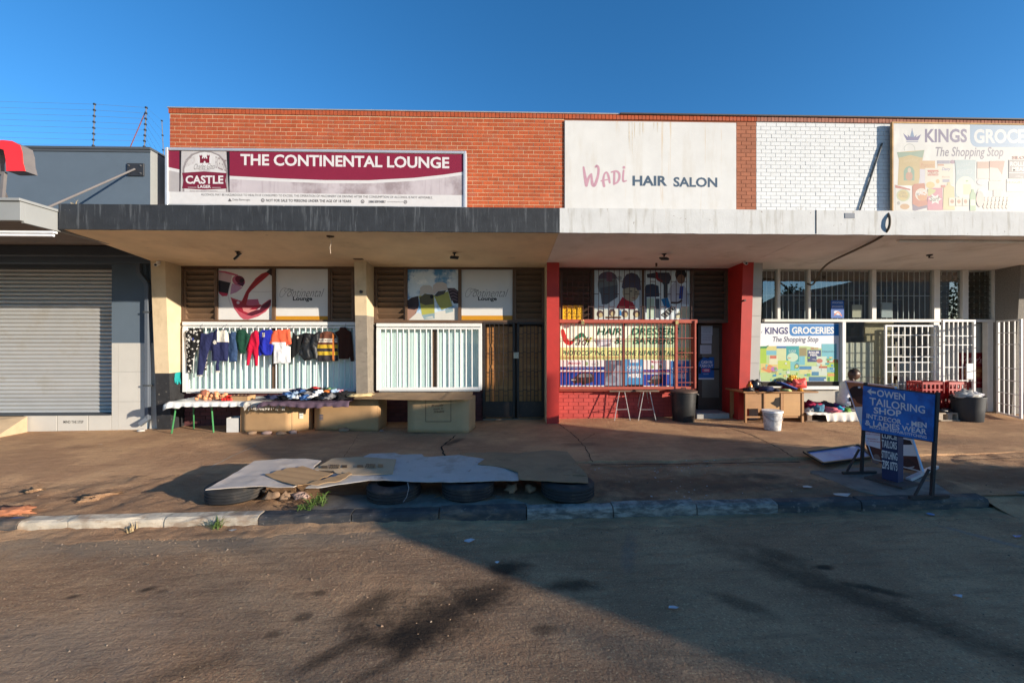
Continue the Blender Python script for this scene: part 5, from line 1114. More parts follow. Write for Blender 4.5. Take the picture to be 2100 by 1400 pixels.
# tie rod and wall plate holding the grey canopy
t = thing('tie_rod', 'steel tie rod from black wall plate to the grey canopy', 'tie rod', (WX(276, 8.4), 8.4, WZ(276, 347, 8.4)))
x0, x1, z0, z1 = rp(260, 335, 295, 361, 8.38); m = MB(); m.box(x0, x1, 8.375, 8.399, z0, z1); pl = m.build('wall_plate', pm('plate_black', (.025, .026, .03), .5), t, bevel=.004)
for a in (x0 + .05, x1 - .05):
    for b_ in (z0 + .05, z1 - .05): m = MB(); m.tube([(a, 8.375, b_), (a, 8.355, b_)], .014, 6); m.build('bolt', pm('bolt_grey', (.2, .2, .2), .5, metal=.6), pl)
m = MB(); m.tube([(WX(276, 8.36), 8.36, WZ(276, 347, 8.36)), (WX(62, 6.6), 6.6, 3.60)], .018, 8); m.build('rod', pm('rod_grey', (.22, .20, .19), .5, metal=.4), t)
# red channel letter n on the grey canopy
t = thing('letter_sign', 'large red lower case letter n standing on the grey canopy', 'sign letter', (-6.95, 6.1, 3.6))
c0 = 6.05; rd = pm('letter_red', (.80, .02, .015), .35, .04, 4, 0, spec=.5, coat=.3); sd = pm('letter_side', (.14, .13, .13), .6)
px_ = lambda u, v: (WX(u / 3., c0), c0, WZ(0, 180 + v / 3., c0))
out = [(-210, 345), (-120, 330), (-90, 350), (-40, 325), (20, 322), (75, 328), (118, 352), (132, 400), (136, 462), (142, 480), (150, 512), (38, 512), (34, 440), (22, 382), (-10, 372), (-45, 390), (-60, 440), (-60, 512), (-190, 512), (-180, 400)]
o2 = [(WX(u / 3., c0), WZ(0 + u / 3., 180 + v / 3., c0)) for u, v in out]
m = MB(); m.prism(o2, lambda x, z: (x, c0, z), lambda x, z: (x, c0 + .015, z)); m.build('face', rd, t, fix=True)
m = MB(); m.prism(o2, lambda x, z: (x + (.008 if x > -8 else 0) * 0, c0 + .016, z), lambda x, z: (x, c0 + .17, z)); m.build('return', sd, t, fix=True)
m = MB(); m.bar((WX(4, 6.1), 6.1, WZ(4, 412, 6.1)), (WX(9, 6.1), 6.1, WZ(9, 353, 6.1)), .04); m.bar((WX(22, 6.3), 6.3, 3.6), (WX(9, 6.15), 6.15, WZ(9, 395, 6.15)), .03); m.build('support', sd, t)
# fluorescent tube under the grey canopy
t = thing('strip_light', 'white fluorescent strip light under the grey canopy', 'light', (-7.8, 6.05, 3.3))
m = MB(); m.box(-9.5, WX(112, 6.02), 6.0, 6.06, WZ(60, 478, 6.02), WZ(60, 474, 6.02)); m.build('batten', pm('batten_white', (.7, .7, .7), .5), t)
m = MB(); zc = WZ(60, 482, 6.02); m.tube([(-9.5, 6.03, zc), (WX(110, 6.03), 6.03, zc)], .018, 10); m.build('tube', pm('tube_white', (.85, .86, .9), .25, bump=0), t)
# downpipe
t = thing('downpipe', 'dark grey square downpipe with elbows between shutter and cream pillar', 'downpipe', (WX(303, 8.40), 8.4, gz(-7)))
dp = pm('downpipe_grey', (.085, .10, .125), .5, .08, 4, .02)
P_ = [(285, 540), (286, 560), (303, 582), (303, 860)]; pts = [(WX(u, 8.44), 8.44, WZ(u, v, 8.44)) for u, v in P_]
m = MB()
for a, b_ in zip(pts, pts[1:]): m.bar(a, b_, .075, .075, up=(0, 1, 0))
m.build('pipe', dp, t, bevel=.006)
e0 = Vector(pts[-1]); m = MB(); m.bar(e0 + Vector((0, 0, .02)), e0 + Vector((-.10, -.08, -.09)), .078, .078, up=(0, 1, 0)); m.build('shoe', dp, t, bevel=.006)
for v in (640, 790): m = MB(); x, z = W(303, v, 8.44); m.box(x - .06, x + .06, 8.395, 8.50, z - .015, z + .015); m.build('bracket', pm('bracket_dark', (.05, .055, .06), .5), t)
# downpipe outlet litter
crumple('plastic_litter', (WX(291, 8.3), 8.28, gz(-7.2) + .02), (.08, .05, .03), ink(220, 216, 210), 3, src=ICO2, label='crumpled white plastic at the foot of the grey downpipe', cat='litter')
# flood lights under the canopies
def flood(px, py, label, tilt, Y=7.55):
    x = WX(px, Y); zc = SOF + (FZ - SOF) * (8.75 - Y) / (8.75 - FY)
    t = thing('flood_light', label, 'light', (x, Y, zc), 'flood lights under the canopy')
    m = MB(); m.box(x - .03, x + .03, Y - .03, Y + .03, zc - .015, zc + .0); m.bar((x, Y, zc - .01), (x, Y, zc - .05), .025); m.build('bracket', MATS['plate_black'], t)
    m = MB(); M = Matrix.Translation((x, Y, zc - .085)) @ Matrix.Rotation(R(tilt), 4, 'Y') @ Matrix.Rotation(R(25), 4, 'X'); m.mbox(M, .15, .11, .035); h = m.build('housing', pm('lamp_black', (.03, .03, .032), .5), t, bevel=.006)
    m = MB(); m.mbox(M @ Matrix.Translation((0, 0, -.019)), .125, .088, .003); m.build('lens', pm('lamp_lens', (.65, .66, .66), .15, bump=0, spec=.6), h)
flood(487, 516, 'tilted flood light on the left of the cream soffit', -45); flood(932, 516, 'flat flood light on the right of the cream soffit', 5); flood(1362, 516, 'black flood light under the salon soffit', 0)
t = thing('soffit_fitting', 'small dark fitting under the grocery soffit', 'light', (WX(1906, 7.5), 7.5, 3.26)); m = MB(); m.lathe([(.05, 0), (.045, -.02), (.015, -.03), (.012, -.05)], 10, WX(1906, 7.5), 7.5, 3.262); m.build('rose', MATS['lamp_black'], t); m = MB(); m.box(WX(1906, 7.5) - .015, WX(1906, 7.5) + .07, 7.49, 7.51, 3.20, 3.212); m.build('stub', MATS['lamp_black'], t)
t = thing('batten_rail', 'long thin batten fixed along the grocery soffit', 'rail', (8.5, 6.6, 3.3)); m = MB(); m.box(WX(1842, 6.6), 12, 6.58, 6.63, 3.265, 3.30); m.build('batten', c_sofw, t)
# hanging wire from the lounge soffit
t = thing('hanging_wire', 'frayed wire dangling from a broken patch in the lounge soffit', 'wire', (WX(677, 6.6), 6.6, 3.3)); crumple('broken_patch', (WX(677, 6.6), 6.6, 3.305), (.07, .05, .025), pm('rubble_dark', (.10, .07, .05), .95), 2, t, src=ICO2, flat=False)
m = MB(); a = Vector((WX(678, 6.6), 6.6, 3.3)); m.tube([a, a + Vector((.015, 0, -.09)), a + Vector((-.01, 0, -.17)), a + Vector((.002, 0, -.27))], .004, 5); m.build('strand', pm('wire_pale', (.55, .45, .35), .7), t)
# iron bracket over the salon window
t = thing('iron_bracket', 'rusty iron bracket over the salon window', 'bracket', (WX(1340, 8.5), 8.5, 3.2)); m = MB(); zz_ = WZ(1340, 541, 8.4); m.bar((WX(1318, 8.68), 8.68, zz_), (WX(1346, 8.25), 8.25, zz_ + .02), .03); m.bar((WX(1346, 8.25), 8.25, zz_ + .02), (WX(1346, 8.25), 8.25, zz_ - .08), .03); m.bar((WX(1340, 8.3), 8.3, zz_ + .0), (WX(1340, 8.3), 8.3, 3.25), .02); m.build('arm', pm('rust_brown', (.10, .05, .035), .8), t)
# security cameras
def cctv(label, px, py, Y, flip):
    x, z = W(px, py, Y); t = thing('security_camera', label, 'camera', (x, Y, z), 'small white security cameras')
    w_ = pm('camera_white', (.72, .72, .70), .4); m = MB(); m.box(x - .03, x + .03, Y + .02, Y + .06, z - .01, z + .06); m.build('mount', w_, t, bevel=.005)
    m = MB(); m.tube([(x, Y + .03, z), (x + .03 * flip, Y - .06, z - .03)], .032, 12); b_ = m.build('housing', w_, t, smooth=True)
    m = MB(); m.tube([(x + .03 * flip, Y - .06, z - .03), (x + .032 * flip, Y - .066, z - .032)], .022, 12); m.build('lens', MATS['lamp_black'], b_)
cctv('white security camera on the cream pillar beside the shutter', 321, 541, 8.22, 1); cctv('white security camera on top of the right red pillar', 1530, 538, 8.08, -1)
# black round stud on the middle cream pillar
x, z = W(740, 598, 8.2); mb = MB(); mb.tube([(x, 8.24, z), (x, 8.19, z)], .028, 12); mb.build('wall_stud', MATS['lamp_black'], label='round black stud on the middle cream pillar', cat='stud')
x, z = W(735, 528, 8.05); mb = MB(); mb.box(x - .09, x + .09, 8.0, 8.1, 3.225, 3.262); mb.build('soffit_box', pm('box_brown', (.13, .08, .05), .8), label='small brown junction box above the middle cream pillar', cat='junction box', bevel=.004)
x, z = W(1527, 616, 8.14); mb = MB(); mb.tube([(x, 8.25, z), (x, 8.12, z)], .02, 8); mb.tube([(x - .07, 8.16, z - .03), (x, 8.15, z), (x + .05, 8.16, z - .02)], .005, 5); mb.build('wall_hook', MATS['lamp_black'], label='black hook on the right red pillar', cat='hook')
# thick cable looping over the white canopy edge
cp = [(1806, 437, 6.6), (1814, 431, 6.4), (1823, 437, 6.26), (1827, 455, 6.25), (1822, 474, 6.25), (1806, 488, 6.4), (1780, 500, 6.7), (1740, 520, 7.2), (1710, 532, 7.6), (1690, 545, 7.95), (1678, 562, 8.2), (1671, 582, 8.35), (1662, 587, 8.45), (1652, 577, 8.6)]
mb = MB(); C_ = []
for a in range(len(cp) - 1):
    for t_ in range(5):
        f = t_ / 5; u = [cp[a][k] * (1 - f) + cp[a + 1][k] * f for k in range(3)]; x, z = W(u[0], u[1], u[2]); C_.append((x, u[2], z))
C_ = [tuple(sum(Vector(C_[min(max(i + k, 0), len(C_) - 1)])[a] for k in range(-4, 5)) / 9 for a in range(3)) for i in range(len(C_))]; mb.tube(C_, .018, 8); mb.build('cable', pm('cable_brown', (.10, .075, .05), .6, .2), smooth='all', label='thick brown cable looping over the white canopy edge', cat='cable')
mb = MB(); zz_ = WZ(1735, 441, FY - .032); mb.box(WX(1729, FY), WX(1749, FY), FY - .036, FY - .031, zz_ - .05, zz_ + .03); mb.build('shadow_patch', ink(96, 108, 126), label='grey shadow patch painted on the white canopy edge', cat='patch')  # flat grey box painting a cast shadow on the fascia
# dark chunk broken out of the white fascia at the joint
crumple('broken_corner', (WX(1662, FY - .03), FY - .02, WZ(1662, 442, FY)), (.07, .010, .05), MATS['rubble_dark'], 8, rough=.8, freq=3, flat=False, label='broken brick chunk at the joint of the white canopy edge', cat='rubble')
mb = MB(); mb.box(4.866, 4.877, FY - .036, FY - .02, FZ, CT); mb.build('joint_gap', c_dark, label='dark expansion joint in the white canopy edge', cat='joint')
# dry grass tufts on the canopy tops
def tuft(label, x, y, z, n, h, seed, mat, name='grass_tuft', sp=.5):
    rr = random.Random(seed); mb = MB()
    for _ in range(n):
        a = rr.uniform(0, 6.28); l = h * rr.uniform(.5, 1); lean = rr.uniform(.1, sp) * l; b0 = Vector((x + rr.uniform(-.03, .03), y + rr.uniform(-.03, .03), z)); d = Vector((math.cos(a), math.sin(a), 0)); s_ = Vector((-d.y, d.x, 0)) * .004
        p1_ = b0 + d * lean * .4 + Vector((0, 0, l * .6)); p2_ = b0 + d * lean * 1.2 + Vector((0, 0, l * (.95 if lean < .4 * l else .75)))
        mb.faces([b0 - s_, b0 + s_, p1_ + s_ * .8, p1_ - s_ * .8, p2_], [(0, 1, 2, 3), (3, 2, 4)])
    return mb.build(name, mat, fix=False, label=label, cat='grass')
dry = pm('dry_grass', (.42, .32, .18), .9); grn = pm('grass_green', (.10, .16, .035), .8, .3, 20, 0)
tuft('dry grass tuft at the left end of the black canopy', WX(155, 6.5), 6.5, CT, 10, .16, 1, dry); tuft('dry grass tuft beside the joint on the white canopy', WX(1640, 6.6), 6.6, CT, 8, .22, 2, dry); tuft('thin dry grass on the white canopy top', WX(1690, 6.8), 6.8, CT, 5, .22, 3, dry)
# blue-green glove hung on the dado
G_ = [(1255, 930), (1270, 922), (1290, 922), (1288, 960), (1296, 1010), (1288, 1012), (1280, 985), (1276, 1012), (1266, 1010), (1264, 985), (1256, 1008), (1252, 970)]
x0 = -6.585
gp = [(8.42 + .20 * ((u - 1250) / 48.) , WZ(365, 500 + v / 3.5, 8.5)) for u, v in G_]
puffy('rubber_glove', gp, lambda u, w, o: (x0 + .018 + o, u + .08, w), .03, pm('glove_teal', (.01, .25, .25), .5), cell=.012, fold=.003, label='teal rubber glove hung on the black base of the left cream pillar', cat='glove')

# ================================================================ GROCERY SECURITY GATES
def grid_gate(parent, name, px0, py0, px1, py1, Y, vs, hs, mat, r=.0085, Y2=None, t_=.035):
    Y2 = Y2 if Y2 is not None else Y
    fx = lambda px: (WX(px, Y + (Y2 - Y) * (px - px0) / (px1 - px0)), Y + (Y2 - Y) * (px - px0) / (px1 - px0))
    a, b_ = fx(px0), fx(px1); z0 = WZ(px0, py1, Y); z1 = WZ(px0, py0, Y)
    m = MB()
    for p in (a, b_): m.bar((p[0], p[1], z0), (p[0], p[1], z1), t_)
    for z in (z0 + t_ / 2, z1 - t_ / 2): m.bar((a[0] + .01, a[1], z), (b_[0] - .01, b_[1], z), t_ * .96)
    g = m.build(name, mat, parent)
    for v in vs: p = fx(v); m = MB(); m.bar((p[0], p[1], z0 + .01), (p[0], p[1], z1 - .01), r * 2); m.build('bar', mat, g)
    for v in hs: z = WZ(px0, v, Y); m = MB(); m.bar((a[0], a[1], z), (b_[0], b_[1], z), r * 1.8); m.build('cross_bar', mat, g)
    return g
z7 = lambda u: 1760 + u / 3.5
w7 = lambda v: 500 + v / 3.5
grid_gate(groc, 'security_gate', 1816, w7(582), 1926, 852, 8.52, [z7(v) for v in (245, 288, 333, 373, 415, 458, 500, 545)], [w7(v) for v in (655, 740, 810, 850, 918, 1005)], c_wsteel)
g = grid_gate(groc, 'security_gate', 1934, w7(545), 1997, 856, 8.45, [z7(v) for v in (650, 683, 715, 748, 783)], [w7(v) for v in (660, 725, 885, 980)], c_wsteel, t_=.04)
m = MB(); m.box(WX(1982, 8.42), WX(1995, 8.42), 8.41, 8.43, WZ(1985, w7(970), 8.42), WZ(1985, w7(858), 8.42)); m.build('lock_plate', c_wsteel, g)
grid_gate(groc, 'security_gate', 2047, w7(550), 2094, w7(1215), 8.35, [z7(v) for v in (1045, 1080, 1122)], [w7(v) for v in (640, 720, 885, 970, 1060, 1140)], c_wsteel, Y2=7.75)
# ================================================================ GARMENTS ON THE BARS
Yg = 8.60
def garment(name, label, cat, outline, mats, pick=None, off=0., seed=0, thick=.035, fold=.010, extra=None):
    cv_ = lambda u, v: W(360 + u / 5.526, 650 + v / 5.526, Yg + off)
    poly = [cv_(*p) for p in outline]
    def pk(x, z):
        if not pick: return 0
        px = 1050 + FPX * ((x * _c - (Yg + off) * _s) / (x * _s + (Yg + off) * _c)); py = 700 - FPX * (z - CAMH) / (x * _s + (Yg + off) * _c)
        return pick((px - 360) * 5.526, (py - 650) * 5.526)
    t = thing(name, label, cat, (sum(p[0] for p in poly) / len(poly), Yg + off, min(p[1] for p in poly)), 'clothes hung on the white window bars')
    o = puffy('cloth', poly, lambda u, w, d: (u, Yg + off - d, w), thick, mats, pk, t, cell=.0125, fold=fold, seed=seed)
    # hook over the bars
    top = max(poly, key=lambda p: p[1]); m = MB(); m.tube([(top[0], Yg + off, top[1] - .02), (top[0], Yg + off + .01, top[1] + .05), (top[0], 8.645, top[1] + .09)], .004, 5); m.build('hook', wire_m, t)
    if extra: extra(t)
    return t
navy = fab('navy', (.020, .024, .075)); blackf = fab('black', (.012, .012, .013)); cream_f = fab('cream', (.62, .58, .50))
# pattern: pale rings scattered on black
pat_pts = [(random.Random(3).uniform(0, 1), 0)]
rr = random.Random(11); blobs = [(rr.uniform(105, 360), rr.uniform(130, 640)) for _ in range(95)]
def pick_pat(u, v):
    for (a, b_) in blobs:
        d = math.hypot(u - a, v - b_)
        if 5 < d < 10: return 1
    if 190 < u < 215 and 235 < v < 265: return 2
    return 0
t = garment('patterned_trousers', 'black trousers with white letter pattern hung leftmost on the bars', 'trousers', [(110, 165), (150, 140), (250, 130), (295, 122), (318, 180), (290, 260), (262, 340), (225, 400), (195, 500), (175, 630), (130, 632), (126, 480), (116, 330)], [blackf, fab('pattern_white', (.65, .63, .60)), fab('pattern_blue', (.03, .05, .25))], pick_pat, .012, 1)
garment('trouser_leg', 'patterned trouser leg showing below the navy track pants', 'trousers', [(315, 470), (362, 455), (358, 600), (308, 602)], [blackf, MATS['fabric_pattern_white']], lambda u, v: min(1, pick_pat(u, v)), .018, 2, .02)
garment('track_pants', 'navy track pants with pale cuff hung beside patterned trousers', 'trousers', [(285, 182), (360, 188), (442, 165), (455, 235), (415, 300), (365, 420), (335, 560), (300, 678), (238, 672), (252, 520), (270, 360)], [navy, cream_f], lambda u, v: 1 if v > 655 else 0, -.012, 3)
garment('track_jacket', 'navy and cream track jacket with round chest badge', 'jacket', [(440, 160), (465, 135), (500, 160), (545, 140), (565, 128), (598, 200), (606, 280), (600, 345), (596, 500), (500, 498), (490, 540), (505, 628), (455, 630), (452, 560), (462, 500), (415, 498), (412, 385), (380, 375), (410, 270)], [navy, cream_f], lambda u, v: 1 if (u > 478 and v < 285 and v > 150) or v > 612 or ((u - 452) ** 2 + (v - 285) ** 2 < 22 ** 2) else 0, -.02, 4)
garment('denim_jacket', 'dark blue denim jacket between navy jacket and green jacket', 'jacket', [(608, 195), (640, 165), (700, 178), (708, 350), (695, 505), (610, 508), (598, 400)], [fab('denim', (.035, .065, .14), var=.3)], None, .0, 5)
garment('green_jacket', 'dark green jacket hung left of the red tracksuit', 'jacket', [(690, 178), (700, 150), (745, 138), (790, 150), (848, 222), (835, 280), (820, 330), (790, 408), (735, 412), (705, 360), (680, 250)], [fab('bottle_green', (.012, .05, .032))], None, -.012, 6)
garment('red_tracksuit', 'small bright red hooded tracksuit with hanging legs', 'tracksuit', [(855, 190), (890, 155), (915, 150), (938, 170), (948, 300), (935, 350), (938, 450), (930, 552), (900, 556), (880, 430), (868, 400), (850, 470), (832, 548), (800, 548), (812, 420), (808, 345), (835, 262)], [fab('crimson', (.42, .008, .035))], None, -.02, 7, .045, .014)
garment('blue_cardigan', 'royal blue cardigan with white price tag', 'cardigan', [(948, 175), (985, 142), (1040, 150), (1085, 135), (1108, 185), (1112, 350), (1085, 428), (1010, 436), (985, 420), (945, 448), (938, 300)], [fab('royal', (.016, .024, .30)), cream_f], lambda u, v: 1 if 990 < u < 1020 and 178 < v < 228 else 0, -.008, 8, .05, .016)
garment('tee_shirt', 'coral and white short sleeved top on the bars', 'shirt', [(1112, 160), (1170, 140), (1200, 150), (1230, 140), (1296, 138), (1306, 220), (1314, 305), (1262, 322), (1262, 300), (1280, 330), (1304, 335), (1302, 512), (1262, 528), (1170, 520), (1110, 527), (1112, 322), (1062, 300), (1085, 200)], [fab('coral', (.72, .115, .055)), fab('white', (.74, .73, .72))], lambda u, v: 1 if v > 282 and 1100 < u < 1306 and not (u > 1255 and v < 325) else 0, -.02, 9, .035, .008)
garment('black_shorts', 'black shorts hung right of the coral top', 'shorts', [(1328, 162), (1362, 205), (1420, 195), (1465, 178), (1440, 280), (1415, 350), (1395, 400), (1312, 486), (1304, 430), (1318, 260)], [blackf, cream_f], lambda u, v: 1 if (u - 1390) ** 2 + (v - 230) ** 2 < 12 ** 2 else 0, .0, 10)
garment('black_jacket', 'black shiny jacket hung beside the striped sweater', 'jacket', [(1462, 175), (1520, 185), (1570, 190), (1645, 152), (1640, 230), (1615, 330), (1608, 490), (1560, 470), (1520, 488), (1455, 492), (1425, 455), (1395, 425), (1430, 320)], [pm('black_nylon', (.012, .012, .013), .45, .1, 8, .15, 60, spec=.4)], None, -.018, 11, .04, .018)
def pick_str(u, v):
    if 1785 < u < 1806: return 4
    if 244 < v < 252 or 280 < v < 285: return 3
    if 252 <= v <= 280: return 3 if (int(u / 9) + int(v / 9)) % 2 else 0
    if 312 < v < 358 or 390 < v < 432: return 1
    if 358 <= v <= 390 or v >= 432: return 2
    return 0
garment('striped_sweater', 'brown sweater with yellow and dark stripes', 'sweater', [(1628, 195), (1665, 168), (1720, 160), (1775, 168), (1815, 200), (1838, 300), (1842, 495), (1720, 498), (1612, 500), (1600, 400), (1606, 300)], [fab('knit_brown', (.12, .045, .028)), fab('mustard', (.50, .32, .03)), fab('knit_dark', (.035, .03, .035)), cream_f, fab('rust', (.38, .12, .03))], pick_str, -.015, 12)
garment('brown_sweater', 'plain dark brown sweater hung rightmost on the bars', 'sweater', [(1800, 175), (1850, 150), (1868, 115), (1925, 112), (1945, 145), (1992, 165), (2012, 330), (2022, 500), (1985, 502), (1975, 440), (1962, 475), (1850, 472), (1842, 230)], [fab('plain_brown', (.055, .022, .015))], None, .010, 13)

# ================================================================ STREET TRADER'S TABLES
x0, y0 = -6.25, 7.72
tz = .53
tt = thing('trader_table', 'low table on thin green legs covered with clear plastic sheet', 'table', (-5.6, 8.1, gz(-5.6)))
leg_m = pm('leg_green', (.05, .22, .075), .5, .2, 8, layers=[((.25, .2, .15), (20, 20, 20), .62, .7, .7)])
for (pb, pt_) in (((352, 888), (363, 828)), ((438, 886), (433, 828)), ((397, 879), (397, 828)), ((520, 879), (516, 828))):
    bx, by = PG(*pb); tx = WX(pt_[0], by); m = MB(); m.tube([(bx, by, pz(bx, by)), (tx, by, tz - .01)], .014, 8); m.build('leg', leg_m, tt)
xa, xb = WX(340, 7.8), WX(545, 7.8)
m = MB(); m.box(xa + .05, xb, 7.85, 8.50, tz - .02, tz); m.build('table_top', pm('table_board', (.28, .22, .16), .8), tt)
sheet_m = pm('plastic_sheet', (.66, .65, .62), .3, .12, 6, .25, 25, spec=.5, layers=[((.45, .43, .40), (5, 5, 5), .5, .7, .5)])
def drape(name, label, cat, x0, x1, y0, y1, z, mat, drop, seed, cell=.03, parent=None, dropl=0., amp=.008, edge=.10, thick=.003, jag=.02):
    """cloth on a table: falls over the front edge y0 (and the left edge)"""
    mb = MB(); nx = max(4, int((x1 - x0) / cell)); vs = []; nd = 6; ny = max(4, int((y1 - y0) / cell)); V = []
    for i in range(nx + 1):
        x = x0 + (x1 - x0) * i / nx; d = drop(x) if callable(drop) else drop; d += jag * mnoise.noise((x * 9, seed, 0))
        for j in range(nd + ny + 1):
            if j < nd:
                f = 1 - j / nd; yy = y0 - .012 - .02 * f * (1 + mnoise.noise((x * 12, seed, 1))); zz_ = z + .004 - d * f; yy -= .018 * math.sin(x * 38 + seed) * f
            else:
                yy = y0 + (y1 - y0) * (j - nd) / ny; zz_ = z + .006 + amp * (mnoise.noise((x * 6, yy * 6, seed)) + .7 * abs(mnoise.noise((x * 15, yy * 15, seed))))
            if dropl and i < 3: zz_ -= dropl * (3 - i) / 3
            V.append((x, yy, zz_))
    n = nd + ny + 1; mb.faces(V, [(i * n + j, (i + 1) * n + j, (i + 1) * n + j + 1, i * n + j + 1) for i in range(nx) for j in range(n - 1)])
    o = mb.build(name, mat, parent, smooth='all', fix=False, label=label, cat=cat)
    s_ = o.modifiers.new('thickness', 'SOLIDIFY'); s_.thickness = thick; s_.offset = 1; return o
drape('plastic_sheet', 'milky plastic sheet draped over the green legged table', 'sheet', WX(331, 7.75), WX(535, 7.78), 7.80, 8.52, tz, sheet_m, lambda x: .06 + .05 * (1 if x < -5.9 else .5), 2, dropl=.05)
rug_m = fab('rug_pale', (.50, .46, .41))
rug = thing('fringed_rug', 'pale fringed rug hanging at the corner between the two stalls', 'rug', (WX(540, 7.75), 7.7, .35))
drape('cloth', None, None, WX(500, 7.7), WX(585, 7.7), 7.74, 8.40, tz + .012, rug_m, .05, 5, parent=rug)
mb = MB(); rr = random.Random(2)
for i in range(70):
    x = WX(500, 7.7) + (WX(585, 7.7) - WX(500, 7.7)) * i / 69; l = rr.uniform(.05, .11); mb.tube([(x, 7.705, tz - .03), (x + rr.uniform(-.02, .02), 7.69, tz - .035 - l)], .004, 4)
mb.build('fringe', rug_m, rug, kind='stuff')
# onions and tomatoes
on_m = pm('onion_skin', (.60, .27, .13), .45, .2, 14, .05, rand=.2, layers=[((.42, .12, .08), (12, 12, 12), .5, .7, .6)])
prof = [(.004, -.042), (.020, -.036), (.034, -.018), (.038, 0), (.033, .018), (.018, .032), (.007, .040), (.004, .052)]
m = MB(); m.lathe(prof, 10); on = m.mesh('onion', on_m); on.polygons.foreach_set('use_smooth', [True] * len(on.polygons))
rr = random.Random(4); k = 0
for layer, (n, zz_) in enumerate(((16, .045), (9, .095), (3, .135))):
    for i in range(n):
        f = (i + .5) / n; x = WX(402 + layer * 8, 8.0) + (WX(470 - layer * 8, 8.0) - WX(402 + layer * 8, 8.0)) * f; y = 7.95 + rr.uniform(0, .16 - .04 * layer) + (.12 if i % 2 else 0)
        o = inst('onion', on, (x, y, tz + .006 + zz_ - .004), None, rot=(rr.uniform(-1, 1), rr.uniform(-1, 1), rr.uniform(0, 6))); s = rr.uniform(.9, 1.12); o.scale = (s, s, s)
        tag(o, 'brown onion in the heap on the plastic covered table', 'onion', 'onions heaped on the plastic covered table')
tm = MB(); tm.lathe([(.004, -.026), (.022, -.024), (.034, -.006), (.034, .010), (.024, .026), (.010, .028), (.003, .024)], 12); tme = tm.mesh('tomato', pm('tomato_red', (.55, .02, .012), .25, .1, 6, 0, spec=.5, rand=.15)); tme.polygons.foreach_set('use_smooth', [True] * len(tme.polygons))
for i in range(7):
    o = inst('tomato', tme, (WX(457 + (i % 4) * 5.5, 7.9), 7.90 + (i // 4) * .07, tz + .035 + (.045 if i > 4 else 0)), None); tag(o, 'red tomato beside the cardboard tray on the stall', 'tomato', 'tomatoes beside the cardboard tray')
for i, px in enumerate((474, 481)):
    crumple('green_pepper', (WX(px, 8.1), 8.1, tz + .055), (.035, .035, .04), pm('pepper_green', (.30, .38, .03), .3, spec=.5), i, rough=.15, src=ICO2, label='yellow green pepper behind the tomatoes', cat='pepper', group='peppers behind the tomatoes')
crumple('vegetable_bag', (WX(418, 8.5), 8.52, tz + .07), (.09, .06, .08), pm('net_bag_red', (.30, .10, .06), .6, .3, 30), 6, rough=.3, label='dark red net bag of vegetables against the window', cat='bag')
# shallow cardboard tray with dark fruit
def tray(name, label, cat, A, B_, C, h, z, mat, th=.006):
    """open box from three corners A,B (front edge) and C (right back)"""
    A, B_, C = Vector((*A, z)), Vector((*B_, z)), Vector((*C, z)); D_ = A + C - B_; up = Vector((0, 0, h)); t = thing(name, label, cat, (A + C) / 2)
    ctr = (A + C) / 2
    for nm, (a, b_) in (('side', (A, B_)), ('side', (B_, C)), ('side', (C, D_)), ('side', (D_, A))):
        nrm = (ctr - (a + b_) / 2).normalized() * th; m = MB(); p = [a, b_, b_ + up, a + up]; m.faces(p + [q + nrm for q in p], [(0, 1, 2, 3), (7, 6, 5, 4), (0, 4, 5, 1), (1, 5, 6, 2), (2, 6, 7, 3), (3, 7, 4, 0)]); m.build(nm, mat, t)
    m = MB(); m.faces([A, B_, C, D_] + [p + Vector((0, 0, th)) for p in (A, B_, C, D_)], [(3, 2, 1, 0), (4, 5, 6, 7)]); m.build('base', mat, t)
    return t
tr = tray('cardboard_tray', 'shallow cardboard tray of dark fruit on the stall', 'tray', (WX(471, 7.88), 7.90), (WX(507, 7.84), 7.84), (WX(521, 8.05), 8.10), .085, tz + .012, card)
for i in range(8): crumple('fruit', (WX(482 + (i % 4) * 8, 8.0), 7.95 + (i // 4) * .09, tz + .075), (.038, .038, .036), pm('dark_fruit', (.06, .025, .018), .5), i, rough=.1, src=ICO2, label='dark brown fruit inside the cardboard tray', cat='fruit', group='dark fruit in the cardboard tray')
P = Print((0, 7.868, 0), (-.16, -1, 0), 330, 520, 3.5); 

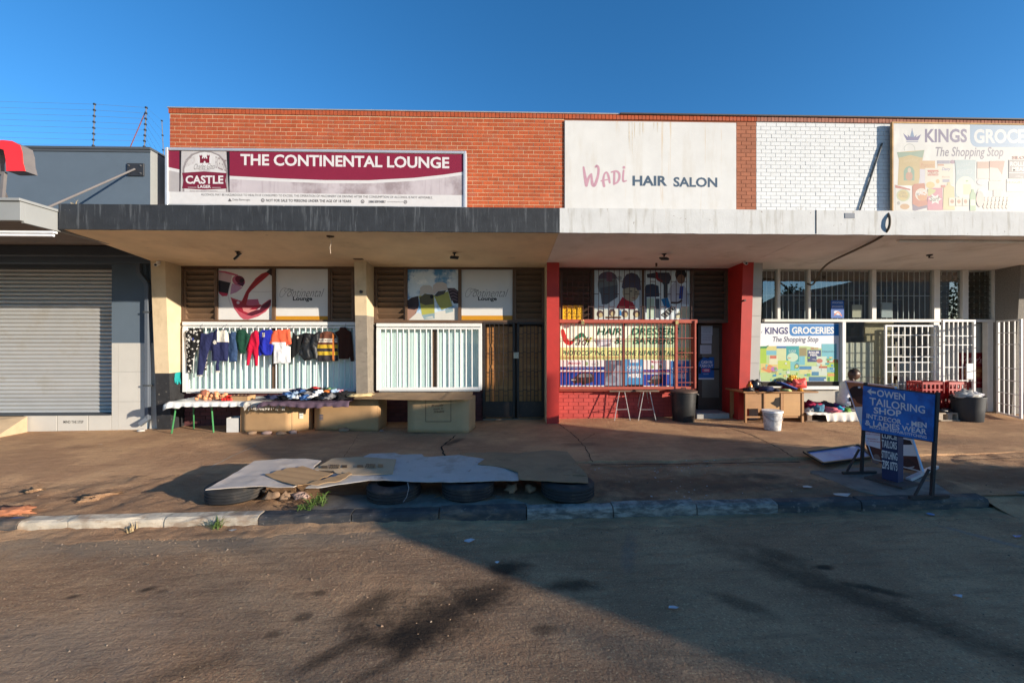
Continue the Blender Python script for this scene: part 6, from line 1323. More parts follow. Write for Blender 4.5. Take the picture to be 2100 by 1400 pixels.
# second stall: purple cloth over cardboard cartons
def carton(label, A, B_, C, ztop, mat, seed, tilt=0., prints=None, group='large cardboard cartons holding up the stall'):
    A, B_, C = Vector((*A, 0)), Vector((*B_, 0)), Vector((*C, 0)); D_ = A + C - B_; ctr = (A + C) / 2; zb = pz(ctr.x, ctr.y) + .003
    t = thing('carton', label, 'carton', (ctr.x, ctr.y, zb), group)
    mb = MB(); N_ = 8
    def face(a, b_, nm):
        V = []; nrm = Vector((b_.y - a.y, -(b_.x - a.x), 0)).normalized()
        for i in range(N_ + 1):
            for j in range(N_ + 1):
                p = a.lerp(b_, i / N_); z = zb + (ztop - zb) * j / N_
                e = min(i, N_ - i, j, N_ - j) / (N_ / 2); off = (.03 * mnoise.noise((p.x * 4, z * 4, seed)) + .012) * min(1, e * 1.4)
                V.append(p + nrm * off + Vector((0, 0, z)))
        m = MB(); n = N_ + 1; m.faces(V, [(i * n + j, (i + 1) * n + j, (i + 1) * n + j + 1, i * n + j + 1) for i in range(N_) for j in range(N_)])
        o = m.build(nm, mat, t, smooth='all', fix=False); s_ = o.modifiers.new('thickness', 'SOLIDIFY'); s_.thickness = .006; s_.offset = -1; return o
    f = face(A, B_, 'front'); face(B_, C, 'side'); face(C, D_, 'side'); face(D_, A, 'side')
    m = MB(); zt_ = ztop + .002; q = [(p.x, p.y, zt_) for p in (A, B_, C, D_)]; q2 = [(p[0], p[1], zt_ - .008) for p in q]; m.faces(q + q2, [(0, 1, 2, 3), (7, 6, 5, 4), (0, 4, 5, 1), (1, 5, 6, 2), (2, 6, 7, 3), (3, 7, 4, 0)]); m.build('flap', mat, t)
    return t, f
A1, B1, C1 = PG(493, 886), PG(597, 887), PG(641, 879)
z1t = .47
c1, f1 = carton('cardboard carton under the purple cloth with crushed bottom edge', A1, B1, C1, z1t, card, 1)
A2, B2 = PG(645, 882), PG(775, 884); c2, f2 = carton('cardboard carton with small blue marks in the middle of the stall', A2, B2, (B2[0] + .03, B2[1] + .5), .56, card, 2)
A3, B3 = PG(836, 887), PG(961, 888); c3, f3 = carton('cardboard carton with printed square at the right end of the stall', A3, B3, (B3[0] + .09, B3[1] + .55), .60, pm('cardboard_tan', (.44, .29, .155), .9, .08, 4, .1, 60), 3)
n2 = Vector((B2[1] - A2[1], -(B2[0] - A2[0]), 0)).normalized(); P = Print((A2[0], A2[1], .2) , n2, d0=.045)
for i in range(4): P.rect(655, 850 + i * 3, 663, 851.6 + i * 3, (60, 90, 130))
P.build(c2, 'printed_mark')
n3 = Vector((B3[1] - A3[1], -(B3[0] - A3[0]), 0)).normalized(); P = Print((A3[0], A3[1], .2), n3, 720, 520, 3.5, d0=.045); dk = (88, 62, 50)
for (u0, v0, u1, v1) in ((534, 1045, 718, 1048), (534, 1203, 718, 1206), (534, 1048, 537, 1203), (715, 1048, 718, 1203)): P.rect(u0, v0, u1, v1, dk)
P.text('Proudly', 578, 1085, 665, 1105, dk, shear=.2, slope=-.1); P.text('made in', 590, 1108, 660, 1122, dk, slope=-.1); P.text('ZIMBABWE', 592, 1128, 668, 1142, dk, slope=-.05); P.build(c3, 'printed_mark')
n1 = Vector((C1[1] - B1[1], -(C1[0] - B1[0]), 0)).normalized(); P = Print((B1[0], B1[1], .2), n1, d0=.04); P.rect(614, 846, 622, 858, (214, 206, 190)); P.rect(615, 850, 621, 852, (120, 130, 150)); P.build(c1, 'label_sticker')
purple = fab('purple', (.095, .062, .085), var=.2)
drape('purple_cloth', 'purple brown cloth over the carton under the clothes heap', 'cloth', WX(523, 7.5), WX(716, 7.55), 7.56, 8.5, .555, purple, lambda x: .055 + .05 * (math.sin(x * 5) * .5 + .5) + .03 * (x > WX(680, 7.5)), 7, amp=.02, dropl=.06)
rr = random.Random(9)
heap = thing('clothes_heap', 'jumbled heap of second hand clothes on the purple cloth', 'clothes', (WX(640, 8.0), 8.0, .57))
cl = [fab('h_black', (.012, .012, .014)), fab('h_white', (.70, .70, .70)), fab('h_blue', (.05, .12, .30)), fab('h_lblue', (.28, .38, .52)), fab('h_grey', (.16, .16, .17)), fab('h_navy', (.02, .025, .06)), fab('h_red', (.40, .03, .03)), fab('h_orange', (.55, .17, .04)), fab('h_green', (.10, .24, .12)), fab('h_pink', (.55, .25, .30))]
spots_ = [(588, 0, .03, 0), (600, 0, .05, 3), (612, 0, .05, 1), (560, .05, .03, 5), (575, .08, .03, 0), (592, .15, .08, 2), (606, .12, .09, 3), (620, .05, .07, 0), (632, .1, .11, 4), (645, .03, .06, 1), (655, .12, .12, 1), (640, .2, .15, 0), (622, .2, .14, 2), (668, .05, .08, 0), (680, .02, .06, 4), (690, .08, .07, 0), (672, .15, .13, 7), (685, .18, .12, 3), (660, .25, .16, 0), (645, .28, .17, 6), (697, .12, .08, 0), (610, .28, .14, 5), (628, .0, .03, 2), (655, .0, .03, 0), (672, -.02, .03, 4), (700, .0, .03, 0), (678, .25, .15, 8), (692, .25, .12, 9), (705, .2, .08, 0)]
for i, (px, dy, dz, c) in enumerate(spots_):
    y = 7.72 + dy * 1.4; crumple('garment', (WX(px, y), y, .59 + dz * .8), (rr.uniform(.09, .15), rr.uniform(.08, .13), rr.uniform(.035, .06)), cl[c], i + 20, heap, rough=.65, freq=2.6, rot=rr.uniform(0, 3))
# flat cardboard over the right cartons
sp = [(W(718, 0, 8.0)[0], 8.30), (WX(725, 7.6), 7.62), (WX(800, 7.45), 7.50), (WX(880, 7.4), 7.42), (WX(905, 7.4), 7.36), (WX(966, 7.4), 7.42), (WX(969, 8.3), 8.45), (WX(850, 8.4), 8.50), (WX(735, 8.4), 8.50)]
rag('cardboard_sheet', sp, lambda x, y: .605 + .008 * mnoise.noise((x * 3, y * 3, 2)) + .01 * (x > WX(905, 7.4)), card_d, .008, .04, label='flat brown cardboard sheet bridging the two right cartons', cat='cardboard')
crumple('paper_bag', (WX(737, 7.75), 7.75, .65), (.22, .10, .045), pm('straw_paper', (.52, .40, .21), .9, .15, 6), 5, rough=.5, rot=.25, label='crumpled straw coloured paper bag on the cardboard sheet', cat='bag')
mb = MB(); xx, yy = PG(785, 862); mb.tube([(xx, yy, pz(xx, yy) + .03), (xx + .36, yy + .02, pz(xx, yy) + .03)], .026, 10); mb.build('rolled_paper', pm('paper_tan', (.40, .27, .13), .9), label='rolled tan paper on the ground between cartons', cat='paper roll')
xx, yy = PG(824, 862); crumple('stone', (xx, yy, pz(xx, yy) + .03), (.05, .04, .05), pm('stone_pink', (.38, .26, .22), .9), 2, src=ICO2, label='pale stone between the stall cartons', cat='stone')
bx, by = PG(477, 886); tray('white_carton', 'small white printed carton under the stall table', 'carton', (bx - .12, by), (bx + .12, by), (bx + .12, by + .2), .27, pz(bx, by) + .003, pm('white_board', (.50, .49, .47), .8, .1, 8))
for i, (px, py, s_) in enumerate(((515, 890, .09), (545, 890, .10), (575, 891, .10), (600, 888, .08))):
    xx, yy = PG(px, py); crumple('stone', (xx, yy + .02, pz(xx, yy) + .02), (s_, .06, .045), [pm('stone_brown', (.26, .17, .11), .95, .2, 8, .4), MATS['stone_pink']][i % 2], i + 5, src=ICO2, label=('leftmost stone', 'second stone from the left', 'third stone from the left', 'rightmost stone')[i] + ' wedged under the crushed left carton', cat='stone', group='stones under the left carton')
xx, yy = PG(706, 884); crumple('stone', (xx, yy, pz(xx, yy) + .025), (.12, .06, .05), MATS['stone_brown'], 31, src=ICO2, label='flat stone under the middle carton', cat='stone')
# ================================================================ TYRES UNDER CARDBOARD
rub = pm('tyre_rubber', (.022, .022, .024), .75, .25, 12, .2, 60, layers=[((.11, .085, .065), (5, 5, 5), .48, .7, .6)])
def tyre(label, px, py, r=.29, h=.175):
    x, y = PG(px, py); y += r * .97; x *= y / (y - r * .97) if False else 1; d = ray(px, 700); x = d.x / d.y * y
    z = min(dirt_z(x + a, y + b_) for a in (-.25, 0, .25) for b_ in (-.25, 0, .25)) + .012
    t = thing('tyre', label, 'tyre', (x, y, z), 'tyres propping up the cardboard')
    pf = [(r * .60, .02), (r * .64, .0), (r * .82, -.0), (r * .93, .012)]
    gz_ = [.028, .05, .052, .064, .066, .086, .088, .108, .110, .122, .124, .146]
    for i, g in enumerate(gz_): pf.append((r * (.985 if i in (0, 11) else 1.0) - (.009 if i in (2, 3, 6, 7) and False else 0), g * h / .175))
    gro = [(r, .030), (r, .050), (r - .009, .051), (r - .009, .058), (r, .059), (r, .084), (r - .009, .085), (r - .009, .092), (r, .093), (r, .116), (r - .009, .117), (r - .009, .124), (r, .125), (r, .145)]
    pf = [(r * .60, .02), (r * .64, .0), (r * .82, 0), (r * .94, .014)] + [(a, b_ * h / .175) for a, b_ in gro] + [(r * .94, h - .014), (r * .82, h), (r * .64, h), (r * .60, h - .02), (r * .66, h - .04), (r * .80, h * .5), (r * .66, .04)]
    n = 48; m = MB(); base = len(m.v); k = len(pf)
    for (rr_, zz_) in pf:
        for j in range(n): a = 2 * math.pi * j / n; m.v.append((x + rr_ * math.cos(a), y + rr_ * math.sin(a), z + zz_))
    for i in range(k):
        for j in range(n):
            a = i * n + j; b_ = i * n + (j + 1) % n; i2 = ((i + 1) % k) * n; m.f.append((a, b_, i2 + (j + 1) % n, i2 + j)); m.m.append(0)
    m.build('tread', rub, t, smooth=True)
    return x, y, z + h
T = [tyre('leftmost worn tyre under the pale board, lit by sun', 484, 1031), tyre('second tyre from the left, partly lit, under the white cardboard', 808, 1029), tyre('third tyre from the left, in shade under white cardboard', 960, 1026), tyre('rightmost tyre, in shade under the brown cardboard end', 1164, 1027)]
zt_ = max(t_[2] for t_ in T) + .003
Z4 = lambda u, v: (400 + u / 2.4706, 880 + v / 2.4706)
def on_plane(u, v, z=zt_):
    px, py = Z4(u, v); d = ray(px, py); t_ = (CAMH - z) / -d.z; return (d.x * t_, d.y * t_)
def sagz(k, seed): return lambda x, y: zt_ + k + .010 * mnoise.noise((x * 2.2, y * 2.2, seed)) + .005 * mnoise.noise((x * 7, y * 7, seed)) + .008
rag('cardboard_sheet', [on_plane(*p) for p in ((830, 152), (890, 128), (1010, 124), (1040, 132), (1150, 132), (1160, 145), (1330, 135), (1475, 155), (1430, 185), (1560, 200), (1635, 208), (1640, 262), (1460, 268), (1300, 275), (1130, 270), (980, 264), (880, 262), (760, 280), (620, 300), (560, 300), (640, 250), (800, 200))], sagz(.0, 1), card_w, .006, .025, label='big white faced cardboard sheet over the middle tyres', cat='cardboard')
rag('cardboard_sheet', [on_plane(*p) for p in ((50, 314), (180, 240), (300, 168), (440, 156), (560, 158), (640, 165), (600, 200), (650, 230), (500, 300), (340, 296), (200, 304))], sagz(.006, 2), card_g, .006, .025, label='pale pinkish grey board at the left end over the tyre', cat='cardboard')
rag('cardboard_sheet', [on_plane(*p) for p in ((1330, 130), (1500, 124), (1640, 130), (1780, 114), (1885, 120), (1910, 150), (1940, 185), (1900, 180), (1935, 190), (1990, 245), (1800, 238), (1990, 250), (1992, 282), (1835, 276), (1640, 266), (1638, 230), (1560, 200), (1430, 185), (1475, 155))], sagz(.012, 3), card_d, .006, .025, label='dull brown cardboard sheet at the right end over the last tyre', cat='cardboard')
pr = rag('cardboard_sheet', [on_plane(*p) for p in ((600, 212), (690, 160), (840, 148), (1020, 160), (1000, 236), (860, 240), (770, 238), (712, 232), (700, 222))], sagz(.012, 4), pm('cardboard_pale', (.44, .32, .20), .9, .1, 4, .2, 40), .006, .02, label='flattened printed carton lying on the white cardboard', cat='cardboard')
P = Print((0, 0, zt_ + .036), (0, 0, 1), 400, 880, 2.4706, d0=.0); 
for (a, b_) in ((640, 176), (822, 172)):
    P.rect(a, b_ + 8, a + 30, b_ + 20, (96, 76, 60)); P.rect(a + 105, b_ + 4, a + 130, b_ + 18, (96, 76, 60)); P.text('BIG', a + 45, b_ + 2, a + 92, b_ + 10, (86, 66, 52), bold=.04); P.text('PACK', a + 40, b_ + 12, a + 95, b_ + 22, (86, 66, 52), bold=.04)
P.build(pr)
for i, (lab, pts) in enumerate((('folded corrugated cardboard flap at the left front', ((352, 244), (460, 212), (545, 200), (600, 215), (700, 238), (590, 285), (520, 302), (440, 280))), ('torn corrugated strip beside the folded flap', ((550, 300), (690, 262), (780, 235), (795, 242), (740, 280), (620, 300))))):
    rag('cardboard_flap', [on_plane(*p) for p in pts], (lambda k: lambda x, y: zt_ + .022 + k + .010 * abs(math.sin((x * .8 + y * 2) * 11)))(i * .012), card, .005, .015, label=lab, cat='cardboard')
for i, (px, py, s_) in enumerate(((553, 1022, .10), (580, 1020, .07), (612, 1018, .09), (1050, 1008, .08), (1090, 1005, .07))):
    x, y = PG(px, py); y += .06; crumple('brick_lump', (x, y, dirt_z(x, y) + .03), (s_, .06, .06), MATS['stone_brown'] if i != 2 else MATS['stone_pink'], i + 60, rough=.75, freq=3, src=ICO2, label=('brown lump just right of the leftmost tyre', 'small brown lump between leftmost tyre and weed', 'pinkish lump nearest the green weed under the cardboard', 'brown lump just right of the third tyre', 'brown lump just left of the rightmost tyre')[i], cat='rubble', group='rubble lumps under the cardboard')
mb = MB(); x, y = PG(833, 1028); mb.tube([(x + .01, y + .02, .17), (x + .03, y - .01, .12), (x + .01, y - .02, .03), (x - .02, y - .05, -.01)], .003, 5); mb.build('wire_loop', wire_m, label='thin wire hanging beside the second tyre', cat='wire')

# ================================================================ PLANTS AND LITTER BY THE KERB
x, y = PG(447, 1086, 0, True); y = KY - .05; tuft('green grass tuft growing at the kerb foot', x, y, rz(x, y), 46, .20, 5, grn, sp=1.3)
x, y = PG(272, 1090, 0, True); tuft('small dry tuft at the foot of the white kerb', x, KY - .04, rz(x, y), 26, .10, 6, dry, sp=1.2)
def weed(label, px, py, n, h, seed):
    rr = random.Random(seed); x, y = PG(px, py); t = thing('weed', label, 'weed', (x, y, dirt_z(x, y)), 'green weeds beside the left tyres'); st_ = MB(); lf = MB()
    for i in range(n):
        a = rr.uniform(0, 6.28); l = h * rr.uniform(.5, 1); b0 = Vector((x + rr.uniform(-.07, .07), y + rr.uniform(-.05, .05), dirt_z(x, y) - .01)); e = b0 + Vector((math.cos(a) * l * .5, math.sin(a) * l * .4, l)); st_.tube([b0, b0.lerp(e, .5) + Vector((0, 0, .02)), e], .003, 4)
        for k in range(6):
            p = b0.lerp(e, .3 + .14 * k); b2_ = rr.uniform(0, 6.28); d = Vector((math.cos(b2_), math.sin(b2_), rr.uniform(-.1, .5))) * rr.uniform(.03, .05); s_ = d.cross(Vector((0, 0, 1))).normalized() * .012
            lf.faces([p, p + d * .5 + s_, p + d, p + d * .5 - s_], [(0, 1, 2, 3)])
    st_.build('stem', grn, t, fix=False, kind='stuff'); lf.build('leaf', pm('weed_leaf', (.085, .15, .028), .6, .3, 20, 0), t, fix=False, kind='stuff')
weed('taller green weed right of the leftmost tyre', 652, 1030, 14, .17, 1); weed('low green weed at the slab corner near the kerb', 625, 1040, 9, .10, 2)
for i, (px, py, s_, c, road, lab) in enumerate(((1657, 996, .06, (226, 224, 218), 0, 'scrap of white paper in the dirt left of the blue sign'), (1728, 1011, .09, (214, 212, 208), 0, 'white paper on the ground left of the blue sign post'), (962, 1112, .05, (226, 226, 230), 1, 'white scrap on the road below the third tyre'), (1382, 1250, .035, (220, 222, 230), 1, 'white scrap on the shaded road right of centre'), (1020, 1157, .02, (230, 226, 226), 1, 'tiny white scrap on the dark oil patch'), (1448, 945, .05, (220, 222, 226), 0, 'white scrap at the pavement edge in the middle'), (1965, 1226, .035, (214, 214, 218), 1, 'white scrap on the road at far right'), (783, 884, .05, (206, 214, 226), 0, 'small blue white packet on the pavement before the cartons'), (36, 1062, .06, (40, 120, 200), 0, 'blue wrapper on the kerb at far left'), (205, 912, .05, (226, 216, 200), 0, 'white straw on the pavement at left'), (477, 1090, .04, (226, 222, 214), 1, 'white scrap beside the kerb grass'), (1910, 1058, .05, (150, 170, 210), 1, 'blue scrap below the dark kerb at right'), (2088, 1103, .04, (150, 170, 220), 1, 'blue scrap on the road at the right edge'))):
    x, y = PG(px, py, 0, bool(road)); y2 = y; zf = (lambda a, b_: rz(a, b_) + .014) if road else ((lambda a, b_: max(dirt_z(a, b_), pz(a, b_) - .01) + .012) if y < 6 else (lambda a, b_: pz(a, b_) + .010))
    if px == 36: zf = lambda a, b_: pz(a, b_) + .02
    rr = random.Random(i); pts = [(x + s_ * math.cos(a + rr.uniform(-.2, .2)) * rr.uniform(.8, 1.2), y + s_ * .55 * math.sin(a) * rr.uniform(.7, 1.2)) for a in (0.3, 1.5, 2.6, 3.6, 4.8)]
    mb = MB(); hh = [rr.uniform(0, .012) for _ in pts]; mb.faces([(a, b_, zf(a, b_) + h_) for (a, b_), h_ in zip(pts, hh)] + [(a, b_, zf(a, b_) + h_ - .002) for (a, b_), h_ in zip(pts, hh)], [(0, 1, 2, 3, 4), (9, 8, 7, 6, 5)]); mb.build('paper_scrap', ink(*c), label=lab, cat='litter', fix=False)
x, y = PG(22, 1045); crumple('rubble_lump', (x, y, dirt_z(x, y) + .02), (.22, .10, .045), pm('rubble_orange', (.36, .14, .07), .95, .2, 8, .4), 3, rough=.6, freq=3, label='orange brick rubble behind the kerb at far left', cat='rubble')
for i, (px, py, l) in enumerate(((205, 1010, .30), (180, 1018, .18), (70, 1000, .12))):
    x, y = PG(px, py); crumple('dirt_ridge', (x, y, dirt_z(x, y) + .004), (l * .6, .045, .03), M_dirt, i + 3, rough=.7, freq=3.2, rot=R(28), label=('longest dirt ridge in the verge left of the tyres', 'middle dirt ridge in the verge', 'leftmost short dirt ridge in the verge')[i], cat='dirt ridge', group='raised dirt ridges in the verge')  # ridges of dirt and broken screed, no roots
# loose gravel
rr = random.Random(21); mb = MB()
for _ in range(4200):
    if rr.random() < .5:
        x = rr.uniform(-6, 7); y = KY - abs(rr.gauss(0, .22)) - .01; z = rz(x, y) + .002
    elif rr.random() < .6:
        x = rr.uniform(-6.5, 8); y = rr.uniform(KY + KD + .02, 5.7); z = dirt_z(x, y)
    else:
        x = rr.uniform(-4, 4.5); y = rr.uniform(1.6, 4); z = rz(x, y) + .003
    s_ = rr.uniform(.002, .007) * (1.8 if rr.random() < .05 else 1); V = [Vector((rr.uniform(-1, 1), rr.uniform(-1, 1), rr.uniform(.3, 1))) * s_ for _ in range(1)]
    c = Vector((x, y, z)); q = [c + Vector((s_, 0, 0)), c + Vector((-.5 * s_, .9 * s_, 0)), c + Vector((-.6 * s_, -.8 * s_, 0)), c + Vector((rr.uniform(-.3, .3) * s_, rr.uniform(-.3, .3) * s_, s_ * .9))]
    mb.faces(q, [(0, 1, 3), (1, 2, 3), (2, 0, 3)], rr.choice((0, 0, 1, 2)))
mb.build('gravel', [pm('grit_tan', (.34, .22, .14), .95, bump=0), pm('grit_dark', (.07, .06, .05), .95, bump=0), pm('grit_pale', (.36, .27, .19), .95, bump=0)], fix=False, kind='stuff', label='loose gravel and grit along the kerb and road', cat='gravel')

rr = random.Random(33); mb = MB()
for _ in range(150):
    px = rr.gauss(1390, 45) if rr.random() < .6 else rr.uniform(1200, 1700); py = rr.gauss(957, 7) if rr.random() < .6 else rr.uniform(950, 1020); x, y = PG(px, py); z = (dirt_z(x, y) if y < 5.6 else pz(x, y)) + .010; s_ = rr.uniform(.006, .018)
    a = rr.uniform(0, 3); u = Vector((math.cos(a), math.sin(a), rr.uniform(-.2, .2))) * s_; w = Vector((-math.sin(a), math.cos(a), rr.uniform(-.3, .3))) * s_ * .6; c = Vector((x, y, z)); mb.faces([c - u, c + w, c + u, c - w], [(0, 1, 2, 3)], rr.choice((0, 0, 1)))
mb.build('paper_flecks', [ink(214, 214, 214), ink(150, 120, 96)], fix=False, kind='stuff', label='scattered pale paper flecks on the shaded verge', cat='litter')
# ================================================================ SALON FRONT: STOOLS AND BIN
alu = pm('bare_tube', (.45, .43, .40), .4, .15, 8, .05, 60, metal=.6, layers=[((.16, .09, .05), (14, 14, 14), .58, .7, .7)])
wood_d = pm('wood_grey', (.20, .14, .10), .85, .2, 5, .3, 50, layers=[((.09, .06, .045), (4, 40, 40), .45, .65, .7)])
def stool(label, legs, top, seat, seed):
    cx = sum(PG(*p)[0] for p in legs) / len(legs); cy = sum(PG(*p)[1] for p in legs) / len(legs)
    t = thing('stool', label, 'stool', (cx, cy, pz(cx, cy)), 'thin legged stools under the salon window'); zt = top
    for i, p in enumerate(legs):
        x, y = PG(*p); tx = cx + (x - cx) * .35; ty = cy + (y - cy) * .6; m = MB(); m.tube([(x, y, pz(x, y)), (tx, ty, zt)], .0095, 7); m.build('leg', alu, t)
    m = MB(); q = []
    for p in legs:
        x, y = PG(*p); f = .38; z = pz(x, y) + (zt - pz(x, y)) * f; q.append((x + (cx + (x - cx) * .35 - x) * f, y + (cy + (y - cy) * .6 - y) * f, z))
    q.append(q[0])
    for a, b_ in zip(q, q[1:]): m.tube([a, b_], .006, 6)
    m.build('rung', alu, t)
    sx0, sx1 = WX(seat[0], cy), WX(seat[1], cy)
    rag('seat', [(sx0, cy - .13), (sx1 - .02, cy - .16), (sx1, cy + .1), ((sx0 + sx1) / 2, cy + .16), (sx0 + .03, cy + .15)], lambda x, y: zt + .002 + .004 * mnoise.noise((x * 9, y * 9, seed)), wood_d, .022, .03, t)
stool('left thin legged stool in front of the red salon wall', [(1260, 862), (1292, 861), (1283, 853), (1257, 855)], .60, (1247, 1304), 1)
stool('right thin legged stool in front of the red salon wall', [(1309, 862), (1345, 862), (1335, 854), (1304, 855)], .61, (1300, 1348), 2)
def bin_(name, label, px0, px1, pyb, pyt, mat, lidm=None, flare=.06, n=32, handle=True, group=None):
    cxp = (px0 + px1) / 2; x, y = PG(cxp, pyb); r = (px1 - px0) / 2 * (x * _s + y * _c) / FPX; y += r * .8; d = ray(cxp, 700); x = d.x / d.y * y; dep = x * _s + y * _c; r = (px1 - px0) / 2 * dep / FPX
    zb = pz(x, y); zt = CAMH - (pyt - 700) * dep / FPX - zb
    t = thing(name, label, 'bin', (x, y, zb), group)
    m = MB(); m.lathe([(r * .80, 0), (r * .83, .01), (r * .90, zt * .5), (r * .96, zt * .88), (r * 1.0, zt * .89), (r * 1.0, zt * .93), (r * .97, zt * .94), (r * .95, zt * .94), (r * .80, .05)], n, x, y, zb); m.build('body', mat, t, smooth=True)
    if lidm:
        m = MB(); m.lathe([(r * 1.03, zt * .90), (r * 1.05, zt * .905), (r * 1.05, zt * .945), (r * .9, zt * .965), (r * .5, zt * .985), (0.01, zt * .99)], n, x, y, zb); m.build('lid', lidm, t, smooth=True)
    if handle:
        for s_ in (-1, 1): m = MB(); m.tube([(x + s_ * r * .95, y - .05, zb + zt * .86), (x + s_ * (r * .95 + .05), y - .04, zb + zt * .82), (x + s_ * (r * .95 + .05), y + .04, zb + zt * .82), (x + s_ * r * .95, y + .05, zb + zt * .86)], .011, 6); m.build('handle', mat, t)
    return t, x, y, zb, zt, r
blk = pm('bin_black', (.020, .021, .022), .42, .15, 4, .05, 40, spec=.45, layers=[((.08, .07, .06), (5, 5, 8), .52, .72, .5)])
bt_, bx, by, bz, bh, br = bin_('lidded_bin', 'black plastic bin with lid in front of the salon window', 1376, 1427, 866, 797, blk, pm('lid_brown', (.10, .065, .05), .6, .2, 5))
m = MB(); m.tube([(bx - .05, by, bz + bh * .98), (bx - .04, by, bz + bh * 1.03), (bx + .04, by, bz + bh * 1.03), (bx + .05, by, bz + bh * .98)], .010, 6); m.build('lid_handle', blk, bt_)

# ================================================================ GROCERY FRONT
# desk with goods
dw = pm('desk_wood', (.33, .165, .065), .5, .12, 3, .05, 60, layers=[((.26, .13, .05), (2, 2, 25), .45, .68, .6), ((.14, .08, .04), (6, 6, 6), .62, .72, .5)], spec=.45)
dw2 = pm('desk_wood_light', (.42, .24, .10), .5, .1, 3, .05, 60, layers=[((.36, .20, .09), (2, 2, 25), .45, .68, .5)])
dY = 7.98; dzt = WZ(1600, 802, dY); dzb = pz(5.5, dY)
dk_ = thing('desk', 'worn wooden desk with a ragged hole in its door, beside the right red pillar', 'desk', (5.5, 8.2, dzb))
X_ = lambda px: WX(px, dY)
m = MB(); m.box(X_(1522), X_(1676), dY - .04, dY + .62, dzt - .03, dzt); m.build('desk_top', dw, dk_, bevel=.008)
for (a, b_) in ((1528, 1532), (1566, 1570), (1601, 1606), (1644, 1649)):
    m = MB(); m.box(X_(a), X_(b_), dY, dY + .045, dzb, dzt - .031); m.build('leg', dw, dk_, bevel=.004)
m = MB(); m.box(X_(1644), X_(1649), dY + .5, dY + .545, dzb, dzt - .031); m.build('leg', dw, dk_); m = MB(); m.box(X_(1528), X_(1532), dY + .5, dY + .545, dzb, dzt - .031); m.build('leg', dw, dk_)
m = MB(); m.box(X_(1532), X_(1566), dY + .02, dY + .035, WZ(1550, 838, dY), dzt - .031); m.build('apron', dw, dk_)
m = MB(); m.box(X_(1607), X_(1643), dY + .012, dY + .03, WZ(1620, 853, dY), dzt - .031); m.build('drawer_front', dw2, dk_, bevel=.004)
z_d0, z_d1 = WZ(1585, 853, dY), dzt - .031
hole = [(X_(u), WZ(u, v, dY)) for u, v in ((1581, 826), (1588, 823), (1591, 816), (1600.5, 814), (1601, 832), (1594, 836), (1592, 833), (1583, 828))]
m = MB(); m.box(X_(1570), X_(1601), dY + .012, dY + .028, z_d0, z_d1); dr = m.build('door', dw2, dk_, bevel=.003)
m = MB(); m.prism(hole, lambda x, z: (x, dY + .009, z), lambda x, z: (x, dY + .0115, z)); m.build('hole', c_dark, dr)
m = MB(); m.box(X_(1532), X_(1644), dY + .03, dY + .05, WZ(1590, 857, dY), WZ(1590, 853.5, dY)); m.build('rail', dw, dk_)
m = MB(); m.box(X_(1532), X_(1644), dY + .50, dY + .52, dzb + .08, dzt - .031); m.build('back_panel', dw, dk_)
on_desk = dzt
def bottle(label, px, Y, z, r, h, mat, capm):
    x = WX(px, Y); t = thing('bottle', label, 'bottle', (x, Y, z)); m = MB(); m.lathe([(r * .9, 0), (r, .01), (r, h * .62), (r * .4, h * .8), (r * .38, h * .9)], 14, x, Y, z); m.build('body', mat, t, smooth=True); m = MB(); m.lathe([(r * .45, h * .88), (r * .45, h), (r * .4, h)], 12, x, Y, z); m.build('cap', capm, t)
bottle('orange drink bottle on the left end of the desk', 1538, 8.1, on_desk, .045, .18, pm('orange_drink', (.75, .22, .01), .25, .05, 5, 0, spec=.5), ink(230, 120, 20))
nyl = pm('black_bag', (.015, .016, .020), .35, .1, 8, .2, 30, spec=.5)
for (nm, lab, px, Y, dz, r_, mt, sd_) in (('bag', 'shiny black bag at the left end of the desk', 1536, 8.02, .045, (.12, .10, .06), nyl, 1), ('bag', 'round black bag behind the orange bottle', 1549, 8.3, .12, (.12, .12, .13), nyl, 2), ('folded_jeans', 'folded navy jeans on the middle of the desk', 1571, 8.05, .055, (.20, .13, .06), fab('jeans', (.035, .045, .10), var=.3), 3), ('folded_cloth', 'dark folded trousers beside the jeans on the desk', 1585, 7.99, .04, (.15, .10, .045), fab('dkcloth', (.03, .028, .035)), 4), ('cloth_lump', 'green and pale cloth at the front of the desk', 1612, 8.0, .025, (.09, .07, .03), fab('limecloth', (.42, .48, .20)), 6), ('wool_coil', 'grey green coil of wool at the back of the desk', 1605, 8.45, .20, (.13, .08, .06), fab('wool', (.20, .19, .12)), 7), ('maroon_bag', 'maroon bag behind the blue folded bag', 1618, 8.35, .07, (.13, .10, .09), fab('maroon', (.17, .015, .03)), 8), ('orange_packet', 'orange and black packet at the right end of the desk', 1641, 7.99, .03, (.06, .05, .035), fab('packet', (.50, .22, .03)), 9)):
    crumple(nm, (WX(px, Y), Y, on_desk + dz * .6), r_, mt, sd_, rough=.35, rot=sd_ * .4, label=lab, cat=nm.replace('_', ' '))
m = MB(); M = Matrix.Translation((WX(1616, 8.1), 8.12, on_desk + .09)) @ Matrix.Rotation(R(24), 4, 'Y') @ Matrix.Rotation(R(-10), 4, 'Z'); m.mbox(M, .36, .2, .035); t = thing('folded_bag', 'blue striped folded bag leaning across the desk goods', 'bag', (WX(1616, 8.1), 8.1, on_desk)); m.build('cloth', fab('blue_bag', (.03, .06, .26)), t, bevel=.015)
for k in (-.05, .02, .07): m = MB(); m.mbox(M @ Matrix.Translation((0, k - .02, .019)), .34, .012, .004); m.build('stripe', cream_f, t)
Yr = 8.05; rb = [(WX(u, Yr), WZ(u, v, Yr)) for u, v in ((1625, 778), (1630, 776), (1634, 778), (1650, 774), (1653, 776), (1655, 795), (1640, 797), (1626, 793))]
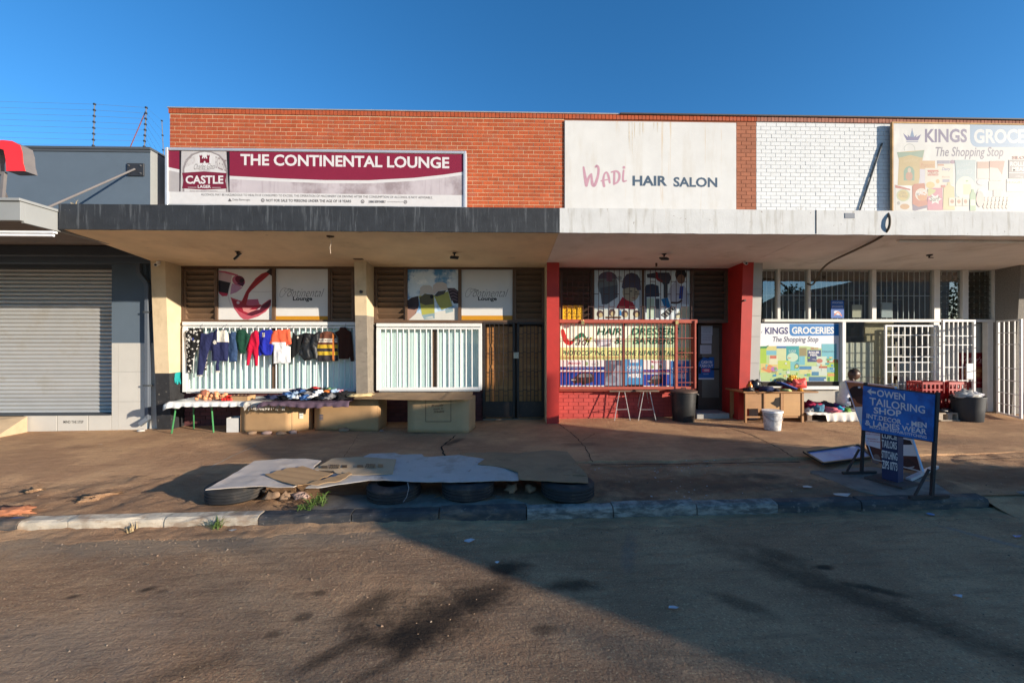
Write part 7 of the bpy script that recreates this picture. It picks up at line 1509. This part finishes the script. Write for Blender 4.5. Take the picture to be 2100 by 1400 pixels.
t = thing('carrier_bag', 'bright coral carrier bag standing on the right of the desk', 'bag', (WX(1640, Yr), Yr, on_desk)); puffy('bag_body', rb, lambda u, w, o: (u, Yr - o, w), .10, pm('coral_bag', (.62, .07, .06), .5, .1, 8), None, t, cell=.015, fold=.006, edge_r=.06)
P = Print.wall(Yr - .055, 0, 0, 1); P.rect(1634, 783, 1636, 784.5, (40, 20, 20)); P.rect(1646, 783, 1648, 784.5, (40, 20, 20)); P.poly([(1637, 786), (1645, 785.5), (1643, 788), (1639, 788)], (60, 20, 20)); P.build(t)
t = thing('fruit_bowl', 'dark dish of lemons and oranges on the desk', 'bowl', (WX(1628, 8.4), 8.4, on_desk + .14)); x = WX(1628, 8.4); m = MB(); m.lathe([(.05, .0), (.06, .01), (.14, .04), (.135, .045), (.05, .015)], 18, x, 8.4, on_desk + .13); m.build('dish', pm('dish_dark', (.05, .05, .05), .5), t, smooth=True); m = MB(); m.lathe([(.06, 0), (.05, .13)], 12, x, 8.4, on_desk); m.build('stand', MATS['dish_dark'], t)
mcit = pm('citrus', (.62, .38, .03), .4, .1, 20, .1, rand=.25)
for i in range(9): crumple('lemon', (x - .09 + (i % 5) * .045, 8.36 + (i // 5) * .07, on_desk + .20 + (.05 if i > 5 else 0)), (.036, .034, .034), mcit, i, rough=.06, src=ICO2, flat=False, label='yellow orange citrus fruit in the dish on the desk', cat='fruit', group='citrus fruit in the desk dish')
# paint bucket
bxp = 1584; x, y = PG(bxp, 883); y += .13; d = ray(bxp, 700); x = d.x / d.y * y; zb = pz(x, y); t = thing('bucket', 'white paint bucket with smeared grey sides in front of the desk', 'bucket', (x, y, zb))
bw = pm('bucket_plastic', (.62, .61, .59), .5, .1, 6, .1, 40, layers=[((.30, .30, .31), (9, 9, 7), .42, .58, .75), ((.18, .17, .17), (20, 20, 20), .6, .7, .6)])
m = MB(); m.lathe([(.130, 0), (.134, .01), (.152, .26), (.160, .265), (.160, .285), (.154, .288), (.156, .31), (.165, .312), (.165, .335), (.155, .345), (.150, .335), (.125, .03)], 32, x, y, zb); m.build('body', bw, t, smooth=True)
m = MB(); m.lathe([(.170, .315), (.172, .335), (.168, .352), (.13, .350), (.01, .345)], 32, x, y, zb); m.build('lid', pm('lid_white', (.72, .71, .70), .5), t, smooth=True)
m = MB(); m.tube([(x + .163 * math.cos(a), y + .163 * math.sin(a) - .03 * math.sin(a) * 0, zb + .27 - .09 * math.sin(math.pi * i / 10)) for i, a in enumerate([math.pi + math.pi * i / 10 for i in range(11)])], .004, 5); m.build('handle', wire_m, t)
# pallet with cloth and clothes
def pallet(name, label, xa, xb, ya, yb, z, n=5, h=.12, mat=None, boards=True):
    t = thing(name, label, 'pallet', ((xa + xb) / 2, (ya + yb) / 2, z)); mat = mat or wood_d
    for i in range(n): f = ya + (yb - ya) * (i + .5) / n; w = (yb - ya) / n * .8; m = MB(); m.box(xa, xb, f - w / 2, f + w / 2, z + h - .02, z + h); m.build('deck_board', mat, t)
    for i in range(3): f = xa + (xb - xa) * (.06 + .44 * i); m = MB(); m.box(f - .045, f + .045, ya, yb, z + .018, z + h - .021); m.build('block', mat, t)
    for i in (0, 2): f = ya + (yb - ya) * (.08 + .42 * i); m = MB(); m.box(xa, xb, f - .04, f + .04, z, z + .017); m.build('base_board', mat, t)
    return t
pxa_, pxb_ = WX(1652, 8.0), WX(1768, 8.0); pzz = pz(7, 8.2)
pallet('pallet', 'dark wooden pallet under the white cloth beside the desk', pxa_, pxb_, 7.98, 8.6, pzz, h=.17)
cw = fab('cloth_white', (.66, .62, .55))
drape('white_cloth', 'cream white cloth draped over the pallet to the ground', 'cloth', pxa_ - .02, pxb_ + .02, 7.97, 8.55, pzz + .172, cw, lambda x: .04 if x < WX(1690, 8) else .17, 12, dropl=.0, amp=.015, jag=.01)
for i, (lab, px, Y, dz, r_, c) in enumerate((('crimson garment heaped on the left of the pallet cloth', 1668, 8.25, .10, (.24, .16, .10), fab('p_crimson', (.30, .02, .06))), ('teal knitted ball on the pallet cloth', 1676, 8.06, .08, (.13, .11, .09), fab('p_teal', (.07, .17, .25))), ('dark patterned shirt behind the teal ball', 1692, 8.35, .13, (.17, .14, .09), fab('p_dark', (.05, .04, .06))), ('pink garment on the front of the pallet cloth', 1702, 8.02, .06, (.18, .10, .06), fab('p_pink', (.55, .14, .18))), ('purple garment behind the pink one', 1712, 8.3, .11, (.15, .12, .07), fab('p_purple', (.12, .05, .18))), ('bright blue cloth right of the pink garment', 1722, 8.05, .06, (.08, .08, .06), fab('p_blue', (.05, .38, .55))), ('green and orange cloth at the right of the pallet', 1735, 8.02, .05, (.10, .08, .05), fab('p_green', (.15, .30, .06))), ('white and grey cloth at the left edge of the pallet', 1658, 8.08, .04, (.10, .09, .05), fab('p_white', (.55, .52, .47))))):
    crumple('garment', (WX(px, Y), Y, pzz + .18 + dz * .6), r_, c, i + 70, rough=.5, freq=2.4, rot=i * .7, label=lab, cat='garment')
# red crates stacked
cr_m = pm('crate_red', (.34, .012, .014), .45, .12, 5, .03, 40, spec=.45)
def crate(label, x, y, z, w=.42, d_=.32, h=.29, rot=0.):
    t = thing('crate', label, 'crate', (x, y, z), 'red plastic bottle crates'); M0 = Matrix.Translation((x, y, z)) @ Matrix.Rotation(rot, 4, 'Z')
    for nm, sx, L_, ax in (('side', -1, w, 0), ('side', 1, w, 0), ('end', -1, d_, 1), ('end', 1, d_, 1)):
        m = MB(); Rz = Matrix.Rotation(R(90) if ax else 0, 4, 'Z'); off = (d_ if not ax else w) / 2 * sx; tr_ = Matrix.Translation((0, off, 0)) if not ax else Matrix.Translation((off, 0, 0)); Mx = M0 @ tr_ @ Rz
        for (za, zb_2) in ((0, .05), (.12, .15), (h - .05, h)): m.mbox(Mx @ Matrix.Translation((0, 0, (za + zb_2) / 2)), L_, .014, zb_2 - za)
        k = 5
        for i in range(k + 1): m.mbox(Mx @ Matrix.Translation((-L_ / 2 + L_ * i / k, 0, h / 2)), .03, .012, h - .002)
        m.build(nm, cr_m, t)
    m = MB(); m.mbox(M0 @ Matrix.Translation((0, 0, .012)), w - .02, d_ - .02, .012)
    for i in range(1, 6): m.mbox(M0 @ Matrix.Translation((-w / 2 + w * i / 6, 0, .07)), .008, d_ - .02, .1)
    m.build('base', cr_m, t)
zc = pz(9, 8.3)
pallet('pallet', 'small stack pallet holding the red crates by the black bin', WX(1868, 8.1), WX(1968, 8.1), 8.02, 8.52, zc, h=.14)
pallet('pallet', 'upper weathered pallet under papers in front of the red crates', WX(1921, 7.9), WX(1965, 7.9), 7.85, 8.0, zc + .0, n=2, h=.15, mat=pm('wood_pale', (.40, .33, .25), .85, .2, 5, .2))
for j, (px, nst) in enumerate(((1897, 2), (1947, 2))):
    for k in range(nst): crate(('lower' if k == 0 else 'top') + ' red crate of the ' + ('left' if j == 0 else 'right') + ' stack before the grocery gates', WX(px, 8.28), 8.28, zc + .145 + k * .292, rot=(.04 if k else -.03) * (1 if j else -1))
crumple('dark_bag', (WX(1935, 7.92), 7.92, zc + .19), (.16, .07, .05), nyl, 3, rough=.4, label='dark bag lying on the pale pallet before the crates', cat='bag')
bt_, bx, by, bz, bh, br = bin_('open_bin', 'open black bin overflowing with plastic bags by the grocery gate', 1958, 2012, 866, 808, pm('bin_charcoal', (.030, .034, .040), .5, .12, 4, .05, 40), None, handle=True)
for i, (dx, dy, r_, c) in enumerate(((-.10, -.05, (.20, .15, .10), (214, 212, 208)), (.07, 0, (.16, .14, .08), (190, 192, 204)), (.15, .05, (.10, .10, .08), (70, 72, 80)))):
    crumple('plastic_bag', (bx + dx, by + dy, bz + bh * .97), r_, ink(*c, .35), i + 40, rough=.5, label=('large white plastic bag at the left of the open bin', 'pale plastic bag in the middle of the open bin', 'dark plastic bag at the right of the open bin')[i], cat='bag')

# ================================================================ SEATED PERSON
def person(x, y, zb):
    mesh = bpy.data.meshes.new('skel'); V = []; E = []; Rr = []
    def v(p, r, par=None):
        V.append(p); Rr.append(r); i = len(V) - 1
        if par is not None: E.append((par, i))
        return i
    pel = v((0, 0, .34), .125); s1 = v((0, -.03, .47), .125, pel); s2 = v((0, -.08, .60), .135, s1); s3 = v((0, -.12, .70), .10, s2); nk = v((.005, -.15, .765), .055, s3); hd0 = v((.01, -.175, .80), .05, nk)
    for s in (-1, 1):
        sh = v((s * .15, -.10, .69), .068, s3); el = v((s * .23, -.13, .47), .048, sh); wr = v((s * .11, -.33, .42), .030, el); pa = v((s * .075, -.385, .41), .030, wr)
        for k, (dx, l) in enumerate(((-.026, .062), (-.009, .070), (.009, .066), (.026, .052))):
            f1 = v((s * .06 + dx, -.42, .412), .0095, pa); f2 = v((s * .045 + dx, -.42 - l * .5, .395), .0085, f1); v((s * .035 + dx, -.42 - l * .75, .372), .0075, f2)
        th = v((s * .035, -.37, .425), .0105, pa); v((s * .015, -.40, .42), .009, th)
        hp = v((s * .09, -.02, .33), .092, pel); kn = v((s * .16, -.40, .43), .062, hp); an = v((s * .13, -.40, .08), .042, kn); v((s * .14, -.52, .035), .038, an)
    mesh.from_pydata(V, E, []); o = bpy.data.objects.new('skel', mesh); col.objects.link(o)
    md = o.modifiers.new('skin', 'SKIN'); md.branch_smoothing = .6
    for i, sv in enumerate(mesh.skin_vertices[0].data): sv.radius = (Rr[i], Rr[i]); sv.use_root = (i == 0)
    sd_ = o.modifiers.new('sub', 'SUBSURF'); sd_.levels = 2; sd_.render_levels = 2
    bpy.context.view_layer.update(); me = bpy.data.meshes.new_from_object(o.evaluated_get(bpy.context.evaluated_depsgraph_get()))
    vv = [p.co.copy() for p in me.vertices]; ff = [tuple(p.vertices) for p in me.polygons]
    bpy.data.objects.remove(o); bpy.data.meshes.remove(mesh); bpy.data.meshes.remove(me)
    mb = MB(); PM = Matrix.Translation((x, y, zb)) @ Matrix.Rotation(R(84), 4, 'Z') @ Matrix.Scale(1.08, 4); A = []
    for p in vv:
        q = p.copy(); w_ = .006 * mnoise.noise(q * 14) if q.z > .3 and q.y > -.33 else 0; q += Vector((w_, w_, 0)); A.append(PM @ q)
    n0 = len(A); mb.v = [tuple(a) for a in A]
    for f in ff:
        c = sum((vv[i] for i in f), Vector()) / len(f)
        if c.z > .745 or (c.y < -.345 and c.z > .35 and abs(c.x) < .12): k = 0
        elif c.z < .07: k = 3
        elif c.z < .30 or (c.y < -.02 and c.z < .50 and abs(c.x) < .24 and not (c.z > .40 and (abs(c.x) > .19 or c.y < -.05 and c.z > .46))): k = 2
        else: k = 1
        mb.f.append(f); mb.m.append(k)
    # head: skull with brow, nose, jaw, ears, tilted down
    Vh, Fh = ICO3; Mh = PM @ Matrix.Translation(Vector((.015, -.20, .875))) @ Matrix.Rotation(R(28), 4, 'X') @ Matrix.Rotation(R(-12), 4, 'Z'); base = len(mb.v)
    for p in Vh:
        sx, sy, sz = .076, .098, .115; q = Vector((p.x * sx, p.y * sy, p.z * sz))
        if p.z < -.2: q.x *= 1 + .35 * (p.z + .2); q.y *= 1 + .15 * (p.z + .2)
        if p.y < -.6:
            if abs(p.x) < .22 and -.35 < p.z < .15: q.y -= .022 * (1 - abs(p.x) / .22) * (1 - abs(p.z + .15) / .3)
            if .12 < abs(p.x) < .55 and .0 < p.z < .25: q.y += .010
            if abs(p.x) < .35 and -.62 < p.z < -.48: q.y -= .005
        if abs(p.x) > .92 and abs(p.z) < .3 and -.2 < p.y < .35: q.x *= 1.16
        mb.v.append(tuple(Mh @ q))
    for f in Fh: mb.f.append(tuple(base + i for i in f)); mb.m.append(0)
    t = thing('person', 'person in a white shirt and dark trousers seated with bowed head behind the blue sign', 'person', (x, y, zb))
    skin = pm('skin_dark', (.085, .042, .026), .45, .08, 20, .05, 90, spec=.4)
    mb.build('body', [skin, fab('shirt_white', (.66, .66, .70)), fab('trousers_black', (.016, .016, .018)), pm('shoe', (.02, .018, .016), .5)], t, smooth='all', fix=False)
    for s in (-1, 1):
        m = MB(); c = Mh @ Vector((s * .030, -.088, .016)); VI, FI = ICO1; m.faces([c + p * .011 for p in VI], FI); m.build('eye', pm('eye_white', (.6, .58, .55), .2), t, smooth='all', fix=False)
    m = MB(); VI, FI = ICO3; P_ = []
    keep_ = [f for f in FI if all(VI[i].z > .28 or (VI[i].y > .25 and VI[i].z > -.25) for i in f)]
    m.faces([Mh @ Vector((p.x * .0775, p.y * .0995, p.z * .1165)) for p in VI], keep_); m.build('hair', pm('hair_short', (.022, .014, .011), .75, .2, 90, .5, 300), t, smooth='all', fix=False)
pxx = WX(1729, 8.15)
person(pxx, 8.15, pzz - .035)

# ================================================================ SIGNS STANDING ON THE PAVEMENT
ironm = pm('iron_black', (.028, .026, .028), .6, .2, 8, .1, 60, layers=[((.10, .06, .04), (12, 12, 12), .6, .7, .6)])
L0 = Vector((*PG(1762, 968), 0)); R0 = Vector((*PG(1905, 1017), 0)); L0.z = pz(L0.x, L0.y); R0.z = pz(R0.x, R0.y)
d = (R0 - L0); d.z = 0; d.normalize(); nrm = Vector((d.y, -d.x, 0)); nrm = nrm if nrm.y < 0 else -nrm
def sp_(px, py): return plane_hit(px, py, L0, nrm)
os_ = thing('tailor_sign', 'hand painted blue tailoring sign on black iron legs', 'sign', L0)
TL, TR, BR, BL = sp_(1770, 791), sp_(1916, 809), sp_(1912, 905), sp_(1767, 881)
m = MB(); bk = -nrm * .012; m.faces([TL, TR, BR, BL] + [p + bk for p in (TL, TR, BR, BL)], [(0, 1, 2, 3), (7, 6, 5, 4), (0, 4, 5, 1), (1, 5, 6, 2), (2, 6, 7, 3), (3, 7, 4, 0)])
m.build('board', pm('sign_blue', (.010, .14, .48), .6, .2, 5, .1, 40, layers=[((.006, .06, .24), (6, 6, 6), .46, .66, .8), ((.08, .32, .66), (10, 10, 10), .58, .72, .6)]), os_)
for (tp, bt2) in ((sp_(1770.5, 784), L0), (sp_(1917.5, 804), R0)):
    tp = tp - nrm * .03; m = MB(); m.bar(bt2 - nrm * .03, tp, .028); m.build('leg', ironm, os_)
    m = MB(); a = bt2 + nrm * .22 + Vector((0, 0, .015)); b_ = bt2 - nrm * .22 + Vector((0, 0, .015)); m.bar(a, b_, .028); m.build('foot', ironm, os_)
    m = MB(); m.bar(bt2 + nrm * .16 + Vector((0, 0, .03)), bt2 + Vector((0, 0, .30)), .018); m.build('brace', ironm, os_)
m = MB(); m.bar(TL + bk * 2, TR + bk * 2, .022); m.bar(BL + bk * 2, BR + bk * 2, .022); m.build('rail', ironm, os_)
P = Print(TL, nrm, 1700, 740, 4.667, d0=.002); wt = pm('sign_white_paint', (.62, .62, .62), .8, .18, 30, 0)
P.poly([(365, 290), (408, 260), (402, 284), (450, 293), (450, 314), (402, 305), (408, 330)], wt)
P.text('OWEN', 460, 272, 727, 338, wt, bold=.02, slope=.155); P.text('TAILORING', 388, 345, 920, 418, wt, bold=.015, slope=.165); P.text('SHOP', 428, 438, 692, 500, wt, bold=.025, slope=.135); P.text('INT.DECOR', 360, 500, 692, 545, wt, bold=.02, slope=.185); P.text('- MEN', 742, 568, 935, 618, wt, bold=.03, slope=.12)
P.text('& LADIES WEAR', 345, 560, 935, 612, wt, bold=.02, slope=.155); P.text('MACHINE REPAIR/STITCHING', 390, 614, 935, 640, wt, bold=.015, slope=.19); P.build(os_, 'lettering')
# dark blue tailor's board behind
A = Vector((*PG(1808, 981), 0)); B_ = Vector((*PG(1841, 990), 0)); C_ = Vector((*PG(1853, 987), 0)); zb = pz(A.x, A.y); ht = CAMH - (880 - 700) * (A.x * _s + A.y * _c) / FPX - zb
ls = thing('tailor_board', 'tall dark blue tailor board with white stencil letters behind the blue sign', 'sign', (A.x, A.y, zb)); D_ = A + C_ - B_
m = MB(); q = [A, B_, C_, D_]; m.faces([(p.x, p.y, zb + .02) for p in q] + [(p.x, p.y, zb + ht) for p in q], [(3, 2, 1, 0), (4, 5, 6, 7), (0, 1, 5, 4), (1, 2, 6, 5), (2, 3, 7, 6), (3, 0, 4, 7)]); m.build('board', pm('board_navy', (.012, .022, .075), .6, .2, 6, .1, 40, layers=[((.02, .06, .18), (9, 9, 9), .58, .7, .5)]), ls, bevel=.004)
e = (B_ - A).normalized(); f_ = (C_ - B_).normalized(); m = MB(); q = [A - e * .12 - f_ * .12, B_ + e * .10 - f_ * .12, C_ + e * .10 + f_ * .12, D_ - e * .12 + f_ * .12]; m.faces([(p.x, p.y, zb - .005) for p in q] + [(p.x, p.y, zb + .02) for p in q], [(3, 2, 1, 0), (4, 5, 6, 7), (0, 1, 5, 4), (1, 2, 6, 5), (2, 3, 7, 6), (3, 0, 4, 7)]); m.build('base', pm('base_brown', (.07, .05, .045), .9, .2, 5), ls)
nl = Vector((e.y, -e.x, 0)); nl = nl if nl.y < 0 else -nl; P = Print(A, nl, 1700, 740, 4.667, d0=.002)
P.text('LUICE', 506, 686, 652, 735, wt, bold=.03, slope=.16); P.text('TAILORS', 504, 750, 650, 822, wt, bold=.02, slope=.18); P.text('STITCHING', 504, 850, 655, 925, wt, bold=.02, slope=.2); P.text('ZIPS 0773', 508, 945, 655, 1025, wt, bold=.02, slope=.2); P.build(ls, 'lettering')
# leaning printed poster board
BRp = Vector((*PG(1893, 973), 0)); BRp.z = pz(BRp.x, BRp.y) + .05; BLp = Vector((*PG(1791, 946), 0)); BLp.z = pz(BLp.x, BLp.y) + .05
e_ = (BRp - BLp).normalized(); hb = Vector((-e_.y, e_.x, 0)).normalized(); hb = hb if hb.y > 0 else -hb
ln_ = hb * math.sin(R(24)) + Vector((0, 0, math.cos(R(24)))); n_ = e_.cross(ln_).normalized(); n_ = n_ if n_.y < 0 else -n_; bk = -n_ * .015
TLp = plane_hit(1733, 780, BLp, n_); TRp = plane_hit(1836, 793, BLp, n_)
pb = thing('poster_board', 'leaning aluminium poster board with brown and white print behind the tailor signs', 'sign', BRp)
m = MB(); q = [TLp, TRp, BRp, BLp]; m.faces(q + [p + bk for p in q], [(0, 1, 2, 3), (7, 6, 5, 4), (0, 4, 5, 1), (1, 5, 6, 2), (2, 6, 7, 3), (3, 7, 4, 0)]); m.build('panel', pm('poster_cream', srgb(214, 206, 200), .5, .05, 4, 0), pb)
m = MB()
for a, b_ in ((TLp, TRp), (TRp, BRp), (BRp, BLp), (BLp, TLp)): m.bar(a + bk * .3, b_ + bk * .3, .018, .018)
m.build('frame', pm('frame_alu', (.58, .60, .64), .35, metal=.5), pb)
m = MB(); a = Vector((*PG(1863, 983), 0)); b_ = Vector((*PG(1920, 957), 0)); m.bar((a.x, a.y, pz(a.x, a.y) + .02), (b_.x, b_.y, pz(b_.x, b_.y) + .02), .05, .035); m.build('foot', MATS['frame_alu'], pb)
m = MB(); q = TRp.lerp(TLp, .4) + bk * 2; m.bar(q - Vector((0, 0, .1)), (q.x + hb.x * .3, q.y + hb.y * .3, pz(q.x, q.y + .3)), .02); m.build('rear_strut', MATS['frame_alu'], pb)
P = Print(BLp, n_, 1700, 740, 4.667, d0=.001, k=1.0); br_ = (126, 62, 40)
P.poly([(162, 200), (620, 235), (640, 420), (250, 440)], (176, 104, 66)); P.poly([(420, 640), (640, 660), (700, 900), (860, 1060), (430, 960), (350, 800)], (96, 52, 42)); P.poly([(322, 640), (490, 665), (492, 840), (352, 800)], (206, 200, 202)); P.ell(262, 300, 72, 62, (52, 36, 32)); P.ell(290, 252, 14, 10, (220, 216, 214)); P.poly([(240, 350), (330, 330), (330, 420), (270, 400)], (72, 46, 38)); P.text('MAKUVA LAUNDRY', 335, 672, 488, 682, (166, 56, 56), slope=.08, bold=.03); P.text('WASHED & CLEANED', 340, 690, 488, 700, (166, 56, 56), slope=.08, bold=.03); P.text('TENDERLY', 358, 735, 470, 745, (166, 56, 56), slope=.08, bold=.03); P.text('AT AFFORDABLE', 362, 756, 488, 766, (166, 56, 56), slope=.1, bold=.03)
P.poly([(350, 800), (500, 850), (700, 905), (840, 910), (880, 1060), (720, 1040), (430, 960), (385, 900)], (70, 40, 36)); P.poly([(690, 740), (780, 760), (800, 800), (700, 800)], (40, 32, 34)); P.ell(450, 940, 40, 50, (110, 96, 90)); P.ell(780, 1000, 40, 30, (170, 160, 156)); P.poly([(680, 940), (760, 930), (850, 1000), (720, 1020)], (52, 34, 34)); P.build(pb)
# framed blue picture lying on the ground
fp = [Vector((*PG(*p), 0)) for p in ((1649, 934), (1762, 919), (1790, 940), (1688, 953))]
for i, p in enumerate(fp): p.z = pz(p.x, p.y) + .03 + (.03 if i in (0, 1) else 0)
fr_ = thing('framed_picture', 'black framed blue picture lying on the pavement beside the tailor signs', 'picture', fp[0])
m = MB(); m.faces(fp + [p - Vector((0, 0, .012)) for p in fp], [(0, 1, 2, 3), (7, 6, 5, 4), (0, 4, 5, 1), (1, 5, 6, 2), (2, 6, 7, 3), (3, 7, 4, 0)]); m.build('picture', pm('blue_print', srgb(70, 136, 200), .3, .1, 2, 0, spec=.4, layers=[(srgb(40, 90, 170), (2, 2, 2), .45, .65, .7), (srgb(190, 210, 220), (4, 4, 4), .56, .7, .6)]), fr_)
m = MB()
for i in range(4): m.bar(fp[i] + Vector((0, 0, .006)), fp[(i + 1) % 4] + Vector((0, 0, .006)), .035, .025)
m.build('frame', pm('frame_black', (.015, .014, .014), .4), fr_)

# ================================================================ BEHIND THE CAMERA: AN ADDED SHED SHAPED TO SHADE THE STREET, AND TREES
sh_pts = [(10.55, -.6), (10.75, 1.90), (11.60, 2.75), (13.80, 3.93), (16.80, 4.47), (21.35, 5.42), (21.15, -.6)]  # unseen shed: outline and skewed plan shaped along the sun for the street shadow
dv = Vector((1.8, -1, 0)).normalized() * 4.5
sd = thing('shadow_shed', 'unseen shed behind the viewer shaped to cast the street shadow', 'shed', (16, -3, -.1))
m = MB(); m.prism(sh_pts, lambda x, z: (x, -3.0, z), lambda x, z: (x + dv.x, -3.0 + dv.y, z)); m.build('wall', pm('shed_wall', (.40, .36, .30), .9), sd)
m = MB(); m.box(15, 17, -2.98, -2.94, -.2, 2.1); m.build('door', c_brown, sd)
lf_m = pm('leaf_dark', (.035, .060, .018), .6, .3, 9, 0, rand=.1); bk_m = pm('bark', (.07, .05, .035), .95)
def tree(label, x, y, h, rad, seed, n=2600):
    rr = random.Random(seed); t = thing('tree', label, 'tree', (x, y, -.7), 'trees across the street'); m = MB(); top = Vector((x, y, h * .55)); m.tube([(x, y, -.75), (x + .1, y, h * .25), top], [.22, .17, .10], 8)
    cs = []
    for i in range(9):
        a = rr.uniform(0, 6.28); c = Vector((x + math.cos(a) * rad * rr.uniform(.2, .75), y + math.sin(a) * rad * rr.uniform(.2, .75), h * rr.uniform(.5, .88))); cs.append((c, rad * rr.uniform(.3, .5))); m.tube([(x, y, h * .35), (Vector((x, y, h * .4)).lerp(c, .6)), c], [.09, .05, .02], 6)
    m.build('trunk', bk_m, t, smooth='all'); l = MB()
    for _ in range(n):
        c, r = rr.choice(cs); dd = Vector((rr.gauss(0, 1), rr.gauss(0, 1), rr.gauss(0, .8))).normalized() * r * rr.uniform(.4, 1.05); p = c + dd; u = Vector((rr.uniform(-1, 1), rr.uniform(-1, 1), rr.uniform(-1, 1))).normalized() * .13; w = u.orthogonal().normalized() * .07
        l.faces([p - u, p + w, p + u, p - w], [(0, 1, 2, 3)])
    l.build('crown', lf_m, t, fix=False)
tree('dense tree across the street behind the shed', 25, -15, 6.6, 3.0, 1); tree('broad tree farther right across the street', 31, -14, 7.0, 3.2, 2); tree('tree at the far right across the street', 37.5, -16, 7.2, 3.4, 3); tree('smaller tree left across the street', 14, -17, 5.2, 2.4, 4)
